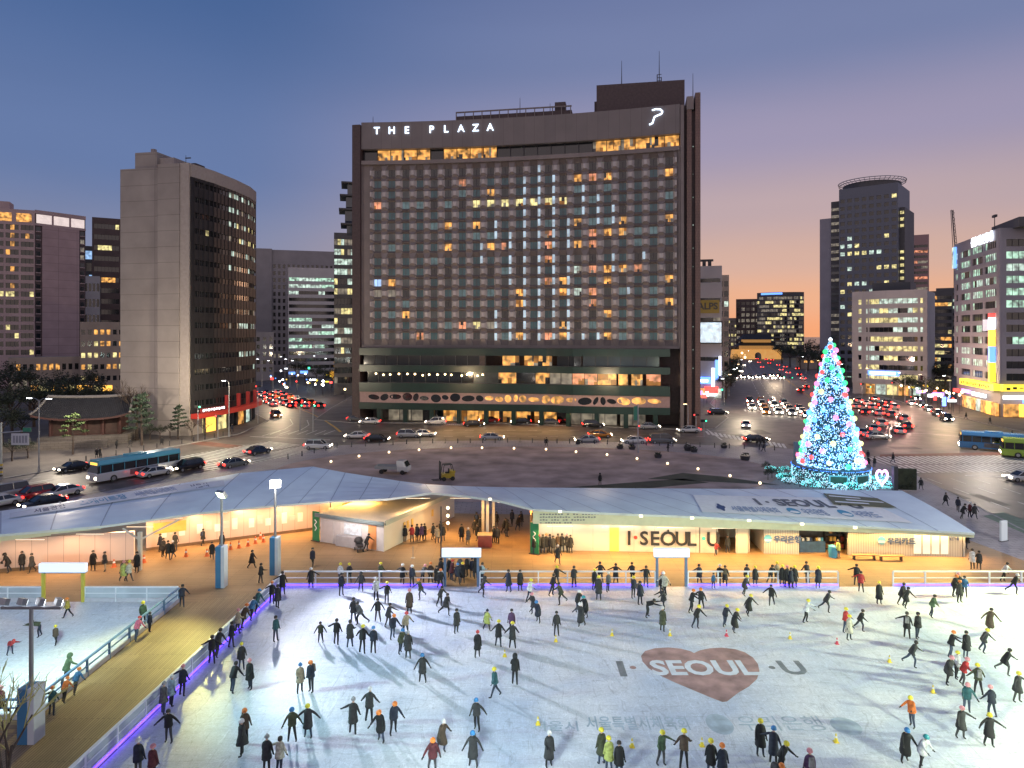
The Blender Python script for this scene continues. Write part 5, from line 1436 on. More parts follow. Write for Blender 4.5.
text('안내', navy, pv_, 'lettering', (sx(953.5), -.06, 1.75), (1, 0, 0), (0, 0, 1), height=.45, bold=.02, depth=.04)
gt = front[12].lerp(front[13], .02) - croot
nb_ = MB()
for j, (w0, n_ch) in enumerate(((7.2, 26), (5.2, 20), (4.2, 16), (3.0, 12))):
    for k in range(n_ch):
        if random.random() < .18: continue
        x0 = gt.x + .5 + k * w0 / n_ch; z_ = 3.95 - DK - j * .26
        nb_.box(x0, x0 + w0 / n_ch * .7, gt.y + .09, gt.y + .115, z_ - .03, z_ + .06 + .03 * (k % 2), prgrey)
nb_.build('fascia_lettering', ct)

def bench(px, py, label):
    p = G(px, py, DK); rt_ = thing('bench', label, 'bench', (p.x, p.y, DK), 0, 'benches before the grey ribbed wall')
    q_ = MB(); q_.box(-1.1, 1.1, -.2, .2, .40, .46, mat('bench_wood', (.30, .19, .09), .6, var=.2)); q_.build('seat', rt_)
    for s_ in (-.9, .9):
        q_ = MB(); q_.box(s_ - .05, s_ + .05, -.17, .17, 0, .399, dkmetal); q_.build('leg', rt_)
bench(864, 559.5, 'low wooden bench left of the pair before the grey ribbed wall'); bench(891, 560.5, 'low wooden bench right of the pair before the grey ribbed wall')
# stall clutter
def pt(px, py): p = G(px, py, DK); return (p.x, p.y, DK)
rt = thing('blue_bin', 'blue barrel bin standing in front of the open stall', 'bin', pt(833, 557))
q = MB(); q.lathe([(.36, 0), (.42, .5), (.40, .95), (.43, 1.0)], mat('bin_blue', (.03, .22, .45), .5, var=.1), 16); q.build('barrel', rt)
q = MB(); q.lathe([(.38, 1.0), (.3, 1.06), (.05, 1.1)], mat('bin_lid', (.05, .30, .50), .5), 16); q.build('lid', rt)
x0, x1 = A_.lerp(B_, sx(803) / pw), A_.lerp(B_, sx(828) / pw)
rt = thing('stall_counter', 'dark blue stall counter piled with goods in the open bay', 'counter', ((x0.x + x1.x) / 2, x0.y + .9, DK))
q = MB(); q.box(-1.2, 1.2, -.35, .35, 0, 1.0, mat('stall_blue', (.03, .08, .18), .5, var=.3)); q.build('counter', rt)
for i in range(9):
    q = MB(); x = -1.05 + i * .26; q.obox((x, random.uniform(-.15, .15), 1.0 + .13), (.1, .12, .13), random.choice([ochre, prsky, white, blk, navy]), random.uniform(-.3, .3)); q.build('goods', rt)
rt = thing('display_shelf', 'shelf of brown and black goods at the back of the open bay', 'shelf', (x1.x + 1.4, x1.y + 1.6, DK))
q = MB(); q.box(-.9, .9, 0, .4, 0, .1, blk)
for z_ in (.7, 1.4, 2.1): q.box(-.9, .9, 0, .4, z_, z_ + .05, blk)
q.box(-.95, -.9, 0, .4, 0, 2.15, blk); q.box(.9, .95, 0, .4, 0, 2.15, blk); q.build('rack', rt)
for z_ in (.1, .75, 1.45):
    for i in range(5):
        q = MB(); q.obox((-.7 + i * .35, .18, z_ + .2), (.13, .14, .19), random.choice([mat('tan_box', (.35, .18, .08), .6), blk, ochre, mat('maroon_box', (.2, .04, .04), .6)])); q.build('box', rt)
for px, py, lbl in ((534.5, 554, 'green banner stand with white script at the corner of the pavilion'), (316, 541, 'green banner stand with white script beside the ticket booth')):
    p = G(px, py, DK); rt = thing('banner_stand', lbl, 'banner', (p.x, p.y, DK), R(-28), 'green banner stands')
    q = MB(); q.box(-.42, .42, -.06, .06, .06, 2.9, mat('banner_green', (.02, .22, .10), .5, var=.15)); q.build('panel', rt)
    q = MB(); q.box(-.5, .5, -.2, .2, 0, .06, dkmetal); q.build('foot', rt)
    q = MB(); q.tube([(-.1, -.075, 2.1), (.15, -.075, 1.9), (-.12, -.075, 1.6), (.14, -.075, 1.3), (-.05, -.075, 1.05)], .05, white, 5); q.build('script', rt)
p = G(485, 546, DK); rt = thing('planter_box', 'square red planter box at the foot of the canopy post', 'planter', (p.x, p.y, DK))
q = MB(); q.box(-.65, .65, -.5, .5, 0, 1.1, mat('planter_red', (.30, .06, .04), .6, var=.2)); q.build('box', rt); q = MB(); q.box(-.7, .7, -.55, .55, 1.1, 1.16, mat('planter_rim', (.40, .30, .20), .6)); q.build('rim', rt)
# queue post
p = G(413, 558, DK); rt = thing('rope_post', 'lone chrome rope post standing on the deck before the booth', 'post', (p.x, p.y, DK))
q = MB(); q.lathe([(.2, 0), (.2, .04), (.04, .06)], metal, 12); q.build('base', rt); q = MB(); q.cyl((0, 0, .05), (0, 0, 1.0), .035, .035, metal, 8); q.ball((0, 0, 1.02), .05, metal); q.build('pole', rt)
# stroller
p = G(359, 551, DK); rt = thing('baby_stroller', 'black baby stroller parked before the ticket counter', 'stroller', (p.x, p.y, DK), R(30))
q = MB(); q.hexa([(-.25, -.5, .45), (.25, -.5, .45), (.25, .2, .5), (-.25, .2, .5)], [(-.27, -.55, .6), (.27, -.55, .6), (.27, .45, 1.0), (-.27, .45, 1.0)], blk); q.build('seat', rt)
q = MB(); q.lathe([(.42, 0), (.40, .2), (.28, .38), (.05, .45)], blk, 14, (0, .15, .85)); q.build('hood', rt)
q = MB(); q.tube([(-.25, -.45, .2), (-.25, .5, 1.05), (.25, .5, 1.05), (.25, -.45, .2)], .025, metal, 6); q.tube([(-.25, .4, .2), (-.25, -.3, .6)], .025, metal, 6); q.tube([(.25, .4, .2), (.25, -.3, .6)], .025, metal, 6); q.build('frame', rt)
for x_ in (-.27, .27):
    for y_ in (-.45, .4):
        q = MB(); q.cyl((x_ - .03, y_, .15), (x_ + .03, y_, .15), .15, .15, blackm, 12); q.build('wheel', rt)

# lights below the canopy: warm tubes over the walls and the deck
warmc = (1, .53, .14)
tube_m = mat('warm_tube', (1, 1, 1), .4, emit=(1, .66, .33), es=.9, var=0)
def tube(px, D_, z, L_=2.4, e=420, col=warmc, tgt=(0, -1.5), sz=2.4):
    x = XA(px, D_); q_ = MB(); q_.box(-L_ / 2, L_ / 2, -.03, .03, 0, .05, tube_m); o_ = q_.build('tube_light', ct, Vector((x, D_, z)) - croot)
    light('AREA', (x, D_ - .3, z - .06), e, col, (x + tgt[0], D_ + tgt[1] - .3, 0), L_ * 1.9, sy=.5)
TE = .62
for px, D_ in ((-40, 54.5), (30, 57.2), (90, 58.8), (140, 61.0)): tube(px, D_, 3.25, e=300 * TE, tgt=(0, -.4), col=(1, .62, .30))
for px, D_ in ((170, 63.5), (215, 65.5), (258, 67.5), (300, 69)): tube(px, D_, 3.35, e=460 * TE, tgt=(0, -.5), col=(1, .58, .24))
tube(352, 71.5, 3.7, e=760 * TE, tgt=(0, -1)); tube(418, 68.5, 4.0, e=640 * TE, tgt=(1.5, -1), col=(1, .62, .3)); tube(462, 68.5, 4.0, e=620 * TE, tgt=(0, -1)); tube(510, 66, 4.2, e=520 * TE, tgt=(0, -1))
for px in (560, 615, 670, 725, 780, 835, 890, 945): tube(px, 62.3, 2.95 - (px - 560) * .0012, e=720 * TE, tgt=(0, -1.2), col=(1, .56, .17))
for px in (560, 615, 670, 700): tube(px, 63.6, 2.95, e=70, tgt=(0, .8), col=(1, .74, .5))
light('AREA', (XA(352, 62.5), 62.6, 4.2), 260, (1, .75, .6), (XA(350, 64.5), 66.8, 1), 3, sy=.3)
light('AREA', (XA(820, 64.3), 65.4, 2.9), 90, (.9, .9, 1), (XA(820, 64.3), 64.6, 0), 2.5, sy=.3)
from collections import defaultdict
# ------------------------------------------------------------------ people: one skinned figure per pose, copied with its own colours
skin_m = mat('skin', (.50, .32, .24), .6, var=.05)
hair_m = mat('dark_hair', (.025, .02, .018), .6, var=.2)
shoe_m = mat('skate_boots', (.03, .03, .035), .5, var=.1)
pant_m = mat('dark_trousers', (.025, .025, .03), .8, var=.2)
eye_m = mat('eye_dark', (.02, .015, .015), .4, var=0)
lip_m = mat('lips', (.35, .13, .11), .5, var=0)

def figure(name, lean=4, twist=0, arms=((12, 0, 10), (12, 0, 10)), legs=((3, 3, 0), (-3, 3, 0)), headtilt=0, hz=.96):
    """arms: (outward, forward, elbow bend) right then left in degrees; legs: (forward, outward, knee bend); the figure faces -Y"""
    J = []; E = []; RD = []; LAB = []
    def add(p, r, par=None, lab='coat'):
        J.append(Vector(p)); RD.append(r)
        if par is not None: E.append((par, len(J) - 1)); LAB.append(lab)
        return len(J) - 1
    l = R(lean); up = Vector((0, -math.sin(l), math.cos(l)))
    side = Vector((math.cos(R(twist)), math.sin(R(twist)), 0)); fw = Vector((0, -1, 0))
    pel = add((0, 0, hz), .150)
    waist = add(Vector((0, 0, hz)) + up * .16, .152, pel)
    chest = add(Vector((0, 0, hz)) + up * .36, .168, waist)
    nb = add(Vector((0, 0, hz)) + up * .50, .085, chest)
    hl = R(lean * .45 + headtilt); hu = Vector((0, -math.sin(hl), math.cos(hl))); hf = Vector((0, -math.cos(hl), -math.sin(hl)))
    nk = add(J[nb] + hu * .06, .056, nb, 'skin')
    hd = add(J[nk] + hu * .09 + hf * .015, .092, nk, 'skin')
    tp = add(J[hd] + hu * .08, .075, hd, 'skin')
    ns = add(J[hd] + hf * .112 - hu * .005, .016, hd, 'skin')
    for k, sgn in ((0, 1), (1, -1)):
        o_, f_, b_ = (R(a) for a in arms[k])
        sh = add(J[chest] + up * .08 + side * sgn * .165, .078, chest)
        d = Vector((side.x * sgn * math.sin(o_), side.y * sgn * math.sin(o_), 0)) + Vector((0, -math.sin(f_) * math.cos(o_), -math.cos(f_) * math.cos(o_)))
        d.normalize()
        el = add(J[sh] + d * .27, .060, sh)
        d2 = (d * math.cos(b_) + fw * math.sin(b_)).normalized()
        wr = add(J[el] + d2 * .23, .044, el)
        hn = add(J[wr] + d2 * .075, .034, wr, 'glove')
        ax = d2.cross(fw if abs(d2.dot(fw)) < .9 else Vector((0, 0, 1))).normalized(); cu = d2.cross(ax).normalized() * -1
        for q, ln in ((-1.5, .055), (-.5, .07), (.5, .066), (1.5, .05)):
            a1 = add(J[hn] + ax * q * .018 + d2 * .04, .011, hn, 'glove')
            a2 = add(J[a1] + (d2 * .8 + cu * .5).normalized() * ln * .6, .010, a1, 'glove')
            add(J[a2] + (d2 * .45 + cu * .8).normalized() * ln * .5, .008, a2, 'glove')
        t1 = add(J[wr] + d2 * .03 + ax * sgn * .035, .013, hn, 'glove'); add(J[t1] + (d2 + ax * sgn * .5).normalized() * .045, .010, t1, 'glove')
    for k, sgn in ((0, 1), (1, -1)):
        f_, o_, b_ = (R(a) for a in legs[k])
        hp_ = add(J[pel] + side * sgn * .085 - Vector((0, 0, .06)), .098, pel, 'trousers')
        d = Vector((sgn * math.sin(o_), -math.sin(f_) * math.cos(o_), -math.cos(f_) * math.cos(o_))).normalized()
        kn = add(J[hp_] + d * .41, .068, hp_, 'trousers')
        f2 = f_ - b_
        d2 = Vector((sgn * math.sin(o_), -math.sin(f2) * math.cos(o_), -math.cos(f2) * math.cos(o_))).normalized()
        an = add(J[kn] + d2 * .40, .050, kn, 'trousers')
        heel = add(J[an] + d2 * .055, .050, an, 'shoe')
        toe = d2.cross(Vector((1, 0, 0))); toe = toe if toe.y < 0 else -toe
        add(J[heel] + toe.normalized() * .15 + d2 * .01, .038, heel, 'shoe')
    low = min(J[i].z - RD[i] for i in range(len(J)))
    for p in J: p.z -= low - .012
    me = bpy.data.meshes.new(name); me.from_pydata([tuple(p) for p in J], E, []); me.update()
    ob = bpy.data.objects.new(name, me); COL.objects.link(ob)
    md = ob.modifiers.new('skin', 'SKIN'); md.branch_smoothing = .6
    sv = me.skin_vertices[0].data
    for i, r in enumerate(RD):
        k = (1.12, .82) if i in (pel, waist, chest) else (1, 1)
        sv[i].radius = (r * k[0], r * k[1]) if i not in (pel, waist, chest) else (r * 1.0, r * .95)
        sv[i].use_root = (i == 0)
    ss = ob.modifiers.new('sub', 'SUBSURF'); ss.levels = 1; ss.render_levels = 1
    dg = bpy.context.evaluated_depsgraph_get()
    m2 = bpy.data.meshes.new_from_object(ob.evaluated_get(dg)); m2.name = name
    bpy.data.objects.remove(ob)
    m2.materials.clear()
    for m in (cmat((.03, .03, .035)), pant_m, skin_m, shoe_m, blackm, eye_m, lip_m): m2.materials.append(m)
    idx = {'coat': 0, 'trousers': 1, 'skin': 2, 'shoe': 3, 'glove': 4}
    eyes = [J[hd] + hu * .012 + hf * .09 + side * s * .036 for s in (-1, 1)]; mouth = J[hd] + hf * .09 - hu * .05
    for p in m2.polygons:
        c = p.center; best = (9, 'coat')
        for (a, b_), lab in zip(E, LAB):
            A0, B0 = J[a], J[b_]; d = B0 - A0
            t = max(0, min(1, (c - A0).dot(d) / max(1e-9, d.length_squared)))
            dist = (c - (A0 + d * t)).length - (RD[a] * (1 - t) + RD[b_] * t)
            if dist < best[0]: best = (dist, lab)
        p.material_index = idx[best[1]]; p.use_smooth = True
        if best[1] == 'skin':
            if min((c - e).length for e in eyes) < .018: p.material_index = 5
            elif (c - mouth).length < .02: p.material_index = 6
    return dict(mesh=m2, head=J[hd].copy(), hu=hu, hf=hf, pel=J[pel].copy(), chest=J[chest].copy(), up=up, side=side, legs=[(J[i].copy()) for i in range(len(J))])

POSES = {
    'stand': figure('standing_body', 2, 0, ((10, 2, 12), (10, 2, 12))),
    'relax': figure('relaxed_body', 3, 12, ((16, 20, 60), (9, -6, 8)), ((4, 4, 3), (-4, 3, 6))),
    'glide': figure('gliding_body', 16, 8, ((38, -8, 10), (30, 18, 18)), ((20, 3, 34), (-14, 5, 8))),
    'stride': figure('striding_body', 20, -12, ((24, -34, 12), (20, 40, 34)), ((26, 4, 32), (-34, 8, 14))),
    'arms': figure('balancing_body', 6, 0, ((58, 14, 14), (50, 4, 22)), ((6, 6, 10), (-4, 6, 8))),
    'reach': figure('reaching_body', 6, 0, ((58, 14, 14), (16, 4, 14)), ((6, 5, 10), (-6, 5, 10))),
    'both': figure('linked_body', 8, 10, ((38, 14, 16), (30, 2, 20)), ((8, 8, 14), (-4, 7, 10))),
    'front': figure('forward_reaching_body', 14, 0, ((16, 62, 14), (16, 56, 20)), ((12, 4, 22), (-6, 5, 14))),
    'crouch': figure('bent_over_body', 74, 0, ((10, 96, 6), (14, 84, 10)), ((16, 6, 24), (4, 7, 18)), headtilt=-20),
    'lean': figure('leaning_body', 26, 14, ((20, 44, 30), (34, -4, 14)), ((10, 4, 20), (-12, 6, 12))),
    'walk': figure('walking_body', 4, 6, ((10, 22, 18), (10, -22, 10)), ((22, 1, 4), (-20, 1, 16))),
    'phone': figure('hands_up_body', 3, 0, ((10, 26, 95), (12, 24, 88)), ((3, 3, 4), (-3, 3, 0)), headtilt=10),
}

_alt = {'gl': ('glide', figure('gliding_body', 22, -10, ((30, 16, 26), (44, -14, 16)), ((-18, 6, 12), (22, 3, 38)))), 'rl': ('relax', figure('relaxed_body', 5, -14, ((8, -8, 12), (14, 26, 70)), ((-5, 4, 8), (5, 5, 4)))),
        'st': ('stride', figure('striding_body', 26, 12, ((24, 38, 30), (22, -30, 16)), ((-30, 10, 18), (28, 4, 36)))), 'ln': ('lean', figure('leaning_body', 20, -10, ((30, -10, 22), (18, 40, 36)), ((-8, 6, 14), (12, 5, 22)))), 'sd': ('stand', figure('standing_body', 3, 8, ((8, 10, 22), (14, -4, 10)), ((5, 4, 6), (-3, 4, 2))))}
ALT = defaultdict(list)
for k_, (b0, f0) in _alt.items(): POSES[k_] = f0; ALT[b0].append(k_)
def coat_mesh(pn, ln, key):
    """the body of a padded coat over the torso of a pose; ln = how far it hangs below the hips"""
    f = POSES[pn]; up = f['up']; side = f['side']; q = MB(); n = 14
    fb = up.cross(side)
    pel, ch = f['pel'], f['chest']
    rings = [(ch + up * .150, .10, .085, up), (ch + up * .115, .165, .125, up), (ch + up * .03, .205, .160, up), (ch - up * .14, .200, .165, up), (pel + up * .03, .205, .175, up)]
    dn = Vector((0, .02 * ln - .10 * math.sin(max(0, math.acos(min(1, up.z)))), -1)).normalized()
    for k in range(1, 5):
        t = k / 4
        rings.append((pel + dn * ln * t, .205 + .05 * t * ln / .5, .19 + .11 * t * min(1, ln / .4) * (1.25 if pn in ('stride', 'walk', 'glide', 'gl', 'st') else 1), Vector((0, 0, 1)) * .5 + up * .5))
    i0 = len(q.v); m = cmat((.03, .03, .035))
    for c, ra, rb, ax in rings:
        for a in range(n):
            t = 2 * math.pi * a / n
            w_ = 1 + .045 * math.sin(3 * t + ra * 40) + .03 * math.sin(7 * t + c.z * 25)
            q.v.append(tuple(c + side * ra * math.cos(t) * w_ + fb * rb * math.sin(t) * w_))
    k = q.mi(m)
    for j in range(len(rings) - 1):
        for a in range(n):
            b_ = (a + 1) % n
            q.f.append((i0 + j * n + b_, i0 + j * n + a, i0 + (j + 1) * n + a, i0 + (j + 1) * n + b_)); q.m.append(k)
    q.f.append(tuple(range(i0, i0 + n))); q.m.append(k)
    e = i0 + (len(rings) - 1) * n
    q.f.append(tuple(range(e + n - 1, e - 1, -1))); q.m.append(k)
    o = q.build('coat_' + key, smooth=True); me = o.data; bpy.data.objects.remove(o)
    return me

def cap_mesh(pn, kind):
    """head wear of a pose: helmet with brim, hair, hood or woollen hat"""
    f = POSES[pn]; hd, hu, hf = f['head'], f['hu'], f['hf']; sd = hu.cross(hf).normalized()
    q = MB(); m = cmat((.03, .03, .035)); k = q.mi(m); n = 14
    if kind == 'helmet': prof = [(.128, -.005), (.133, .03), (.126, .075), (.10, .12), (.06, .148), (.01, .156)]
    elif kind == 'hat': prof = [(.112, .01), (.120, .035), (.112, .085), (.085, .13), (.045, .155), (.035, .185), (.005, .195)]
    elif kind == 'hood': prof = [(.135, -.12), (.148, -.03), (.146, .06), (.115, .125), (.06, .155), (.005, .165)]
    else: prof = [(.100, -.06), (.114, 0), (.113, .05), (.098, .095), (.06, .125), (.005, .135)]
    back = {'helmet': -.005, 'hat': -.008, 'hood': -.035, 'hair': -.026}[kind]
    for r, z in prof:
        for a in range(n):
            t = 2 * math.pi * a / n
            q.v.append(tuple(hd + hu * z + hf * (r * 1.08 * math.sin(t) + back) + sd * r * math.cos(t)))
    for j in range(len(prof) - 1):
        for a in range(n):
            b_ = (a + 1) % n
            if kind in ('hair', 'hood') and j == 0 and math.sin(2 * math.pi * (a + .5) / n) > .55: continue   # open over the face
            q.f.append((j * n + a, j * n + b_, (j + 1) * n + b_, (j + 1) * n + a)); q.m.append(k)
    q.f.append(tuple(range((len(prof) - 1) * n, len(prof) * n))); q.m.append(k)
    if kind == 'helmet':
        for s in (-.35, 0, .35):                              # vent ridges
            for z0, z1, y0, y1 in ((.11, .145, .07, .0), (.145, .11, 0, -.08)):
                q.cyl(hd + hu * z0 + hf * y0 + sd * .1 * s, hd + hu * z1 + hf * y1 + sd * .1 * s, .012, .012, m, 5)
    o = q.build('cap', smooth=True); me = o.data; me.name = kind + '_' + pn; bpy.data.objects.remove(o)
    return me

CACHE = {}
COLS = dict(black=(.016, .016, .02), charcoal=(.045, .045, .05), navy=(.02, .028, .06), grey=(.16, .16, .17), brown=(.11, .07, .045), olive=(.085, .095, .05), beige=(.36, .30, .21), white=(.62, .63, .66),
            cream=(.48, .46, .38), red=(.42, .03, .035), pink=(.55, .12, .20), orange=(.62, .16, .03), teal=(.03, .14, .17), blue=(.04, .15, .32), sky=(.30, .42, .52), green=(.09, .16, .08), purple=(.14, .06, .17), maroon=(.16, .03, .04), lime=(.45, .50, .14), mustard=(.40, .30, .05))
HEL = dict(yellow=(.72, .62, .04), orange=(.72, .20, .03), red=(.55, .05, .05), blue=(.04, .20, .48), white=(.66, .66, .68), pink=(.62, .26, .30), teal=(.03, .28, .32), black=(.02, .02, .02), grey=(.3, .3, .32), hood=None, hair=None)
PEOPLE = []; BAG = {}
def person(px, py, pose='stand', yaw=0, coat='black', head='hair', ln=0.0, z=None, h=1.0, where='', extra='', pants=None, xyz=None, kind='skater'):
    z = ICE + .006 if z is None else z
    p = G(px, py, z) if xyz is None else Vector(xyz)
    act_pose = pose
    if ALT[pose] and random.random() < .5: pose = ALT[pose][0]
    yaw += random.uniform(-14, 14); h *= random.uniform(.93, 1.02)
    f = POSES[pose]
    key = 'person_%s' % pose
    o = bpy.data.objects.new('person', f['mesh']); COL.objects.link(o)
    o.location = (p.x, p.y, z); o.rotation_euler = (0, 0, R(yaw)); o.scale = (h, h, h)
    cm = cmat(tuple(c * (.55 if max(c for c in COLS[coat]) < .2 else .85) for c in COLS[coat]))
    paint(o, 0, cm)
    pm = pants or random.choice(['black', 'black', 'black', 'charcoal', 'navy'])
    paint(o, 1, cmat(COLS[pm]) if pants else cmat(random.choice([(.012, .012, .015), (.012, .012, .015), (.02, .028, .05), (.05, .05, .055), (.035, .05, .09)])))
    if ln is not None:
        ck = (pose, round(ln, 2))
        if ck not in CACHE: CACHE[ck] = coat_mesh(pose, max(.05, ln), '%s_%d' % (pose, ln * 100))
        c = bpy.data.objects.new('coat', CACHE[ck]); COL.objects.link(c); c.parent = o; paint(c, 0, cm)
    hk = 'hood' if head == 'hood' else 'hair' if head == 'hair' else ('hat' if head.endswith('hat') else 'helmet')
    hc = head.replace('hat', '').strip('_ ')
    ck = (pose, hk)
    if ck not in CACHE: CACHE[ck] = cap_mesh(pose, hk)
    c = bpy.data.objects.new({'helmet': 'helmet', 'hat': 'woollen_hat', 'hood': 'hood', 'hair': 'hair'}[hk], CACHE[ck]); COL.objects.link(c); c.parent = o
    paint(c, 0, hair_m if hk == 'hair' else (cm if hk == 'hood' else cmat(HEL.get(hc) or COLS[hc], .4)))
    size = 'child' if h < .84 else 'person'
    garment = 'jacket' if ln < .2 else ('coat' if ln < .4 else 'long coat')
    hw_ = {'helmet': hc + ' helmet', 'hat': hc + ' hat', 'hood': 'hood up', 'hair': 'bareheaded'}[hk]
    act = {'stand': 'standing', 'relax': 'standing', 'glide': 'gliding', 'stride': 'striding', 'arms': 'arms spread', 'reach': 'one arm out', 'both': 'arms out', 'front': 'arms forward', 'crouch': 'bent double',
           'lean': 'leaning', 'walk': 'walking', 'phone': 'hands raised'}[act_pose]
    lab = f'{size} in {coat} {garment}, {hw_}, {act}' + (' ' + where if where else '')
    tag(o, lab, 'person', {'skater': 'skaters on the big rink', 'small': 'skaters on the small rink', 'deck': 'people on the deck', 'street': 'people on the pavements'}[kind])
    if random.random() < .16 and pose in ('stand', 'relax', 'walk', 'phone', 'both', 'reach'):
        if pose not in BAG:
            bg_ = MB(); c_ = f['chest'] + Vector((0, .235, -.06)); bg_.hexa([c_ + Vector(v_) for v_ in ((-.13, -.07, -.2), (.13, -.07, -.2), (.12, .07, -.2), (-.12, .07, -.2))], [c_ + Vector(v_) for v_ in ((-.11, -.07, .2), (.11, -.07, .2), (.09, .04, .2), (-.09, .04, .2))], cmat((.03, .03, .035)))
            t_ = bg_.build('backpack', bevel=.03); BAG[pose] = t_.data; bpy.data.objects.remove(t_)
        c = bpy.data.objects.new('backpack', BAG[pose]); COL.objects.link(c); c.parent = o; paint(c, 0, cmat(random.choice([(.02, .02, .02), (.12, .02, .02), (.02, .04, .1), (.1, .08, .05), (.2, .2, .2)])))
    PEOPLE.append((o, px))
    return o

def S(rows, where, kind='skater', z=None):
    for r in rows:
        px, py, pose, yaw, coat, head, ln = r[:7]
        h = r[7] if len(r) > 7 else 1.0
        pants = r[8] if len(r) > 8 else None
        person(px, py, pose, yaw, coat, head, ln, z, h, where, kind=kind, pants=pants)

S([(340.3, 584, 'relax', 170, 'white', 'yellow', .1), (349.3, 583.8, 'relax', 200, 'black', 'yellow', .12), (361, 591.8, 'lean', 20, 'charcoal', 'hood', .15), (380.4, 583.6, 'relax', 40, 'olive', 'yellow', .1),
   (402.4, 585.7, 'reach', 180, 'black', 'white', .3), (412, 586.9, 'stand', 30, 'navy', 'white', .12), (422.6, 583.6, 'lean', 60, 'grey', 'pink', .1), (430.5, 584.2, 'relax', 170, 'brown', 'orange', .2), (436.6, 586, 'phone', 10, 'black', 'hair', .45)],
  'left along far barrier')
S([(441, 579, 'relax', 20, 'charcoal', 'hood', .3), (449.5, 578, 'stand', -30, 'black', 'white_hat', .4), (452, 581, 'relax', 100, 'maroon', 'red', .3), (457.5, 584.4, 'walk', 10, 'navy', 'blue', .25), (462.5, 583, 'stand', 0, 'black', 'yellow', .45),
   (467, 577, 'relax', -70, 'charcoal', 'pink', .3), (472, 577.6, 'stand', 40, 'navy', 'hair', .3), (475.5, 579, 'relax', 200, 'black', 'hood', .4), (460, 577, 'stand', 0, 'grey', 'white', .3)], 'in the crowded arch')
S([(440.5, 589.5, 'walk', 30, 'black', 'orange', .1), (482, 584, 'phone', 150, 'sky', 'hair', .1), (482.4, 596.6, 'stride', 60, 'charcoal', 'hood', .1), (508.7, 592.2, 'relax', -40, 'navy', 'hair', .45, 1.08), (520, 590.8, 'stand', 20, 'black', 'hair', .45),
   (529.3, 602, 'front', 60, 'white', 'yellow', .1, 1.0, 'navy'), (533.7, 615, 'lean', -30, 'charcoal', 'pink', .3), (538, 623, 'lean', -30, 'navy', 'blue', .35), (552, 596, 'glide', 80, 'black', 'hair', .1), (561, 604.5, 'stride', -70, 'olive', 'hair', .12),
   (556.5, 587.5, 'reach', 10, 'black', 'yellow', .1), (574, 587.8, 'relax', 180, 'charcoal', 'hair', .15), (594.3, 590, 'stand', 30, 'black', 'yellow', .1), (598.7, 600, 'stand', 0, 'charcoal', 'yellow', .45, 1.05), (600.5, 584, 'lean', 180, 'black', 'hair', .2),
   (608, 592, 'relax', 30, 'grey', 'white_hat', .1, .95), (615.8, 584.6, 'arms', 180, 'black', 'hair', .4), (633.4, 598.3, 'relax', 30, 'navy', 'yellow', .15), (632.6, 584, 'lean', 200, 'black', 'hair', .2), (640, 604.8, 'stand', 20, 'navy', 'hair', .3), (646, 587.4, 'reach', 150, 'black', 'hair', .12)],
  'between the blue arches')
S([(665, 595.6, 'glide', -40, 'cream', 'white_hat', .2, 1.1), (662, 594, 'stand', 10, 'black', 'pink', .3), (647, 617.5, 'crouch', 70, 'black', 'hair', .1), (663.6, 610, 'front', -60, 'charcoal', 'hair', .25), (662.5, 631.7, 'relax', 150, 'olive', 'white_hat', .45),
   (691.4, 613, 'front', 70, 'black', 'orange', .1), (696.3, 629, 'lean', 40, 'black', 'yellow', .1), (701, 610, 'glide', -20, 'charcoal', 'orange', .12), (699.3, 585.4, 'reach', 180, 'navy', 'hair', .3), (713.4, 588.6, 'stand', 20, 'blue', 'hair', .1, .72),
   (719, 585.6, 'lean', 150, 'black', 'white', .3), (725, 586.4, 'reach', 170, 'black', 'hair', .4), (725, 627, 'lean', 30, 'navy', 'yellow', .1), (734.5, 632.5, 'lean', 60, 'black', 'yellow', .5), (747, 585.4, 'relax', 170, 'charcoal', 'hair', .35),
   (755, 586.4, 'stand', 0, 'black', 'yellow', .35), (744.6, 596, 'lean', 60, 'charcoal', 'yellow', .3), (748.5, 616, 'glide', 20, 'black', 'yellow', .4), (770.5, 584.4, 'lean', 20, 'black', 'hair', .1), (771.4, 606, 'glide', -40, 'black', 'hair', .12), (776.5, 583.6, 'relax', 20, 'beige', 'yellow', .1)],
  'behind the red heart')
S([(782, 586.5, 'stand', 10, 'black', 'yellow', .4), (787, 587, 'stand', 0, 'charcoal', 'pink', .4), (791, 588.2, 'relax', 20, 'navy', 'hair', .4), (794.5, 587, 'stand', -10, 'black', 'yellow', .45), (807.4, 583.6, 'lean', 170, 'charcoal', 'hair', .2), (818, 588.4, 'relax', 10, 'navy', 'yellow', .45),
   (856.6, 586, 'reach', 150, 'black', 'hair', .2), (861, 592.3, 'reach', 170, 'red', 'hair', .2), (879, 604, 'stand', 0, 'black', 'yellow_hat', .55), (806, 623, 'front', 60, 'white', 'yellow', .1), (826, 612, 'stride', 60, 'charcoal', 'hair', .2),
   (845.5, 633, 'relax', 30, 'red', 'yellow', .1), (849, 640, 'stand', 20, 'cream', 'yellow', .45, .95), (860, 632, 'stride', 60, 'black', 'hair', .1)], 'behind the ice U')
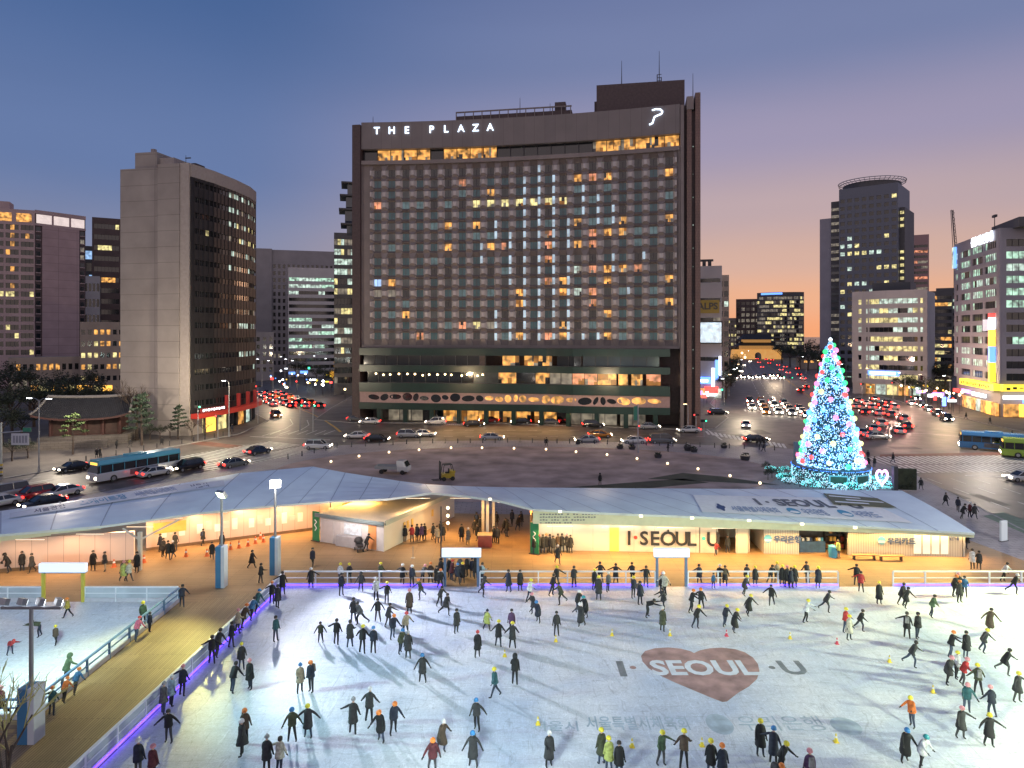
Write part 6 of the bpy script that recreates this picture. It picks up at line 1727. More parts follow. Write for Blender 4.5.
S([(905.7, 608.4, 'glide', 20, 'black', 'hair', .3), (902, 605.5, 'glide', 30, 'charcoal', 'hair', .3), (932, 617.6, 'lean', 50, 'green', 'hair', .1), (954, 596.6, 'lean', 20, 'black', 'orange', .2), (958.6, 596, 'relax', -20, 'black', 'pink', .2), (959.4, 602.5, 'stand', 10, 'charcoal', 'orange', .35),
   (964.6, 597.3, 'relax', -20, 'blue', 'hair', .1), (1013.6, 594, 'stride', 60, 'black', 'white', .1), (989.5, 632, 'glide', 0, 'brown', 'hair', .5), (983.6, 653, 'glide', 40, 'charcoal', 'yellow', .15), (907, 638.5, 'reach', 160, 'black', 'hair', .3), (917.5, 639, 'relax', 10, 'black', 'hair', .2),
   (911.7, 666.7, 'stride', 50, 'charcoal', 'hair', .12)], 'in far right corner')
S([(951, 657.5, 'front', 60, 'black', 'orange', .15), (956.7, 679, 'relax', 20, 'white', 'yellow', .15), (966, 658.5, 'relax', 0, 'black', 'hair', .4), (948.3, 685, 'lean', 30, 'charcoal', 'pink', .3), (963.3, 686, 'lean', 60, 'red', 'pink', .1), (978.3, 695, 'both', 180, 'olive', 'yellow', .1),
   (1005, 674.5, 'stride', 40, 'black', 'hair', .3), (1017.5, 702.5, 'arms', 20, 'charcoal', 'yellow', .35), (966.7, 714, 'lean', -30, 'teal', 'pink', .1), (961, 739, 'reach', 20, 'charcoal', 'pink', .4), (989, 746.7, 'arms', 0, 'black', 'yellow', .4), (991.7, 717.5, 'both', 180, 'navy', 'pink', .15),
   (912, 728, 'front', -60, 'orange', 'yellow', .1), (905, 763, 'lean', 0, 'black', 'blue', .45), (922, 769, 'lean', 30, 'white', 'teal', .2)], 'in near right corner')
S([(549, 767, 'relax', 20, 'charcoal', 'white_hat', .5), (601.7, 764.6, 'stand', 200, 'olive', 'yellow', .45), (609, 773, 'stand', 190, 'lime', 'yellow', .3), (619, 778, 'stand', 0, 'black', 'hair', .3), (661.5, 766, 'reach', 30, 'green', 'yellow', .1), (684, 769.5, 'lean', 160, 'brown', 'yellow', .1),
   (711, 778, 'stand', 180, 'black', 'yellow', .3), (722.5, 783, 'stand', 180, 'navy', 'orange', .3), (760.3, 756, 'stand', 10, 'black', 'yellow', .45), (773.5, 765, 'reach', 160, 'navy', 'blue', .45), (781, 776, 'lean', 40, 'black', 'yellow', .1), (774, 787, 'crouch', 30, 'charcoal', 'orange', .1), (810, 789, 'stand', 180, 'purple', 'pink', .2)],
  'at the near edge')
S([(422.5, 682.5, 'both', 0, 'charcoal', 'blue', .35), (495, 697.5, 'walk', -70, 'teal', 'yellow', .1), (515, 685, 'relax', 180, 'black', 'hood', .15), (476.7, 731, 'reach', -10, 'charcoal', 'blue', .1), (473, 767, 'both', 0, 'charcoal', 'blue', .45), (441.7, 753, 'glide', 50, 'brown', 'white_hat', .4),
   (432.5, 772, 'lean', 0, 'maroon', 'orange', .2), (393.5, 735, 'lean', 30, 'navy', 'orange', .12), (380.8, 742.8, 'lean', -20, 'black', 'orange', .3), (369.4, 722.6, 'both', 180, 'charcoal', 'white_hat', .2), (353, 734, 'reach', 180, 'charcoal', 'grey_hat', .4)], 'left of ice letters')
S([(233, 692.5, 'lean', 150, 'black', 'hair', .15), (241.5, 670, 'relax', 20, 'charcoal', 'yellow_hat', .25), (250, 689.5, 'relax', -20, 'black', 'pink_hat', .35), (244.5, 744, 'relax', 20, 'brown', 'orange', .2), (242, 756, 'stand', -60, 'charcoal', 'white', .4), (300, 693, 'relax', 20, 'beige', 'blue_hat', .3),
   (311, 692.4, 'relax', -20, 'navy', 'orange', .12), (292, 742, 'both', 0, 'olive', 'blue', .1), (308, 737.8, 'arms', 10, 'charcoal', 'yellow', .4), (266.6, 773, 'stand', 180, 'charcoal', 'grey_hat', .3), (279.5, 774, 'reach', 170, 'cream', 'hair', .2), (168.6, 743, 'arms', 0, 'black', 'hair', .1),
   (138, 778, 'stand', 180, 'navy', 'white', .2), (152.5, 782, 'stand', 180, 'maroon', 'pink', .2)], 'in near left corner')
S([(163.5, 714.5, 'relax', 160, 'grey', 'grey_hat', .3), (171.5, 706.5, 'relax', 150, 'sky', 'white_hat', .3), (182.5, 696, 'reach', 190, 'navy', 'pink_hat', .2), (212, 664, 'arms', 200, 'black', 'hair', .1), (217.5, 657, 'lean', 160, 'charcoal', 'hair', .25), (231.5, 648, 'relax', 150, 'navy', 'hair', .15),
   (237.7, 634, 'relax', 140, 'beige', 'pink_hat', .2), (243, 629.5, 'lean', 130, 'brown', 'orange', .25), (251.8, 620, 'lean', 140, 'blue', 'hair', .15), (272, 604, 'reach', 200, 'black', 'orange', .2), (277.6, 608.4, 'relax', 160, 'charcoal', 'hair', .4), (282.5, 594.5, 'reach', 190, 'black', 'hair', .4), (256.5, 613.5, 'lean', 140, 'teal', 'blue', .2)],
  'along the violet barrier')
S([(275.6, 641.4, 'stand', 60, 'teal', 'hair', .1), (311, 588.3, 'reach', 20, 'black', 'white', .4), (341.2, 595.7, 'stand', 40, 'navy', 'hair', .2), (420.8, 599.2, 'stride', -50, 'olive', 'orange', .15), (409.4, 613.3, 'stand', 0, 'brown', 'pink', .5), (386.9, 604.5, 'reach', 160, 'black', 'yellow', .12),
   (376, 601, 'stand', 200, 'white', 'white', .2), (377.8, 622, 'both', 10, 'black', 'hair', .1), (353.5, 622, 'relax', 0, 'charcoal', 'hair', .25), (360.5, 625, 'stride', -40, 'grey', 'hair', .1), (388.3, 627.3, 'front', 60, 'charcoal', 'hair', .2), (392.7, 639.6, 'lean', 30, 'navy', 'orange', .12),
   (320.6, 643, 'both', 0, 'olive', 'hair', .1, .85), (336.5, 645, 'reach', 180, 'black', 'hair', .1), (350, 647.6, 'relax', 170, 'charcoal', 'hair', .35), (362.5, 653.5, 'both', 180, 'black', 'yellow', .1), (373.4, 653.7, 'relax', 190, 'navy', 'blue', .12), (405.5, 637, 'glide', 30, 'beige', 'red', .1),
   (400.6, 654, 'lean', 40, 'olive', 'blue', .15), (408, 658.5, 'relax', 10, 'charcoal', 'grey_hat', .4), (440, 607, 'lean', 60, 'charcoal', 'hair', .1)], 'near far left corner')
S([(445.8, 616, 'stride', 40, 'black', 'hair', .2), (456.4, 633.5, 'relax', 20, 'charcoal', 'hair', .35), (487, 631, 'walk', 30, 'lime', 'navy_hat', .3, .9), (498.5, 647, 'both', 180, 'black', 'yellow', .3), (512.6, 648.6, 'both', 180, 'charcoal', 'yellow', .35), (511.7, 634, 'stand', 0, 'purple', 'hair', .2),
   (556.5, 636, 'stand', 10, 'charcoal', 'hair', .1), (577.6, 612, 'lean', 40, 'black', 'white', .2), (581, 627, 'glide', -20, 'charcoal', 'white_hat', .5), (585.6, 617.6, 'lean', -40, 'black', 'teal', .4), (477.5, 657.5, 'relax', 0, 'black', 'red_hat', .4)], 'mid ice, far side')
S([(182, 607.5, 'lean', 200, 'navy', 'hair', .15), (143, 625.5, 'relax', 30, 'green', 'yellow', .12), (136.6, 641, 'lean', 150, 'pink', 'red', .1, .9), (149.8, 632, 'relax', 150, 'navy', 'hair', .1, .75), (67.7, 618, 'walk', -60, 'mustard', 'orange', .1, .88), (40, 637, 'crouch', -60, 'olive', 'hair', .1, .85),
   (55.8, 645, 'walk', 20, 'brown', 'yellow', .15, .75), (52, 715.5, 'reach', 200, 'teal', 'orange', .1, .85), (64.5, 702.5, 'lean', 160, 'orange', 'orange', .1, .8), (75.5, 694.5, 'lean', 160, 'blue', 'orange', .1, .85), (66.5, 684, 'lean', 150, 'green', 'hood', .2), (2, 718, 'walk', -60, 'maroon', 'pink_hat', .12), (10, 655, 'crouch', 60, 'red', 'red', .1, .75)],
  'on the small rink', kind='small')
S([(93, 571, 'relax', 40, 'black', 'hair', .4), (105, 571.5, 'relax', -30, 'charcoal', 'hair', .25, 1.0, 'beige'), (123.5, 582, 'walk', 60, 'lime', 'pink_hat', .4), (129, 581.6, 'walk', 60, 'cream', 'yellow_hat', .2), (137, 572.6, 'stand', 10, 'black', 'hair', .45), (163, 557, 'relax', 60, 'charcoal', 'hair', .3), (168, 560, 'walk', 30, 'black', 'hair', .3),
   (173, 559, 'walk', -20, 'black', 'white_hat', .3), (160, 552, 'relax', 100, 'navy', 'hair', .3), (175, 551, 'stand', 190, 'charcoal', 'hair', .3), (212, 559.5, 'walk', 20, 'black', 'hair', .35), (222, 550, 'relax', 20, 'black', 'hood', .35), (203, 545.5, 'walk', 160, 'charcoal', 'hair', .3),
   (252, 568.5, 'walk', 90, 'black', 'hair', .4), (260.7, 583.5, 'relax', 150, 'charcoal', 'hair', .2), (312.7, 567, 'walk', 0, 'navy', 'hair', .2), (291.6, 528.5, 'relax', 20, 'black', 'hair', .3), (298, 529.5, 'walk', 70, 'charcoal', 'hair', .1, .7), (302.5, 531, 'stand', 40, 'black', 'hair', .1, .6),
   (3, 571, 'relax', 40, 'charcoal', 'hair', .3), (8, 573, 'lean', -40, 'black', 'hood', .3), (22, 571, 'relax', 20, 'black', 'hair', .4), (32, 573, 'walk', -30, 'charcoal', 'hair', .35), (40, 564.5, 'relax', 120, 'navy', 'hair', .3), (27.5, 569, 'stand', 90, 'olive', 'yellow_hat', .3)], 'under canopy left wing', kind='deck', z=DK)
S([(405, 542.5, 'relax', 170, 'black', 'hair', .3), (412, 542.5, 'relax', 190, 'red', 'hair', .2), (417, 541, 'stand', 150, 'navy', 'hair', .35), (421.5, 541.5, 'relax', 170, 'purple', 'hair', .3), (424.5, 540, 'stand', 200, 'black', 'hair', .4), (433, 540, 'relax', 60, 'charcoal', 'hair', .25), (437, 543.5, 'relax', 20, 'beige', 'hair', .3),
   (440.5, 538, 'walk', 160, 'black', 'hair', .3), (443, 541, 'stand', 30, 'charcoal', 'hair', .35), (366.5, 551.5, 'lean', 60, 'black', 'hair', .25), (377.8, 549, 'relax', 150, 'red', 'hair', .2), (461.5, 542, 'stand', 10, 'black', 'hair', .45), (468, 545, 'relax', 20, 'grey', 'white_hat', .4), (474.5, 535, 'walk', 20, 'charcoal', 'hair', .3), (478, 541.5, 'relax', -60, 'black', 'hair', .35),
   (476.5, 528.5, 'walk', 170, 'black', 'hair', .3), (480, 533, 'relax', 40, 'navy', 'hair', .3), (493.7, 543, 'relax', 60, 'black', 'hair', .3), (497.5, 543.5, 'stand', 10, 'charcoal', 'hair', .35), (504, 534, 'lean', 40, 'black', 'hair', .3), (496.4, 528, 'walk', 10, 'charcoal', 'hair', .3), (512, 526, 'walk', 170, 'navy', 'hair', .2), (518, 531, 'lean', 40, 'black', 'hair', .3), (521, 527.5, 'relax', 20, 'charcoal', 'hair', .3), (507, 537, 'relax', 100, 'black', 'hood', .3)],
  'by the ticket booth', kind='deck', z=DK)
S([(534, 554, 'relax', 60, 'black', 'hair', .3), (539, 553.6, 'relax', 20, 'charcoal', 'red_hat', .25), (543, 553.6, 'stand', 170, 'black', 'hair', .45), (546, 553, 'relax', 150, 'black', 'orange', .4), (549.5, 552.5, 'relax', 100, 'navy', 'hair', .3), (553, 553.5, 'stand', 30, 'charcoal', 'hair', .35), (562, 552.6, 'relax', 190, 'black', 'hair', .35), (567, 552.4, 'relax', -60, 'charcoal', 'pink_hat', .3), (557.6, 564, 'walk', 20, 'charcoal', 'white_hat', .35), (570.5, 553, 'stand', 0, 'black', 'hair', .4), (558, 552.6, 'stand', 180, 'brown', 'hair', .3)],
  'queuing at pavilion wall', kind='deck', z=DK)
S([(727.5, 553, 'stand', 0, 'black', 'hair', .3), (972.4, 569.5, 'relax', 170, 'white', 'hair', .35), (979, 569.8, 'relax', 160, 'charcoal', 'hair', .35), (1004, 582, 'lean', 40, 'white', 'hair', .1), (838, 558, 'stand', 30, 'lime', 'hair', .2), (967, 549, 'relax', 30, 'black', 'hair', .35), (716, 556, 'lean', 20, 'red', 'hair', .1, .75)], 'by the right pavilion', kind='deck', z=DK)
S([(921, 490, 'walk', 170, 'black', 'hair', .3), (945.7, 506, 'walk', 20, 'black', 'hair', .3), (962.5, 519, 'lean', 60, 'black', 'hair', .35), (969.7, 517.5, 'relax', 20, 'maroon', 'white_hat', .2), (974.5, 519, 'walk', 0, 'charcoal', 'hair', .3), (958, 512, 'walk', 150, 'navy', 'hair', .2), (868.5, 467.5, 'walk', 40, 'black', 'hair', .3), (874.4, 467.5, 'relax', 10, 'charcoal', 'hair', .3), (893, 463, 'walk', 60, 'black', 'hair', .2), (868, 460, 'walk', 170, 'navy', 'hair', .2),
   (757, 446.5, 'relax', 10, 'black', 'hair', .3), (760.5, 446.5, 'stand', 170, 'charcoal', 'hair', .3), (764, 446.5, 'relax', 20, 'black', 'hair', .4), (546.5, 446.5, 'walk', 20, 'black', 'hair', .3), (600, 485.5, 'stand', 0, 'black', 'hood', .3), (668, 452, 'relax', 90, 'charcoal', 'hair', .3), (763.5, 452, 'walk', 60, 'navy', 'hair', .2)], 'on the plaza paving', kind='street', z=PLZ)
S([(96.7, 458, 'stand', 20, 'black', 'hair', .4), (99.8, 457.2, 'stand', -20, 'charcoal', 'hair', .35), (116.6, 449, 'relax', 90, 'black', 'hair', .3), (130, 447.5, 'walk', 90, 'charcoal', 'hair', .3), (161.7, 445.5, 'walk', 60, 'black', 'hair', .4), (232, 432, 'walk', 60, 'navy', 'hair', .3), (205, 436, 'relax', 20, 'black', 'hair', .3)], 'by the tiled hall', kind='street', z=.13)
S([(1012, 439, 'stand', 60, 'black', 'hair', .3), (990, 424, 'walk', 80, 'charcoal', 'hair', .3), (966, 419, 'walk', 60, 'black', 'hair', .3), (940, 412, 'relax', 30, 'navy', 'hair', .3)], 'by the corner shops', kind='street', z=.13)
# ------------------------------------------------------------------ vehicles (front towards -Y)
glassc = mat('car_glass', (.012, .014, .017), .06, 0, var=0, spec=.9)
carp = mat('car_paint', (.3, .3, .3), .22, .3, var=0, spec=.7)
def paintmat(n, c):
    return mat('car_paint_' + n, c, .2, .2, var=0, spec=.8)
CP = dict(white=paintmat('white', (.62, .62, .62)), silver=paintmat('silver', (.36, .37, .38)), grey=paintmat('grey', (.13, .135, .14)), black=paintmat('black', (.012, .012, .014)), red=paintmat('red', (.30, .015, .02)), navy=paintmat('navy', (.015, .025, .06)), beige=paintmat('beige', (.30, .26, .2)), taxi=paintmat('orange', (.45, .17, .02)))
rimm = mat('wheel_rim', (.35, .36, .38), .3, .8, var=0)

def loft(q, secs, m, cap=True):
    """secs: list of rings with equal numbers of points"""
    k = q.mi(m); i0 = len(q.v); n = len(secs[0])
    for s_ in secs: q.v += [tuple(p) for p in s_]
    for j in range(len(secs) - 1):
        for a in range(n):
            b_ = (a + 1) % n
            q.f.append((i0 + j * n + a, i0 + j * n + b_, i0 + (j + 1) * n + b_, i0 + (j + 1) * n + a)); q.m.append(k)
    if cap:
        q.f.append(tuple(range(i0 + n - 1, i0 - 1, -1))); q.m.append(k)
        e = i0 + (len(secs) - 1) * n; q.f.append(tuple(range(e, e + n))); q.m.append(k)

def make_car(name, label, kind):
    L_, wd = {'sedan': (4.6, .90), 'suv': (4.7, .94), 'van': (4.9, .95)}[kind]
    rt = thing(name, label, 'car')
    h1 = {'sedan': .95, 'suv': 1.08, 'van': 1.1}[kind]; h2 = {'sedan': 1.45, 'suv': 1.72, 'van': 1.92}[kind]
    y0, y1 = -L_ / 2, L_ / 2
    prof = [(y0, .62 * h1, .80), (y0 + .12, .74 * h1, .92), (y0 + .55, .84 * h1, .98), (y0 + 1.35, .93 * h1, 1), (0, h1, 1), (y1 - 1.0, h1, 1), (y1 - .35, .97 * h1, .98), (y1 - .06, .90 * h1, .93), (y1, .72 * h1, .84)]
    secs = []
    for y, zt, kx in prof:
        x = wd * kx; zb = .28
        secs.append([(-x * .92, y, zb), (-x, y, zb + .12), (-x, y, zt * .80), (-x * .93, y, zt - .05), (-x * .80, y, zt), (x * .80, y, zt), (x * .93, y, zt - .05), (x, y, zt * .80), (x, y, zb + .12), (x * .92, y, zb)])
    q = MB(); loft(q, secs, carp)
    # roof panel and pillars
    ra, rb = {'sedan': (-.45, .95), 'suv': (-.55, 1.75), 'van': (-1.15, 2.1)}[kind]
    ba, bb = {'sedan': (-1.25, 1.75), 'suv': (-1.35, 2.15), 'van': (-1.9, 2.32)}[kind]
    tx = wd * .70; bx = wd * .90
    q.hexa([(-tx, ra, h2 - .07), (tx, ra, h2 - .07), (tx, rb, h2 - .07), (-tx, rb, h2 - .07)], [(-tx * .93, ra + .1, h2), (tx * .93, ra + .1, h2), (tx * .93, rb - .1, h2), (-tx * .93, rb - .1, h2)], carp)
    for sx_ in (-1, 1):
        for ya, yb_ in ((ra, ba), ((ra + rb) / 2, (ra + rb) / 2 + .05), (rb, bb)):
            q.cyl((sx_ * tx, ya, h2 - .06), (sx_ * bx, yb_, h1 - .03), .045, .055, carp, 5)
    o = q.build('body', rt, smooth=False, bevel=.03)
    q = MB(); q.hexa([(-bx + .02, ba + .05, h1 - .06), (bx - .02, ba + .05, h1 - .06), (bx - .02, bb - .05, h1 - .06), (-bx + .02, bb - .05, h1 - .06)], [(-tx + .02, ra + .02, h2 - .075), (tx - .02, ra + .02, h2 - .075), (tx - .02, rb - .02, h2 - .075), (-tx + .02, rb - .02, h2 - .075)], glassc); q.build('glasshouse', rt)
    for sx_ in (-1, 1):
        for y in (y0 + .85, y1 - .9):
            q = MB(); q.cyl((sx_ * (wd - .21), y, .33), (sx_ * (wd + .015), y, .33), .33, .33, blackm, 16); q.cyl((sx_ * (wd + .016), y, .33), (sx_ * (wd + .03), y, .33), .2, .19, rimm, 10); q.build('wheel', rt)
        q = MB(); q.obox((sx_ * (wd - .24), y0 + .02, .66 * h1), (.21, .055, .10), headl); q.build('headlight', rt)
        q = MB(); q.obox((sx_ * (wd - .2), y1 - .02, .80 * h1), (.22, .06, .12), taill); q.build('tail_light', rt)
        q = MB(); q.obox((sx_ * (wd + .06), ba + .55, h1 + .05), (.09, .05, .07), blackm); q.build('mirror', rt)
    return rt
PROTO = {k: make_car('car', 'car', k) for k in ('sedan', 'suv', 'van')}
def glare(o):  # bigger, brighter lenses in place of a glare halo
    """a car of the queues: lamps enlarged and brightened to imitate glare"""
    for ch in o.children:
        if ch.name.startswith('headlight') and math.cos(o.rotation_euler.z) > 0: ch.scale = (1, 1, 1.3); ch.location.z = -.2; paint(ch, 0, headf)
        if ch.name.startswith('tail_light') and math.cos(o.rotation_euler.z) <= 0: ch.scale = (1.1, 1, 1.5); ch.location.z = -.38; paint(ch, 0, tailf)
USED = {}
def yaw_of(d): return math.atan2(d[0], -d[1])
def car(p, head, kind, colour, label, group, scale=1.0, z=.0):
    if kind not in USED:
        o = PROTO[kind]; USED[kind] = 1
    else:
        o = dup(PROTO[kind])
    o.location = (p[0], p[1], z); o.rotation_euler = (0, 0, yaw_of(head)); o['label'] = label; o['group'] = group
    for ch in o.children:
        if ch.name.startswith('body'): paint(ch, 0, CP[colour])
    if group != 'cars on the streets': glare(o)
    return o
def carpx(px, py, head, kind, colour, label, group='cars on the streets', z=0):
    p = G(px, py); return car((p.x, p.y), head, kind, colour, label, group, z=z)
U = Vector((.5, .866)); UX = Vector((1, 0.02)); AV = Vector((.30, .954)); SS = Vector((-.52, .854))
for a in [
    (73, 471, -U, 'sedan', 'black', 'black saloon with blue white headlights by the kerb left of the bus'),
    (34, 499, -U, 'suv', 'red', 'red off road car with lit headlights at the left edge'),
    (43, 507, -U, 'sedan', 'black', 'dark saloon beside the red off road car, nearest the canopy'),
    (62, 496, -U, 'sedan', 'white', 'white saloon with orange tail lights behind the red car'),
    (-2, 507, -U, 'sedan', 'white', 'white saloon cut by the left edge of the picture'),
    (6, 498, -U, 'van', 'silver', 'silver people carrier half hidden at the left edge'),
    (188, 470, -U, 'suv', 'black', 'black off road car close behind the blue bus'),
    (155, 476, U, 'sedan', 'white', 'pale saloon with red tail lights passing the blue bus'),
    (234, 467, U, 'sedan', 'grey', 'grey saloon with red tail lights crossing below the zebra'),
    (258, 454, U, 'sedan', 'navy', 'dark blue saloon on the zebra near the bend'),
    (318, 449, UX, 'suv', 'white', 'white estate car rounding the bend by the plaza bollards'),
    (357, 438.5, -UX, 'sedan', 'white', 'white saloon leftmost on the road before the hotel'),
    (377, 441.5, UX, 'sedan', 'black', 'black saloon with red tail lights below the white saloon'),
    (409, 437.5, UX, 'suv', 'silver', 'silver off road car with yellow headlights before the hotel'),
    (424, 436.5, UX, 'sedan', 'white', 'white saloon nose to tail with the silver off road car'),
    (492, 440, UX, 'sedan', 'silver', 'lone silver saloon on the road before the hotel centre'),
    (436, 424.5, -UX, 'suv', 'white', 'white off road car parked at the lit hotel entrance'),
    (474, 426.5, UX, 'sedan', 'black', 'black saloon with a red tail light leaving the hotel entrance'),
    (489, 422.5, -UX, 'sedan', 'red', 'dark red saloon under the hotel entrance lights'),
    (521, 424, -UX, 'sedan', 'black', 'black saloon parked under the green hotel columns'),
    (549, 424.5, -UX, 'sedan', 'grey', 'grey saloon parked in the hotel arcade'),
    (593, 427.5, UX, 'suv', 'black', 'black off road car parked before the hotel, right part'),
    (587, 442.5, -UX, 'sedan', 'silver', 'silver saloon with red tail light below the black off road car'),
    (600, 437.5, UX, 'sedan', 'taxi', 'orange taxi passing before the hotel'),
    (634, 443.5, -UX, 'sedan', 'white', 'white saloon with red tail light by the green sign pole'),
    (662, 443.5, UX, 'van', 'grey', 'dark green grey van right of the green sign pole'),
    (649, 429, UX, 'sedan', 'silver', 'silver saloon waiting near the hotel corner'),
    (689, 432.5, -UX, 'sedan', 'white', 'white saloon at the corner crossing right of the hotel'),
    (756, 442, UX, 'sedan', 'black', 'black saloon with white roof streak turning at the crossing'),
    (746, 427, -AV, 'sedan', 'white', 'lone car with bright headlights coming to the crossing'),
    (877, 439, UX, 'sedan', 'silver', 'silver saloon turning beside the christmas tree'),
    (1023, 481, -UX, 'sedan', 'white', 'white saloon stopped at the broad zebra, right edge'),
    (1018, 445, UX, 'sedan', 'beige', 'pale car half hidden behind the blue bus'),
    (276, 417, -SS, 'suv', 'taxi', 'orange yellow car with glaring headlights on the side street'),
    (357, 421, UX, 'sedan', 'grey', 'grey saloon with red tail lights at the left hotel corner'),
    (370, 424, -UX, 'sedan', 'white', 'white saloon with red lights under the hotel left corner'),
    (938, 416, -AV, 'suv', 'black', 'dark off road car before the violet lit shops'),
    (718, 415, UX, 'suv', 'black', 'dark car parked at the corner pavement below the blue neon'),
]:
    carpx(*a)
# the jam on the side street, tail lights towards us
k = 0
c0 = Vector(G(317, 408)[:2]); nrm_ = Vector((-.854, -.52))
for lane in range(4):
    for row in range(7):
        p = c0 + nrm_ * (lane * 3.2 - .5) + SS * (row * 8.6 + lane * 2.5 + random.uniform(-1, 1) + (0 if lane < 3 else 4))
        car(p, SS, random.choice(['sedan', 'sedan', 'suv']), random.choice(['white', 'silver', 'black', 'grey', 'taxi']), 'car with glowing red tail lights in the side street jam', 'cars jammed in the side street')
# the avenue: oncoming headlights
for lane, off in enumerate((-20, -16.8, -13.6, -10.4, -7.2, -4)):
    for row in range((3, 4, 4, 4, 3, 2)[lane]):
        d = 178 + row * 9 - lane * 2.2 + random.uniform(-3, 3) + (8 if lane == 0 else 0)
        p = avenue(d, off); car(p, -AV, random.choice(['sedan', 'suv', 'sedan', 'van']), random.choice(['white', 'silver', 'black', 'grey', 'taxi']), 'oncoming car with white headlights in the near avenue queue', 'cars queuing on the avenue')
for lane, off in enumerate((-23, -19.5, -16, -12.5, -9, -5.5, -2)):
    for row in range(2):
        d = 312 + row * 12 + random.uniform(-3, 3); p = avenue(d, off)
        car(p, -AV, random.choice(['sedan', 'suv', 'van']), random.choice(['white', 'silver', 'black']), 'oncoming car with white headlights in the far avenue queue', 'cars queuing on the avenue')
for px, py in ((858, 402), (866, 405), (874, 401), (871, 409), (880, 407), (887, 404), (893, 409), (864, 414), (878, 415), (890, 417), (903, 421), (906, 428), (898, 433), (873, 431), (880, 426), (862, 435), (855, 408), (885, 411)):
    p = G(px, py); car((p.x, p.y), AV, random.choice(['sedan', 'suv', 'sedan']), random.choice(['white', 'silver', 'black', 'grey']), 'car with red tail lights leaving right of the christmas tree', 'cars leaving on the avenue')
for px, py in ((752, 358), (757, 359.5), (762, 357.5), (766, 360), (772, 361), (769, 364), (759, 363.5), (778, 366), (785, 368), (781, 371), (788, 374), (797, 369.5), (799, 376), (803, 380), (806, 388), (800, 392), (722 + 40, 368)):
    p = G(px, py); car((p.x, p.y), AV, random.choice(['sedan', 'suv']), random.choice(['white', 'silver', 'black']), 'distant car with red tail lights heading for the city gate', 'cars leaving on the avenue')
for px, py in ((733, 363), (736, 369), (741, 372), (750, 362), (744, 366)):
    p = G(px, py); car((p.x, p.y), -AV, 'sedan', 'white', 'distant car with headlights coming from the city gate', 'cars queuing on the avenue')
for px, py, c_ in ((912, 405, 'white'), (921, 407, 'black'), (929, 411, 'silver'), (916, 400, 'grey'), (946, 421, 'black')):
    p = G(px, py); car((p.x, p.y), -AV, 'van' if c_ == 'black' else 'sedan', c_, 'car parked by the far corner pavement', 'cars parked by the far corner')

def make_bus(label, p, head, top, low, ad=True, L_=11.0):
    rt = thing('city_bus', label, 'bus', (p.x, p.y, 0), yaw_of(head), 'city buses')
    y0, y1, w_, h_ = -L_ / 2, L_ / 2, 1.25, 3.15
    def ring(y, z0, z1, kx): return [(-w_ * kx, y, z0), (-w_ * kx, y, z1 - .2), (-w_ * kx * .9, y, z1), (w_ * kx * .9, y, z1), (w_ * kx, y, z1 - .2), (w_ * kx, y, z0)]
    q = MB(); loft(q, [ring(y0, .4, 1.45, .95), ring(y0 + .12, .33, 1.5, 1), ring(y1 - .1, .33, 1.5, 1), ring(y1, .4, 1.45, .97)], low); q.build('lower_body', rt, bevel=.03)
    q = MB(); loft(q, [[(-w_ * .94, y0 + .3, 2.45), (-w_ * .98, y0 + .3, 2.6), (-w_ * .88, y0 + .36, h_), (w_ * .88, y0 + .36, h_), (w_ * .98, y0 + .3, 2.6), (w_ * .94, y0 + .3, 2.45)], [(-w_ * .98, y1 - .05, 2.45), (-w_, y1 - .05, 2.6), (-w_ * .9, y1 - .1, h_), (w_ * .9, y1 - .1, h_), (w_, y1 - .05, 2.6), (w_ * .98, y1 - .05, 2.45)]], top)
    for sx_ in (-1, 1):
        for i in range(8):
            y = y0 + .5 + i * (L_ - .8) / 7; q.box(sx_ * w_ - .03, sx_ * w_ + .03, y - .05, y + .05, 1.48, 2.46, top)
    q.box(-.7, .7, -1.5, 1.2, h_, h_ + .22, top); q.build('roof', rt, bevel=.02)
    q = MB(); q.hexa([(-w_ * .96, y0 + .06, 1.44), (w_ * .96, y0 + .06, 1.44), (w_ * .96, y1 - .08, 1.44), (-w_ * .96, y1 - .08, 1.44)], [(-w_ * .95, y0 + .34, 2.5), (w_ * .95, y0 + .34, 2.5), (w_ * .95, y1 - .12, 2.5), (-w_ * .95, y1 - .12, 2.5)], glassc); q.build('windows', rt)
    if ad:
        for sx_ in (-1, 1):
            q = MB(); q.box(min(sx_ * w_, sx_ * (w_ + .02)), max(sx_ * w_, sx_ * (w_ + .02)), -1.6, 2.6, .6, 1.35, mat('bus_advert', (.10, .10, .12), .5, var=.5, scale=2)); q.build('advert_panel', rt)
    for sx_ in (-1, 1):
        for y in (y0 + 2.3, y1 - 2.8):
            q = MB(); q.cyl((sx_ * (w_ - .28), y, .48), (sx_ * (w_ + .02), y, .48), .48, .48, blackm, 18); q.cyl((sx_ * (w_ + .021), y, .48), (sx_ * (w_ + .03), y, .48), .27, .26, rimm, 12); q.build('wheel', rt)
        q = MB(); q.obox((sx_ * .95, y0 - .03, .8), (.2, .05, .14), headl); q.build('headlight', rt)
        q = MB(); q.obox((sx_ * 1.0, y1 + .02, 1.0), (.14, .05, .25), taill); q.build('tail_light', rt)
        q = MB(); q.obox((sx_ * 1.42, y0 + .1, 2.2), (.1, .07, .22), blackm); q.build('mirror', rt)
    q = MB(); q.box(-.8, .8, y0 + .24, y0 + .29, 2.52, 2.85, sgn_org); q.build('route_display', rt)
    return rt
make_bus('sky blue and white city bus driving left past the tiled hall', Vector((-54.4, 98.8)), -U, paintmat('bus_sky', (.10, .38, .52)), paintmat('bus_white', (.55, .58, .62)), L_=12.4)
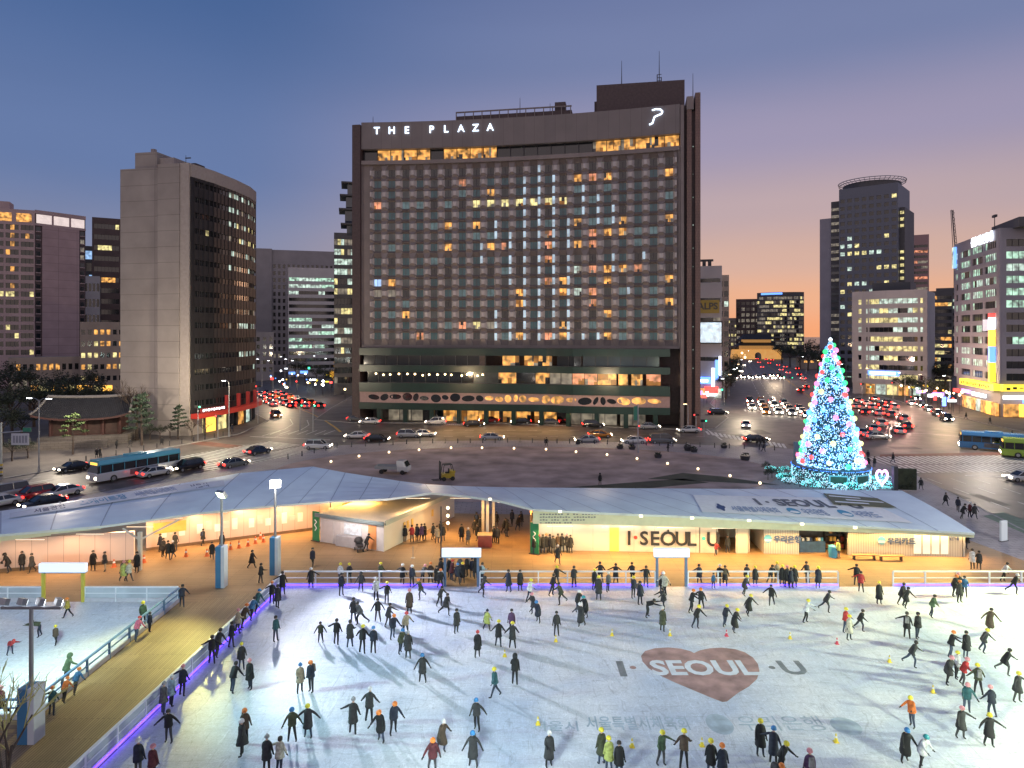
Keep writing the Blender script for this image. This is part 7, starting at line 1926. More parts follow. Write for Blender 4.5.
pb = G(985, 453); make_bus('deep blue city bus with red tail lights at the avenue stop', Vector((pb.x + 3.4, pb.y + 2.5)), Vector((-.86, .5)), paintmat('bus_blue', (.03, .16, .38)), paintmat('bus_blue_low', (.04, .18, .42)), L_=10.5)
pb = G(1030, 462); make_bus('yellow green bus cut off by the right edge', Vector((pb.x + 3.5, pb.y + 3)), Vector((-.86, .5)), paintmat('bus_green', (.25, .42, .04)), paintmat('bus_green_low', (.30, .45, .05)), L_=10)

p = G(393, 473.5, PLZ); rt = thing('flatbed_truck', 'small white flatbed truck parked on the lawn edge', 'truck', (p.x, p.y, PLZ + .03), R(80))
q = MB(); loft(q, [[(-.82, y, .45), (-.85, y, 1.1), (-.72, y + .1, 1.95 if k_ else 1.15), (.72, y + .1, 1.95 if k_ else 1.15), (.85, y, 1.1), (.82, y, .45)] for k_, y in ((0, -2.5), (0, -2.3), (1, -1.9), (1, -.9), (1, -.85))], CP['white']); q.build('cab', rt, bevel=.03)
q = MB(); q.box(-.88, .88, -.8, 2.5, .72, .82, CP['silver'])
for a0 in ((-.88, -.84, -.8, 2.5), (.84, .88, -.8, 2.5), (-.84, .84, 2.46, 2.5), (-.84, .84, -.8, -.76)): q.box(a0[0], a0[1], a0[2], a0[3], .82, 1.15, CP['silver'])
q.build('flatbed', rt)
q = MB(); q.hexa([(-.76, -2.38, 1.2), (.76, -2.38, 1.2), (.76, -2.3, 1.2), (-.76, -2.3, 1.2)], [(-.68, -2.0, 1.85), (.68, -2.0, 1.85), (.68, -1.92, 1.85), (-.68, -1.92, 1.85)], glassc); q.build('windscreen', rt)
for sx_ in (-1, 1):
    for y in (-1.7, 1.5):
        q = MB(); q.cyl((sx_ * .62, y, .33), (sx_ * .84, y, .33), .33, .33, blackm, 14); q.build('wheel', rt)
p = G(444, 480.5, PLZ); rt = thing('forklift', 'yellow and black forklift standing on the lawn behind the canopy', 'forklift', (p.x, p.y, PLZ + .03), R(-70))
fy = mat('forklift_yellow', (.42, .30, .03), .5, var=.15)
q = MB(); q.box(-.6, .6, -.4, 1.4, .35, 1.0, fy); q.box(-.58, .58, .7, 1.5, 1.0, 1.35, fy); q.build('body', rt, bevel=.04)
q = MB()
for sx_ in (-1, 1):
    q.tube([(sx_ * .55, -.3, 1.0), (sx_ * .5, -.1, 2.2), (sx_ * .5, 1.0, 2.2), (sx_ * .55, 1.25, 1.3)], .05, blackm, 6)
q.box(-.52, .52, -.12, 1.05, 2.18, 2.25, blackm); q.build('cage', rt)
q = MB()
for sx_ in (-.35, .35): q.box(sx_ - .06, sx_ + .06, -.62, -.5, .1, 2.7, blackm); q.box(sx_ - .06, sx_ + .06, -1.7, -.63, .12, .18, blackm)
q.build('mast', rt)
q = MB(); q.box(-.25, .25, .2, .7, 1.0, 1.12, blackm); q.box(-.25, .25, .62, .72, 1.12, 1.6, blackm); q.build('seat', rt)
for sx_ in (-1, 1):
    for y in (-.15, 1.1):
        q = MB(); q.cyl((sx_ * .42, y, .3), (sx_ * .66, y, .3), .3, .3, blackm, 14); q.build('wheel', rt)

# ------------------------------------------------------------------ trees
barkm = mat('bark', (.07, .05, .04), .9, var=.3, scale=4, bump=.3)
def leafm(n, c): return mat('foliage_' + n, c, .7, var=.35, scale=1.2)
LF = dict(dark=leafm('dark', (.030, .040, .025)), pine=leafm('pine', (.028, .050, .030)), green=leafm('green', (.07, .11, .035)), brown=leafm('brown', (.075, .055, .035)), gold=leafm('gold', (.16, .085, .03)))
def leaves(q, c, r, n, m, size, sz=1.0):
    for _ in range(n):
        d = Vector((random.gauss(0, 1), random.gauss(0, 1), random.gauss(0, 1) * sz)).normalized() * r * random.random() ** .45
        d.z *= sz
        p = Vector(c) + d
        a = Vector((random.gauss(0, 1), random.gauss(0, 1), random.gauss(0, .6))).normalized() * size * random.uniform(.6, 1.3)
        b_ = a.cross(Vector((random.gauss(0, 1), random.gauss(0, 1), random.gauss(0, 1)))).normalized() * size * random.uniform(.35, .7)
        q.face([p - a, p + b_, p + a, p - b_], m)
def make_tree(kind, h, name='tree', label='tree', group=None, seed=0):
    random.seed(100 + seed)
    rt = thing(name, label, 'tree', group=group)
    t = MB(); q = MB()
    if kind == 'broad':
        t.cyl((0, 0, 0), (.1, 0, h * .4), h * .03, h * .02, barkm, 8)
        for i in range(9):
            a = i * 2.4; z0 = h * random.uniform(.28, .5); r = h * random.uniform(.16, .3)
            e = Vector((r * math.cos(a), r * math.sin(a), z0 + h * random.uniform(.12, .36)))
            t.cyl((.08, 0, z0), e, h * .012, h * .005, barkm, 5)
            leaves(q, e, h * random.uniform(.12, .19), 130, LF['dark'], h * .022, .8)
        leaves(q, (0, 0, h * .82), h * .17, 160, LF['dark'], h * .022)
    elif kind == 'pine':
        t.cyl((0, 0, 0), (.2, .1, h * .95), h * .022, h * .006, barkm, 7)
        for i in range(17):
            z0 = h * (.34 + .62 * i / 16); a = i * 2.1; r = h * .25 * (1 - i / 17) ** .7 * random.uniform(.6, 1.15)
            e = Vector((.15 + r * math.cos(a), .1 + r * math.sin(a), z0 + h * .02))
            t.cyl((.15, .08, z0), e, h * .008, h * .003, barkm, 4)
            leaves(q, e, h * .085, 60, LF['pine'], h * .026, .45); leaves(q, Vector((.15, .1, z0)).lerp(e, .5), h * .07, 40, LF['pine'], h * .026, .45)
    elif kind == 'lit':
        t.cyl((0, 0, 0), (.05, 0, h * .95), h * .02, h * .006, barkm, 7)
        for i in range(12):
            z0 = h * (.45 + .5 * i / 12); a = i * 2.4; r = h * .24 * (1 - i / 15)
            e = Vector((r * math.cos(a), r * math.sin(a), z0 + h * .03)); t.cyl((0, 0, z0 - h * .04), e, h * .006, h * .003, barkm, 4)
            leaves(q, e, h * .085, 70, LF['green'], h * .024, .45)
    elif kind == 'bare':
        def br(p, d, l, r, dep):
            e = p + d * l; t.cyl(p, e, r, r * .65, barkm, 5, cap=False)
            if dep == 0: return
            for _ in range(3 if dep > 1 else 4):
                nd = (d + Vector((random.gauss(0, .5), random.gauss(0, .5), random.gauss(.12, .3)))).normalized()
                br(p.lerp(e, random.uniform(.55, 1)), nd, l * random.uniform(.6, .8), r * .58, dep - 1)
        br(Vector((0, 0, 0)), Vector((0, 0, 1)), h * .3, h * .022, 5)
    elif kind == 'gold':
        t.cyl((0, 0, 0), (0, 0, h * .5), h * .025, h * .015, barkm, 6)
        for i in range(6):
            a = i * 1.1; e = Vector((h * .16 * math.cos(a), h * .16 * math.sin(a), h * (.5 + .07 * i))); t.cyl((0, 0, h * .4), e, h * .01, h * .004, barkm, 4)
            leaves(q, e, h * .15, 70, mat('lit_gold_foliage', (.30, .16, .03), .7, emit=(1, .5, .06), es=.5, var=.3), h * .03)  # glow of the light strings put into the leaves
    if t.v: t.build('trunk', rt)
    if q.v: q.build('crown', rt)
    random.seed(500 + seed)
    return rt
TP = {}
def tree(kind, p, h, label, group='street trees', z=.13, name=None):
    nm = name or {'broad': 'broadleaf_tree', 'pine': 'pine_tree', 'lit': 'young_tree', 'bare': 'bare_tree', 'gold': 'lit_tree'}[kind]
    if kind not in TP:
        o = make_tree(kind, 10, nm, label, group, len(TP)); TP[kind] = o
    else:
        o = dup(TP[kind])
    o.location = (p[0], p[1], z); o.rotation_euler = (0, 0, random.uniform(0, 6)); s = h / 10 * 1.0
    o.scale = (s * random.uniform(.9, 1.15), s * random.uniform(.9, 1.15), s); o['label'] = label; o['group'] = group
    return o
tree('lit', G(73, 455), 7.2, 'young light green tree lit by a street lamp before the tiled hall')
tree('pine', G(142, 446), 9.5, 'tall dark pine between the tiled hall and the concrete tower')
tree('pine', G(178, 440), 6.6, 'small crooked pine at the foot of the concrete tower')
tree('bare', (XA(137, 131), 131), 15.5, 'large bare brown tree before the blank concrete wall')
for i, (px, D_, h_) in enumerate(((-10, 138, 12), (12, 142, 12.5), (34, 150, 13), (2, 128, 9), (22, 129, 8), (50, 152, 12), (66, 156, 13), (84, 158, 12.5), (100, 156, 12), (112, 152, 10), (58, 175, 14), (90, 180, 15), (30, 182, 15), (8, 190, 16), (-14, 176, 15))):
    tree('broad', (XA(px, D_), D_), h_ * .84, 'dark broadleaf tree crowded behind the tiled hall', 'trees behind the tiled hall')
for px, py, h_ in ((150, 441, 3.2), (160, 440, 3), (170, 439, 3.2), (12, 462, 4), (28, 459, 3.5)):
    p = G(px, py); tree('broad', (p.x, p.y), h_, 'dark rounded bush on the pavement near the tiled hall', 'bushes by the tiled hall', name='bush')
for px, py, h_ in ((205, 440, 5), (192, 441, 5.5)):
    p = G(px, py); tree('bare', (p.x, p.y), h_, 'slim bare tree before the shopfronts of the concrete tower')
for px, D_, h_ in ((339, 245, 11), (351, 240, 11)):
    tree('gold', (XA(px, D_), D_), h_, 'street tree with golden light put into its leaves beside the hotel', 'gold lit trees')
for px, D_, h_ in ((325, 268, 8), (316, 280, 8), (332, 258, 8), (305, 300, 9), (295, 318, 9)):
    tree('broad', (XA(px, D_), D_), h_, 'small dark street tree on the side street pavement', 'side street trees')
for px, D_, h_ in ((790, 420, 15), (800, 400, 14), (808, 380, 14), (818, 360, 14), (826, 330, 13), (835, 310, 12), (812, 440, 18), (842, 285, 10), (782, 470, 16)):
    tree('broad', (XA(px, D_), D_), h_, 'dark tree beyond the avenue left of the pale office', 'trees beyond the avenue')
for px, D_, h_ in ((912, 215, 8), (922, 208, 8), (931, 200, 8), (941, 196, 8), (903, 224, 8), (932, 236, 12), (945, 232, 12)):
    tree('broad', (XA(px, D_), D_), h_, 'dark street tree on the far corner pavement', 'trees on the far corner')
for px, D_, h_ in ((726, 215, 9), (729, 240, 10), (731, 265, 10), (733, 300, 11), (735, 340, 11)):
    tree('broad', (XA(px, D_), D_), h_, 'dark street tree on the left side of the avenue', 'trees on the left of the avenue')
# bare tree near the camera, floodlight put into the yellow colour of its upper twigs
random.seed(4)
nt_ = thing('bare_tree', 'leafless tree with twigs painted lit yellow reaching in at the lower left corner', 'tree', (-19.8, 26.5, DK)); nt_.scale = (1.0, 1.0, 1.12)
t = MB(); twig = mat('painted_lit_twig', (.45, .42, .16), .7, var=.2)
def br2(p, d, l, r, dep):
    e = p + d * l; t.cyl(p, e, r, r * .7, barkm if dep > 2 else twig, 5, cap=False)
    if dep == 0: return
    for _ in range(3):
        nd = (d + Vector((random.gauss(0, .42), random.gauss(0, .42), random.gauss(.05, .25)))).normalized()
        br2(p.lerp(e, random.uniform(.5, 1)), nd, l * random.uniform(.6, .82), r * .6, dep - 1)
br2(Vector((0, 0, 0)), Vector((-.02, .05, 1)).normalized(), 2.95, .13, 5)
t.build('branches', nt_)

# ------------------------------------------------------------------ street furniture
def street_lamp(px, py, h, label, arm=(-1.4, 0), col=lamp_w, z=.13, both=False, D_=None, name='street_lamp'):
    p = G(px, py, z) if D_ is None else Vector((XA(px, D_), D_, z))
    rt = thing(name, label, 'street lamp', (p.x, p.y, z), 0, 'street lamps')
    q = MB(); q.cyl((0, 0, 0), (0, 0, h), .12, .07, metal, 8); q.cyl((0, 0, 0), (0, 0, .9), .18, .16, metal, 8); q.build('pole', rt)
    for s_ in ((1, -1) if both else (1,)):
        e = Vector((arm[0] * s_, arm[1] * s_, h + .35)); q = MB(); q.tube([(0, 0, h - .1), (arm[0] * s_ * .5, arm[1] * s_ * .5, h + .25), e], .045, metal, 6); q.build('arm', rt)
        q = MB(); d = Vector((arm[0] * s_, arm[1] * s_, 0)).normalized(); a_ = math.atan2(d.y, d.x)
        q.obox(e + d * .3, (.38, .15, .06), dkmetal, a_); hd = q.build('lamp_head', rt)
        q = MB(); q.obox(e + d * .3 + Vector((0, 0, -.1)), (.33, .13, .04), col); q.build('lamp_glass', hd)
    return rt
street_lamp(39, 472, 10.6, 'tall street lamp with two arms before the tiled hall', arm=(-1.5, .4), both=True)
street_lamp(229, 436.5, 10.8, 'street lamp with a blue white head by the red shop canopy', arm=(-.9, .3))
for i, (px, D_) in enumerate(((262, 262), (273, 250), (285, 290), (290, 265), (303, 320), (297, 250), (318, 300), (330, 270))):
    street_lamp(px, 0, 10.5, 'street lamp glowing over the side street traffic', D_=D_, z=0 if i % 2 else .13)
street_lamp(688, 431, 5.4, 'low lamp with an amber globe at the hotel corner', arm=(-.3, 0), col=lamp_y)
for i, (px, D_) in enumerate(((716, 178), (724, 196), (729, 225), (734, 262), (738, 310), (742, 380), (746, 470))):
    street_lamp(px, 0, 8.5, 'street lamp on the left pavement of the avenue', D_=D_, arm=(1.4, 0), col=lamp_y if i % 2 else lamp_w)
for i, (px, D_) in enumerate(((846, 262), (872, 232), (905, 205), (926, 196), (950, 190), (822, 300), (806, 350))):
    street_lamp(px, 0, 8.5, 'street lamp on the right pavement of the avenue', D_=D_, arm=(-1.4, 0), col=lamp_y if i % 2 else lamp_w)

def signal(px, py, h, m, label, z=0.0, arm=0.0, D_=None):
    p = G(px, py, z) if D_ is None else Vector((XA(px, D_), D_, z))
    rt = thing('traffic_light', label, 'traffic light', (p.x, p.y, z), 0, 'traffic lights')
    q = MB(); q.cyl((0, 0, 0), (0, 0, h), .09, .07, metal, 8)
    if arm: q.cyl((0, 0, h - .2), (arm, 0, h), .06, .05, metal, 6)
    q.build('pole', rt)
    q = MB(); q.box(arm - .62, arm + .62, -.14, .14, h - .22, h + .24, blackm); hd = q.build('signal_head', rt)
    for k_, mm_ in enumerate((sgn_red, sgn_yel, sgn_grn)):
        on = mm_ is m
        q = MB(); q.cyl((arm - .38 + k_ * .38, -.2, h), (arm - .38 + k_ * .38, -.141, h), .17, .17, m if on else blackm, 12); q.build('lens', hd)
signal(696, 431, 3.4, sgn_red, 'red traffic light at the crossing right of the hotel', .13)
signal(704, 437, 3.2, sgn_grn, 'green walking signal near the crossing right of the hotel', .13)
signal(300, 431, 5.4, sgn_grn, 'left one of two green traffic lights over the bend', 0)
signal(313, 431.5, 5.4, sgn_grn, 'right one of two green traffic lights over the bend', 0)
signal(783, 394, 5.8, sgn_grn, 'left one of two green traffic lights on the avenue', 0)
signal(791, 395, 5.8, sgn_grn, 'right one of two green traffic lights on the avenue', 0)
signal(862, 402, 5.4, sgn_red, 'red traffic light right of the christmas tree', 0)
signal(869, 404, 5.0, sgn_grn, 'green traffic light right of the christmas tree', 0)
signal(893, 401, 5.6, sgn_red, 'red traffic light before the pale office', 0)
signal(218, 440, 4.6, sgn_red, 'red traffic light by the shops of the concrete tower', .13)
signal(198, 441, 6.5, sgn_grn, 'green traffic light by the shops of the concrete tower', .13)
signal(258, 424, 8.6, sgn_red, 'red traffic light high over the side street', 0)
p = G(638, 453, PLZ); rt = thing('sign_pole', 'tall grey pole with a green road sign before the hotel', 'sign', (p.x, p.y, PLZ))
q = MB(); q.cyl((0, 0, 0), (0, 0, 8.4), .14, .10, metal, 8); q.build('pole', rt); q = MB(); q.box(-.75, -.12, -.08, .08, 5.6, 8.0, mat('road_sign_green', (.02, .16, .11), .5, var=.1)); q.build('sign_panel', rt)
p = G(1, 480, .13); rt = thing('sign_gantry', 'road sign gantry with a pale text panel at the left edge', 'sign', (p.x, p.y, .13))
q = MB(); q.cyl((0, 0, 0), (0, 0, 8), .2, .15, metal, 10); q.cyl((0, 0, 6.6), (4.2, 0, 6.9), .1, .08, metal, 8)
for k_ in range(4): q.cyl((0, 0, .5 + k_ * .5), (0, 0, .75 + k_ * .5), .215, .215, (sgn_yel if False else mat('hazard_yellow', (.5, .38, .03), .6)) if k_ % 2 else blackm, 10)
q.build('pole', rt); q = MB(); q.box(1.5, 3.9, -.1, .05, 4.9, 6.5, mat('sign_pale', (.42, .42, .50), .5, var=.05)); q.build('sign_panel', rt)
q = MB()
for i in range(5): q.box(1.75 + i * .42, 2.02 + i * .42, -.125, -.101, 5.2, 6.2, mat('sign_grey_text', (.2, .2, .26), .5))
q.build('lettering', rt); q = MB(); q.box(3.1, 4.2, -.1, .05, 6.75, 7.3, mat('road_sign_green', (.02, .16, .11), .5)); q.build('sign_panel', rt)
# bollards
def bollards(pts, label, group, z):
    first = None
    for p in pts:
        if first is None:
            o = MB(); o.lathe([(.11, 0), (.11, .08), (.08, .1), (.08, .78), (.05, .86), (.01, .88)], dkmetal, 10); o = o.build('bollard'); first = o
        else:
            o = first.copy(); COL.objects.link(o)
        o.location = (p[0], p[1], z); tag(o, label, 'bollard', group)
def along(pp, step):
    out = []
    for a, b_ in zip(pp, pp[1:]):
        a, b_ = Vector(a[:2]), Vector(b_[:2]); n = max(1, int((b_ - a).length / step))
        for i in range(n): out.append(a.lerp(b_, i / n))
    return out
bollards(along([G(288, 459, PLZ), G(302, 456, PLZ), G(337, 447.8, PLZ), G(420, 443.4, PLZ), G(520, 442.4, PLZ), G(620, 444.4, PLZ), G(700, 447, PLZ), G(790, 451, PLZ)], 2.3), 'short dark bollard along the plaza kerb', 'bollards along the plaza kerb', PLZ)
bollards(along([G(70, 464, .13), G(130, 452.5, .13), G(205, 439.5, .13), G(240, 432, .13)], 2.6), 'short dark bollard along the far pavement', 'bollards along the far pavement', .13)
first = None
ball_m = mat('lawn_lamp_glow', (1, 1, 1), .4, emit=(1, .74, .40), es=2.6, var=0)
for px, py in ((331, 464), (359, 458.5), (389, 454.5), (419, 452), (451, 450), (482, 450), (514, 450.5), (546, 451.5), (576, 454), (607, 457), (637, 461), (667.5, 466), (698, 471.5), (730, 478.5), (760, 486)):
    p = G(px, py, PLZ)
    if first is None:
        rt = thing('lawn_lamp', 'x', 'lamp', (p.x, p.y, PLZ), 0, 'globe lamps round the lawn')
        q = MB(); q.cyl((0, 0, 0), (0, 0, .22), .05, .05, dkmetal, 8); q.build('stem', rt); q = MB(); q.ball((0, 0, .4), .2, ball_m, 12, 8); q.build('globe', rt); first = rt
    else: rt = dup(first, (p.x, p.y, PLZ))
    rt['label'] = 'small glowing globe lamp on the edge of the brown lawn'
# traffic cones on the deck, little ice markers
conem = mat('cone_orange', (.62, .12, .03), .5, var=.1)
def cones(rows, m, label, group, s, z, name='traffic_cone'):
    for px, py in rows:
        p = G(px, py, z); rt = thing(name, label, 'cone', (p.x, p.y, z), 0, group)
        q = MB(); q.lathe([(.17 * s, .03 * s), (.12 * s, .25 * s), (.04 * s, .68 * s), (.02 * s, .7 * s)], m, 12); q.build('cone_body', rt); q = MB(); q.box(-.2 * s, .2 * s, -.2 * s, .2 * s, 0, .03 * s, m); q.build('base', rt)
        q = MB(); q.lathe([(.105 * s, .36 * s), (.085 * s, .5 * s)], white, 12); q.build('stripe', rt)
cones(((207, 556), (230.5, 549.5), (239, 548), (248, 546), (255.5, 543.5), (260.5, 539), (263.5, 542), (186, 556.5), (178, 546), (158, 548), (144, 562.5), (114, 567)), conem, 'orange cone on the deck before the pink wall', 'orange cones on the deck', 1.0, DK)
cones(((504.7, 656.5), (538, 724.5), (555.8, 641.5), (612, 635.5), (670, 635.5), (790, 638.5), (889.5, 662), (933, 692.5), (632, 747), (702, 746), (836, 742)), mat('marker_yellow', (.72, .55, .04), .5, var=.1), 'small yellow marker on the ice', 'yellow markers on the ice', .62, ICE, 'ice_marker')
cones(((726.5, 636), (837, 644)), mat('marker_red', (.55, .04, .08), .5, var=.1), 'small red marker on the ice', 'red markers on the ice', .6, ICE, 'ice_marker')
for px, py, s in ((620, 449, 1), (632, 449.5, 1), (658, 458, 1), (688, 450.5, 1.2), (694, 452, 1), (745, 460, 1.3), (578, 444, .8), (724, 448, 1)):
    p = G(px, py, PLZ); rt = thing('planter', 'low dark planter tub on the plaza paving', 'planter', (p.x, p.y, PLZ), random.uniform(0, 1), 'dark planters on the plaza')
    q = MB(); q.lathe([(.5 * s, 0), (.62 * s, .5 * s), (.66 * s, .55 * s), (.6 * s, .56 * s)], dkmetal, 14); q.build('tub', rt); q = MB(); leaves(q, (0, 0, .75 * s), .5 * s, 60, LF['dark'], .14, .6); q.build('shrub', rt)
# right pavement: white slab sign, turf, dark clipped panel
p = G(1003.5, 541, PLZ); rt = thing('slab_sign', 'upright white slab sign on the right pavement', 'sign', (p.x, p.y, PLZ), R(20))
q = MB(); q.box(-.42, .42, -.1, .1, .05, 2.0, mat('slab_sign_white', (.6, .64, .68), .4, emit=(.8, .9, 1), es=.12, var=0)); q.build('panel', rt); q = MB(); q.box(-.5, .5, -.18, .18, 0, .05, dkmetal); q.build('foot', rt)
q = MB(); q.face([G(983, 516, PLZ + .006), G(1003, 512, PLZ + .006), G(1060, 533, PLZ + .006), G(1040, 540, PLZ + .006)], mat('pale_green_mat', (.16, .22, .16), .8, var=.2)); struct(q.build('green_paving'))
p = G(906, 491, PLZ); rt = thing('hedge_screen', 'tall dark clipped hedge screen right of the christmas tree', 'hedge', (p.x, p.y, PLZ), R(-8))
q = MB(); q.box(-1.6, -1.1, -.4, .4, 0, 3.2, dkmetal); q.box(-1.09, 1.2, -.25, .25, .2, 2.9, mat('hedge_core', (.03, .035, .02), .9, var=.4, scale=2))
q.build('frame', rt); q = MB()
for i in range(14): leaves(q, (random.uniform(-1.0, 1.1), random.choice((-.25, .25)), random.uniform(.3, 2.9)), .35, 50, LF['dark'], .1)
q.build('foliage', rt)

# ------------------------------------------------------------------ the christmas tree
random.seed(21)
tc_ = Vector((XA(830.5, 95), 95, PLZ))
xt = thing('christmas_tree', 'huge christmas tree blazing with blue, white, red and green lights on a lit drum', 'christmas tree', tc_)
TH0, TH1 = 2.3, 19.4
def trad(z):
    t = (z - TH0) / (TH1 - TH0)
    return 4.0 * (1 - t) ** .86 + .12
q = MB(); ndl = mat('fir_needles', (.04, .11, .14), .8, var=.4, scale=2)
for _ in range(5200):
    t = random.random() ** 1.6; z = TH0 + t * (TH1 - TH0); a = random.uniform(0, 2 * math.pi); r = trad(z) * random.uniform(.72, 1.0)
    p = Vector((r * math.cos(a), r * math.sin(a), z)); d = Vector((math.cos(a), math.sin(a), random.uniform(-.5, .1))).normalized() * random.uniform(.3, .55); s_ = Vector((-math.sin(a), math.cos(a), 0)) * random.uniform(.08, .16)
    q.face([p - s_, p + d * .6 - s_ * .5, p + d, p + d * .6 + s_ * .5, p + s_], ndl)
q.lathe([(trad(TH0) * .8, TH0), (trad(8) * .8, 8), (trad(14) * .8, 14), (.05, TH1 - .3)], ndl, 20); q.build('crown', xt)
q = MB(); q.cyl((0, 0, 0), (0, 0, TH0), .6, .5, barkm, 10); q.build('trunk', xt)
bulbs = [mat('bulb_ice_blue', (.5, .7, 1), .4, emit=(.26, .66, 1), es=1.9, var=0, sample=False), mat('bulb_deep_blue', (.2, .3, 1), .4, emit=(.06, .28, 1), es=2.4, var=0, sample=False), mat('bulb_white', (.8, .9, 1), .4, emit=(.62, .82, 1), es=1.5, var=0, sample=False)]
q = MB()
for _ in range(8000):
    t = random.random() ** 1.5; z = TH0 + t * (TH1 - TH0 - .1); a = random.uniform(0, 2 * math.pi); r = trad(z) * random.uniform(.97, 1.06)
    q.octa((r * math.cos(a), r * math.sin(a), z), random.uniform(.05, .10), random.choices(bulbs, (5, 2, 4))[0])
o = q.build('string_lights', xt); o['kind'] = 'stuff'
big = [mat('bauble_red', (.8, .1, .1), .4, emit=(1, .07, .06), es=1.9, var=0), mat('bauble_green', (.1, .8, .3), .4, emit=(.05, 1, .25), es=1.3, var=0), mat('bauble_pink', (.9, .3, .5), .4, emit=(1, .22, .5), es=1.7, var=0), mat('bauble_blue', (.2, .4, 1), .4, emit=(.1, .4, 1), es=2.0, var=0), mat('bauble_yellow', (.9, .8, .3), .4, emit=(.9, .9, .35), es=1.2, var=0)]
for i in range(98):
    t = ((i + .5) / 98) ** 1.35; z = TH0 + .3 + t * (TH1 - TH0 - .8); a = i * 2.39996; r = trad(z) * 1.04 + .12
    q = MB(); q.ball((r * math.cos(a), r * math.sin(a), z), random.uniform(.30, .40), random.choices(big, (5, 5, 4, 3, 2))[0], 8, 6); q.build('bauble', xt)
q = MB(); q.octa((0, 0, TH1 + .2), .32, mat('tree_star', (.9, .95, 1), .4, emit=(.75, .9, 1), es=4, var=0)); q.build('star', xt)
q = MB(); q.lathe([(4.95, 0), (4.95, 1.9), (5.05, 1.95), (5.05, 2.25), (4.6, 2.28)], mat('drum_dark', (.03, .07, .09), .6, var=.3), 40); q.build('drum', xt)
cy_b = [mat('bulb_cyan', (.5, 1, 1), .4, emit=(.30, .85, 1), es=1.5, var=0, sample=False), mat('bulb_white', (.8, .9, 1), .4)]
q = MB()
for _ in range(1500):
    a = random.uniform(0, 2 * math.pi); q.octa((5.0 * math.cos(a), 5.0 * math.sin(a), random.uniform(.1, 2.0)), random.uniform(.04, .07), random.choice(cy_b))
for _ in range(260):
    a = random.uniform(0, 2 * math.pi); q.octa((5.1 * math.cos(a), 5.1 * math.sin(a), 2.12), .06, bulbs[1])
o = q.build('string_lights', xt); o['kind'] = 'stuff'
for a in (-104, -66):
    c = Vector((5.08 * math.cos(R(a)), 5.08 * math.sin(R(a)), 1.05)); n = Vector((math.cos(R(a)), math.sin(R(a)), 0)); s_ = Vector((-n.y, n.x, 0))
    q = MB(); m3 = Matrix((s_, n, Vector((0, 0, 1)))).transposed(); q.obox(c, (1.15, .06, .62), mat('message_panel_frame', (.10, .35, .40), .5, emit=(.2, .8, 1), es=.3), mtx=m3); q.obox(c + n * .07, (1.0, .012, .48), mat('message_panel', (.02, .09, .06), .5, var=.3), mtx=m3); q.build('message_panel', xt)
def lit_bush(p, r, label, n=150, m=None):
    rt_ = thing('lit_bush', label, 'bush', (p.x, p.y, PLZ), 0, 'bushes strung with lights round the tree')
    q_ = MB(); leaves(q_, (0, 0, r * .45), r, 160, LF['dark'], .12, .55); q_.build('foliage', rt_)
    q_ = MB()
    for _ in range(n):
        d = Vector((random.gauss(0, 1), random.gauss(0, 1), abs(random.gauss(0, .8)))).normalized() * r * random.uniform(.85, 1.05); d.z = max(.05, d.z * .6 + r * .35)
        q_.octa(d, random.uniform(.035, .06), random.choice(m or cy_b))
    o_ = q_.build('string_lights', rt_); o_['kind'] = 'stuff'
tealb = [mat('bulb_teal', (.2, 1, .8), .4, emit=(.06, .8, .75), es=1.6, var=0, sample=False), cy_b[0]]
for i in range(13):
    a = R(-178 + i * 14.5); r_ = 6.4 + .5 * (i % 2); lit_bush(tc_ + Vector((r_ * math.cos(a), r_ * math.sin(a), 0)), random.uniform(.9, 1.25), 'low bush netted in cyan lights round the tree drum', m=cy_b if i % 3 else tealb)
for px, py in ((777, 473), (786, 471), (795, 477), (783, 478), (771, 471)):
    p = G(px, py, PLZ); lit_bush(p, random.uniform(.7, 1.0), 'low dark bush with teal lights left of the tree', 60, tealb)
for px, py in ((766, 472), (772, 478), (768, 480), (788, 484), (800, 487)):
    p = G(px, py, PLZ); tree('broad', (p.x, p.y), 1.7, 'dark unlit shrub on the left rim of the tree bed', 'shrubs of the tree bed', z=PLZ, name='shrub')
hp_ = G(882, 488, PLZ); rt = thing('heart_light', 'upright heart shaped frame of pink and white lights right of the tree', 'light ornament', (hp_.x, hp_.y, PLZ)); rt.scale = (.72, .72, 1)
q = MB(); pts = []
for i in range(29):
    t = 2 * math.pi * i / 28; pts.append((.068 * 16 * math.sin(t) ** 3, 0, 1.45 + .075 * (13 * math.cos(t) - 5 * math.cos(2 * t) - 2 * math.cos(3 * t) - math.cos(4 * t))))
q.tube(pts, .12, mat('heart_neon', (1, .7, .9), .4, emit=(1, .55, .85), es=3.2, var=0), 8); q.build('heart_tube', rt)
q = MB(); q.tube([(x * .78, .02, 1.45 + (z - 1.45) * .78) for x, y, z in pts], .07, mat('heart_neon_violet', (.7, .4, 1), .4, emit=(.45, .2, 1), es=4, var=0), 6); q.build('inner_tube', rt)
q = MB(); q.box(-.1, .1, -.1, .1, 0, .5, dkmetal); q.box(-1.0, 1.6, -.5, .5, 0, .22, mat('plinth_cyan', (.4, .8, .8), .5, emit=(.3, .9, .9), es=.5)); q.build('plinth', rt)
p = G(800, 459.5, PLZ); rt = thing('info_kiosk', 'pale blue information pillar with red light letters left of the tree', 'kiosk', (p.x, p.y, PLZ), R(10))
q = MB(); q.box(-1.0, 1.0, -.25, .25, 0, 2.9, mat('kiosk_blue', (.16, .26, .36), .5, var=.05)); q.build('panel', rt)
q = MB()
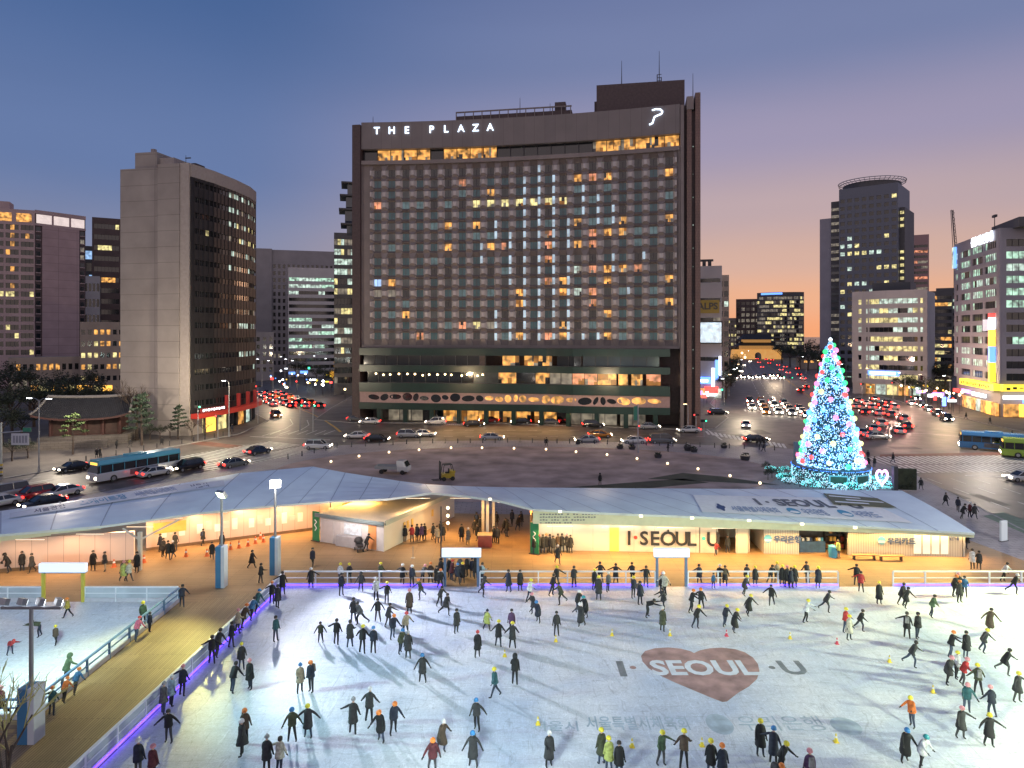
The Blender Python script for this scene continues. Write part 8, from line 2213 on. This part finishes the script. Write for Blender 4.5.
for i in range(4): q.box(-.85 + i * .45, -.5 + i * .45, -.30, -.252, .5, 1.0, sgn_red); q.box(-.85 + i * .45, -.62 + i * .45, -.30, -.252, 1.05, 1.25, sgn_red)
q.build('red_lettering', rt)

# clutter of lights along the far pavements: shop signs on posts, and lit kiosks
random.seed(8)
cnt = 0
for px, py, m, w_, h_, zz in ((921, 404, sgn_vio, 2.6, .8, 3.2), (931, 408, sgn_white, 1.8, .9, 3), (913, 399, sgn_yel, 1.2, .6, 3.4), (938, 410, sgn_vio, 3.2, .9, 3.8), (944, 413, sgn_blue, 1.0, 2.4, 1.8), (935, 409, sgn_red, .8, 2.6, 2.4), (905, 396, sgn_white, 1.4, .7, 3), (897, 394, sgn_org, 1.2, .6, 3.1), (926, 406, lamp_y, .5, .5, 4.2), (952, 415, sgn_white, 2.2, .6, 3.3), (886, 393, sgn_white, 1.4, .6, 3.4), (917, 401, lamp_w, .45, .45, 3.6), (909, 398, lamp_y, .45, .45, 3.2), (876, 392, sgn_white, 1.3, .5, 3.1),
    (272, 391, sgn_red, 1.0, .8, 4.0), (281, 387, lamp_w, .5, .5, 6), (292, 384, sgn_blue, 2.6, 1, 4), (304, 386, sgn_blue, 3.0, 1, 5), (322, 394, lamp_y, .5, .5, 3), (331, 396, sgn_red, 1, .6, 4.2), (314, 389, sgn_white, 1.6, .6, 3.2), (298, 383, lamp_y, .5, .5, 3), (345, 402, lamp_y, .5, .5, 3.6), (309, 385, sgn_grn, .8, .8, 6.4), (327, 391, sgn_yel, 1.2, .5, 3.1), (286, 381, sgn_white, 1.4, .6, 5.1),
    (707, 404, sgn_white, .9, 1.5, 2.2), (711, 398, sgn_blue, .9, 2.6, 3.0), (714, 393, sgn_white, .8, 2.6, 3.4), (717, 388, sgn_vio, .8, 2.0, 4.0), (704, 408, sgn_red, 1.4, .9, 2.8), (722, 401, sgn_grn, .5, .5, 3.2), (742, 362, lamp_y, 1.2, 1.2, 6), (745, 366, lamp_y, 1.1, 1.1, 5)):
    p = G(px, py); rt = thing('shop_sign', 'lit sign on a post in the glow of the far pavement', 'sign', (p.x, p.y, 0), 0, 'lit signs on the far pavements')
    q = MB(); q.cyl((0, .1, 0), (0, .1, zz + h_), .06, .06, dkmetal, 6); q.build('post', rt); q = MB(); q.box(-w_ / 2, w_ / 2, -.12, .03, zz, zz + h_, m); q.build('sign_panel', rt)
glows = (lamp_w, lamp_y, sgn_white, sgn_red, sgn_org, lamp_y, sgn_blue, sgn_yel, lamp_w)
for k_ in range(64):
    if k_ < 30: px = random.uniform(268, 352); py = random.uniform(383, 397) + (px - 300) * .1
    else: px = random.uniform(880, 965); py = 393 + (px - 880) * .27 + random.uniform(-4, 1)
    p = G(px, py); zz = random.uniform(2.2, 5.5); rt = thing('small_lamp', 'small bright post lamp on the far pavement', 'lamp', (p.x, p.y, 0), 0, 'small lamps on the far pavements')
    q = MB(); q.cyl((0, .1, 0), (0, .1, zz), .05, .05, dkmetal, 5); q.build('post', rt); q = MB(); q.octa((0, 0, zz), random.uniform(.25, .5), random.choice(glows)); q.build('globe', rt)
# restaurant lights behind the tiled hall
for i in range(9):
    px = 40 + i * 9 + random.uniform(-3, 3); D_ = 200 + random.uniform(-4, 4)
    rt = thing('lit_terrace', 'warm lit terrace window glowing between the dark trees', 'window', (XA(px, D_), D_ - 2, 0), 0, 'lit terrace windows behind the tiled hall')
    z0_ = ZA(384, D_); q = MB(); q.box(-1.6, 1.6, 0, .4, 0, z0_, tan); q.build('wall', rt); q = MB(); q.box(-1.4, 1.4, -.05, -.003, z0_ - 1.9, z0_ - .2, (lit_warm, lit_yel, sgn_org)[i % 3]); q.build('pane', rt)

# warm pools of street light on the crossings
for px, D_, e_, c_ in ((280, 205, 9000, (1, .75, .45)), (430, 137, 3000, (1, .72, .4)), (600, 137, 2600, (1, .75, .45)), (745, 178, 6500, (1, .8, .55)), (775, 300, 5000, (1, .75, .5)), (900, 190, 9000, (1, .6, .45)), (945, 172, 5000, (1, .7, .4)), (985, 120, 5000, (1, .85, .7)), (60, 112, 5200, (1, .85, .65)), (215, 128, 4500, (1, .85, .55)), (150, 118, 3200, (1, .85, .7))):
    light('POINT', (XA(px, D_), D_, 10.5), e_ * 1.7, c_, None, .5)
light('AREA', (XA(505, 150), 150.5, 3.0), 900, (1, .55, .2), (XA(505, 150), 149, 0), 30, sy=1)
light('POINT', (tc_.x - 2, tc_.y - 7.5, 4), 700, (.35, .75, 1), None, 1.5)
for z_, a_ in ((4, -120), (4, -60), (7, -90), (7, -30), (10.5, -130), (10.5, -60), (14, -90), (7, -150), (17, -80)):   # what the thousands of bulbs throw on the branches
    r_ = trad(z_) + .8; light('POINT', (tc_.x + r_ * math.cos(R(a_)), tc_.y + r_ * math.sin(R(a_)), z_), 110, (.4, .75, 1), None, .6)
# ------------------------------------------------------------------ labels: tell look-alikes apart by their order from the left
bpy.context.view_layer.update()
WORD = {1: 'first', 2: 'second', 3: 'third', 4: 'fourth', 5: 'fifth', 6: 'sixth', 7: 'seventh', 8: 'eighth', 9: 'ninth', 10: 'tenth', 11: 'eleventh', 12: 'twelfth'}
def nth(i):
    return WORD.get(i) or ('%d%s' % (i, 'th' if 10 < i % 100 < 14 else {1: 'st', 2: 'nd', 3: 'rd'}.get(i % 10, 'th')))
def short(o):
    l = o['label'].split()
    return l
from collections import defaultdict
bylab = defaultdict(list)
for o in bpy.data.objects:
    if o.parent is None and 'label' in o and 'category' in o and o.users_collection:
        bylab[o['label']].append(o)
for lab, os_ in bylab.items():
    if len(os_) < 2: continue
    os_.sort(key=lambda o: o.matrix_world.translation.x / o.matrix_world.translation.y)
    for i, o in enumerate(os_):
        if len(os_) == 2: o['label'] = ('leftmost' if i == 0 else 'rightmost') + ' of two: ' + lab
        else: o['label'] = nth(i + 1) + ' from left: ' + lab
bad = [o['label'] for o in bpy.data.objects if 'label' in o and 'category' in o and not 4 <= len(o['label'].split()) <= 16]
print('LABELS too long:', len(bad), bad[:40])
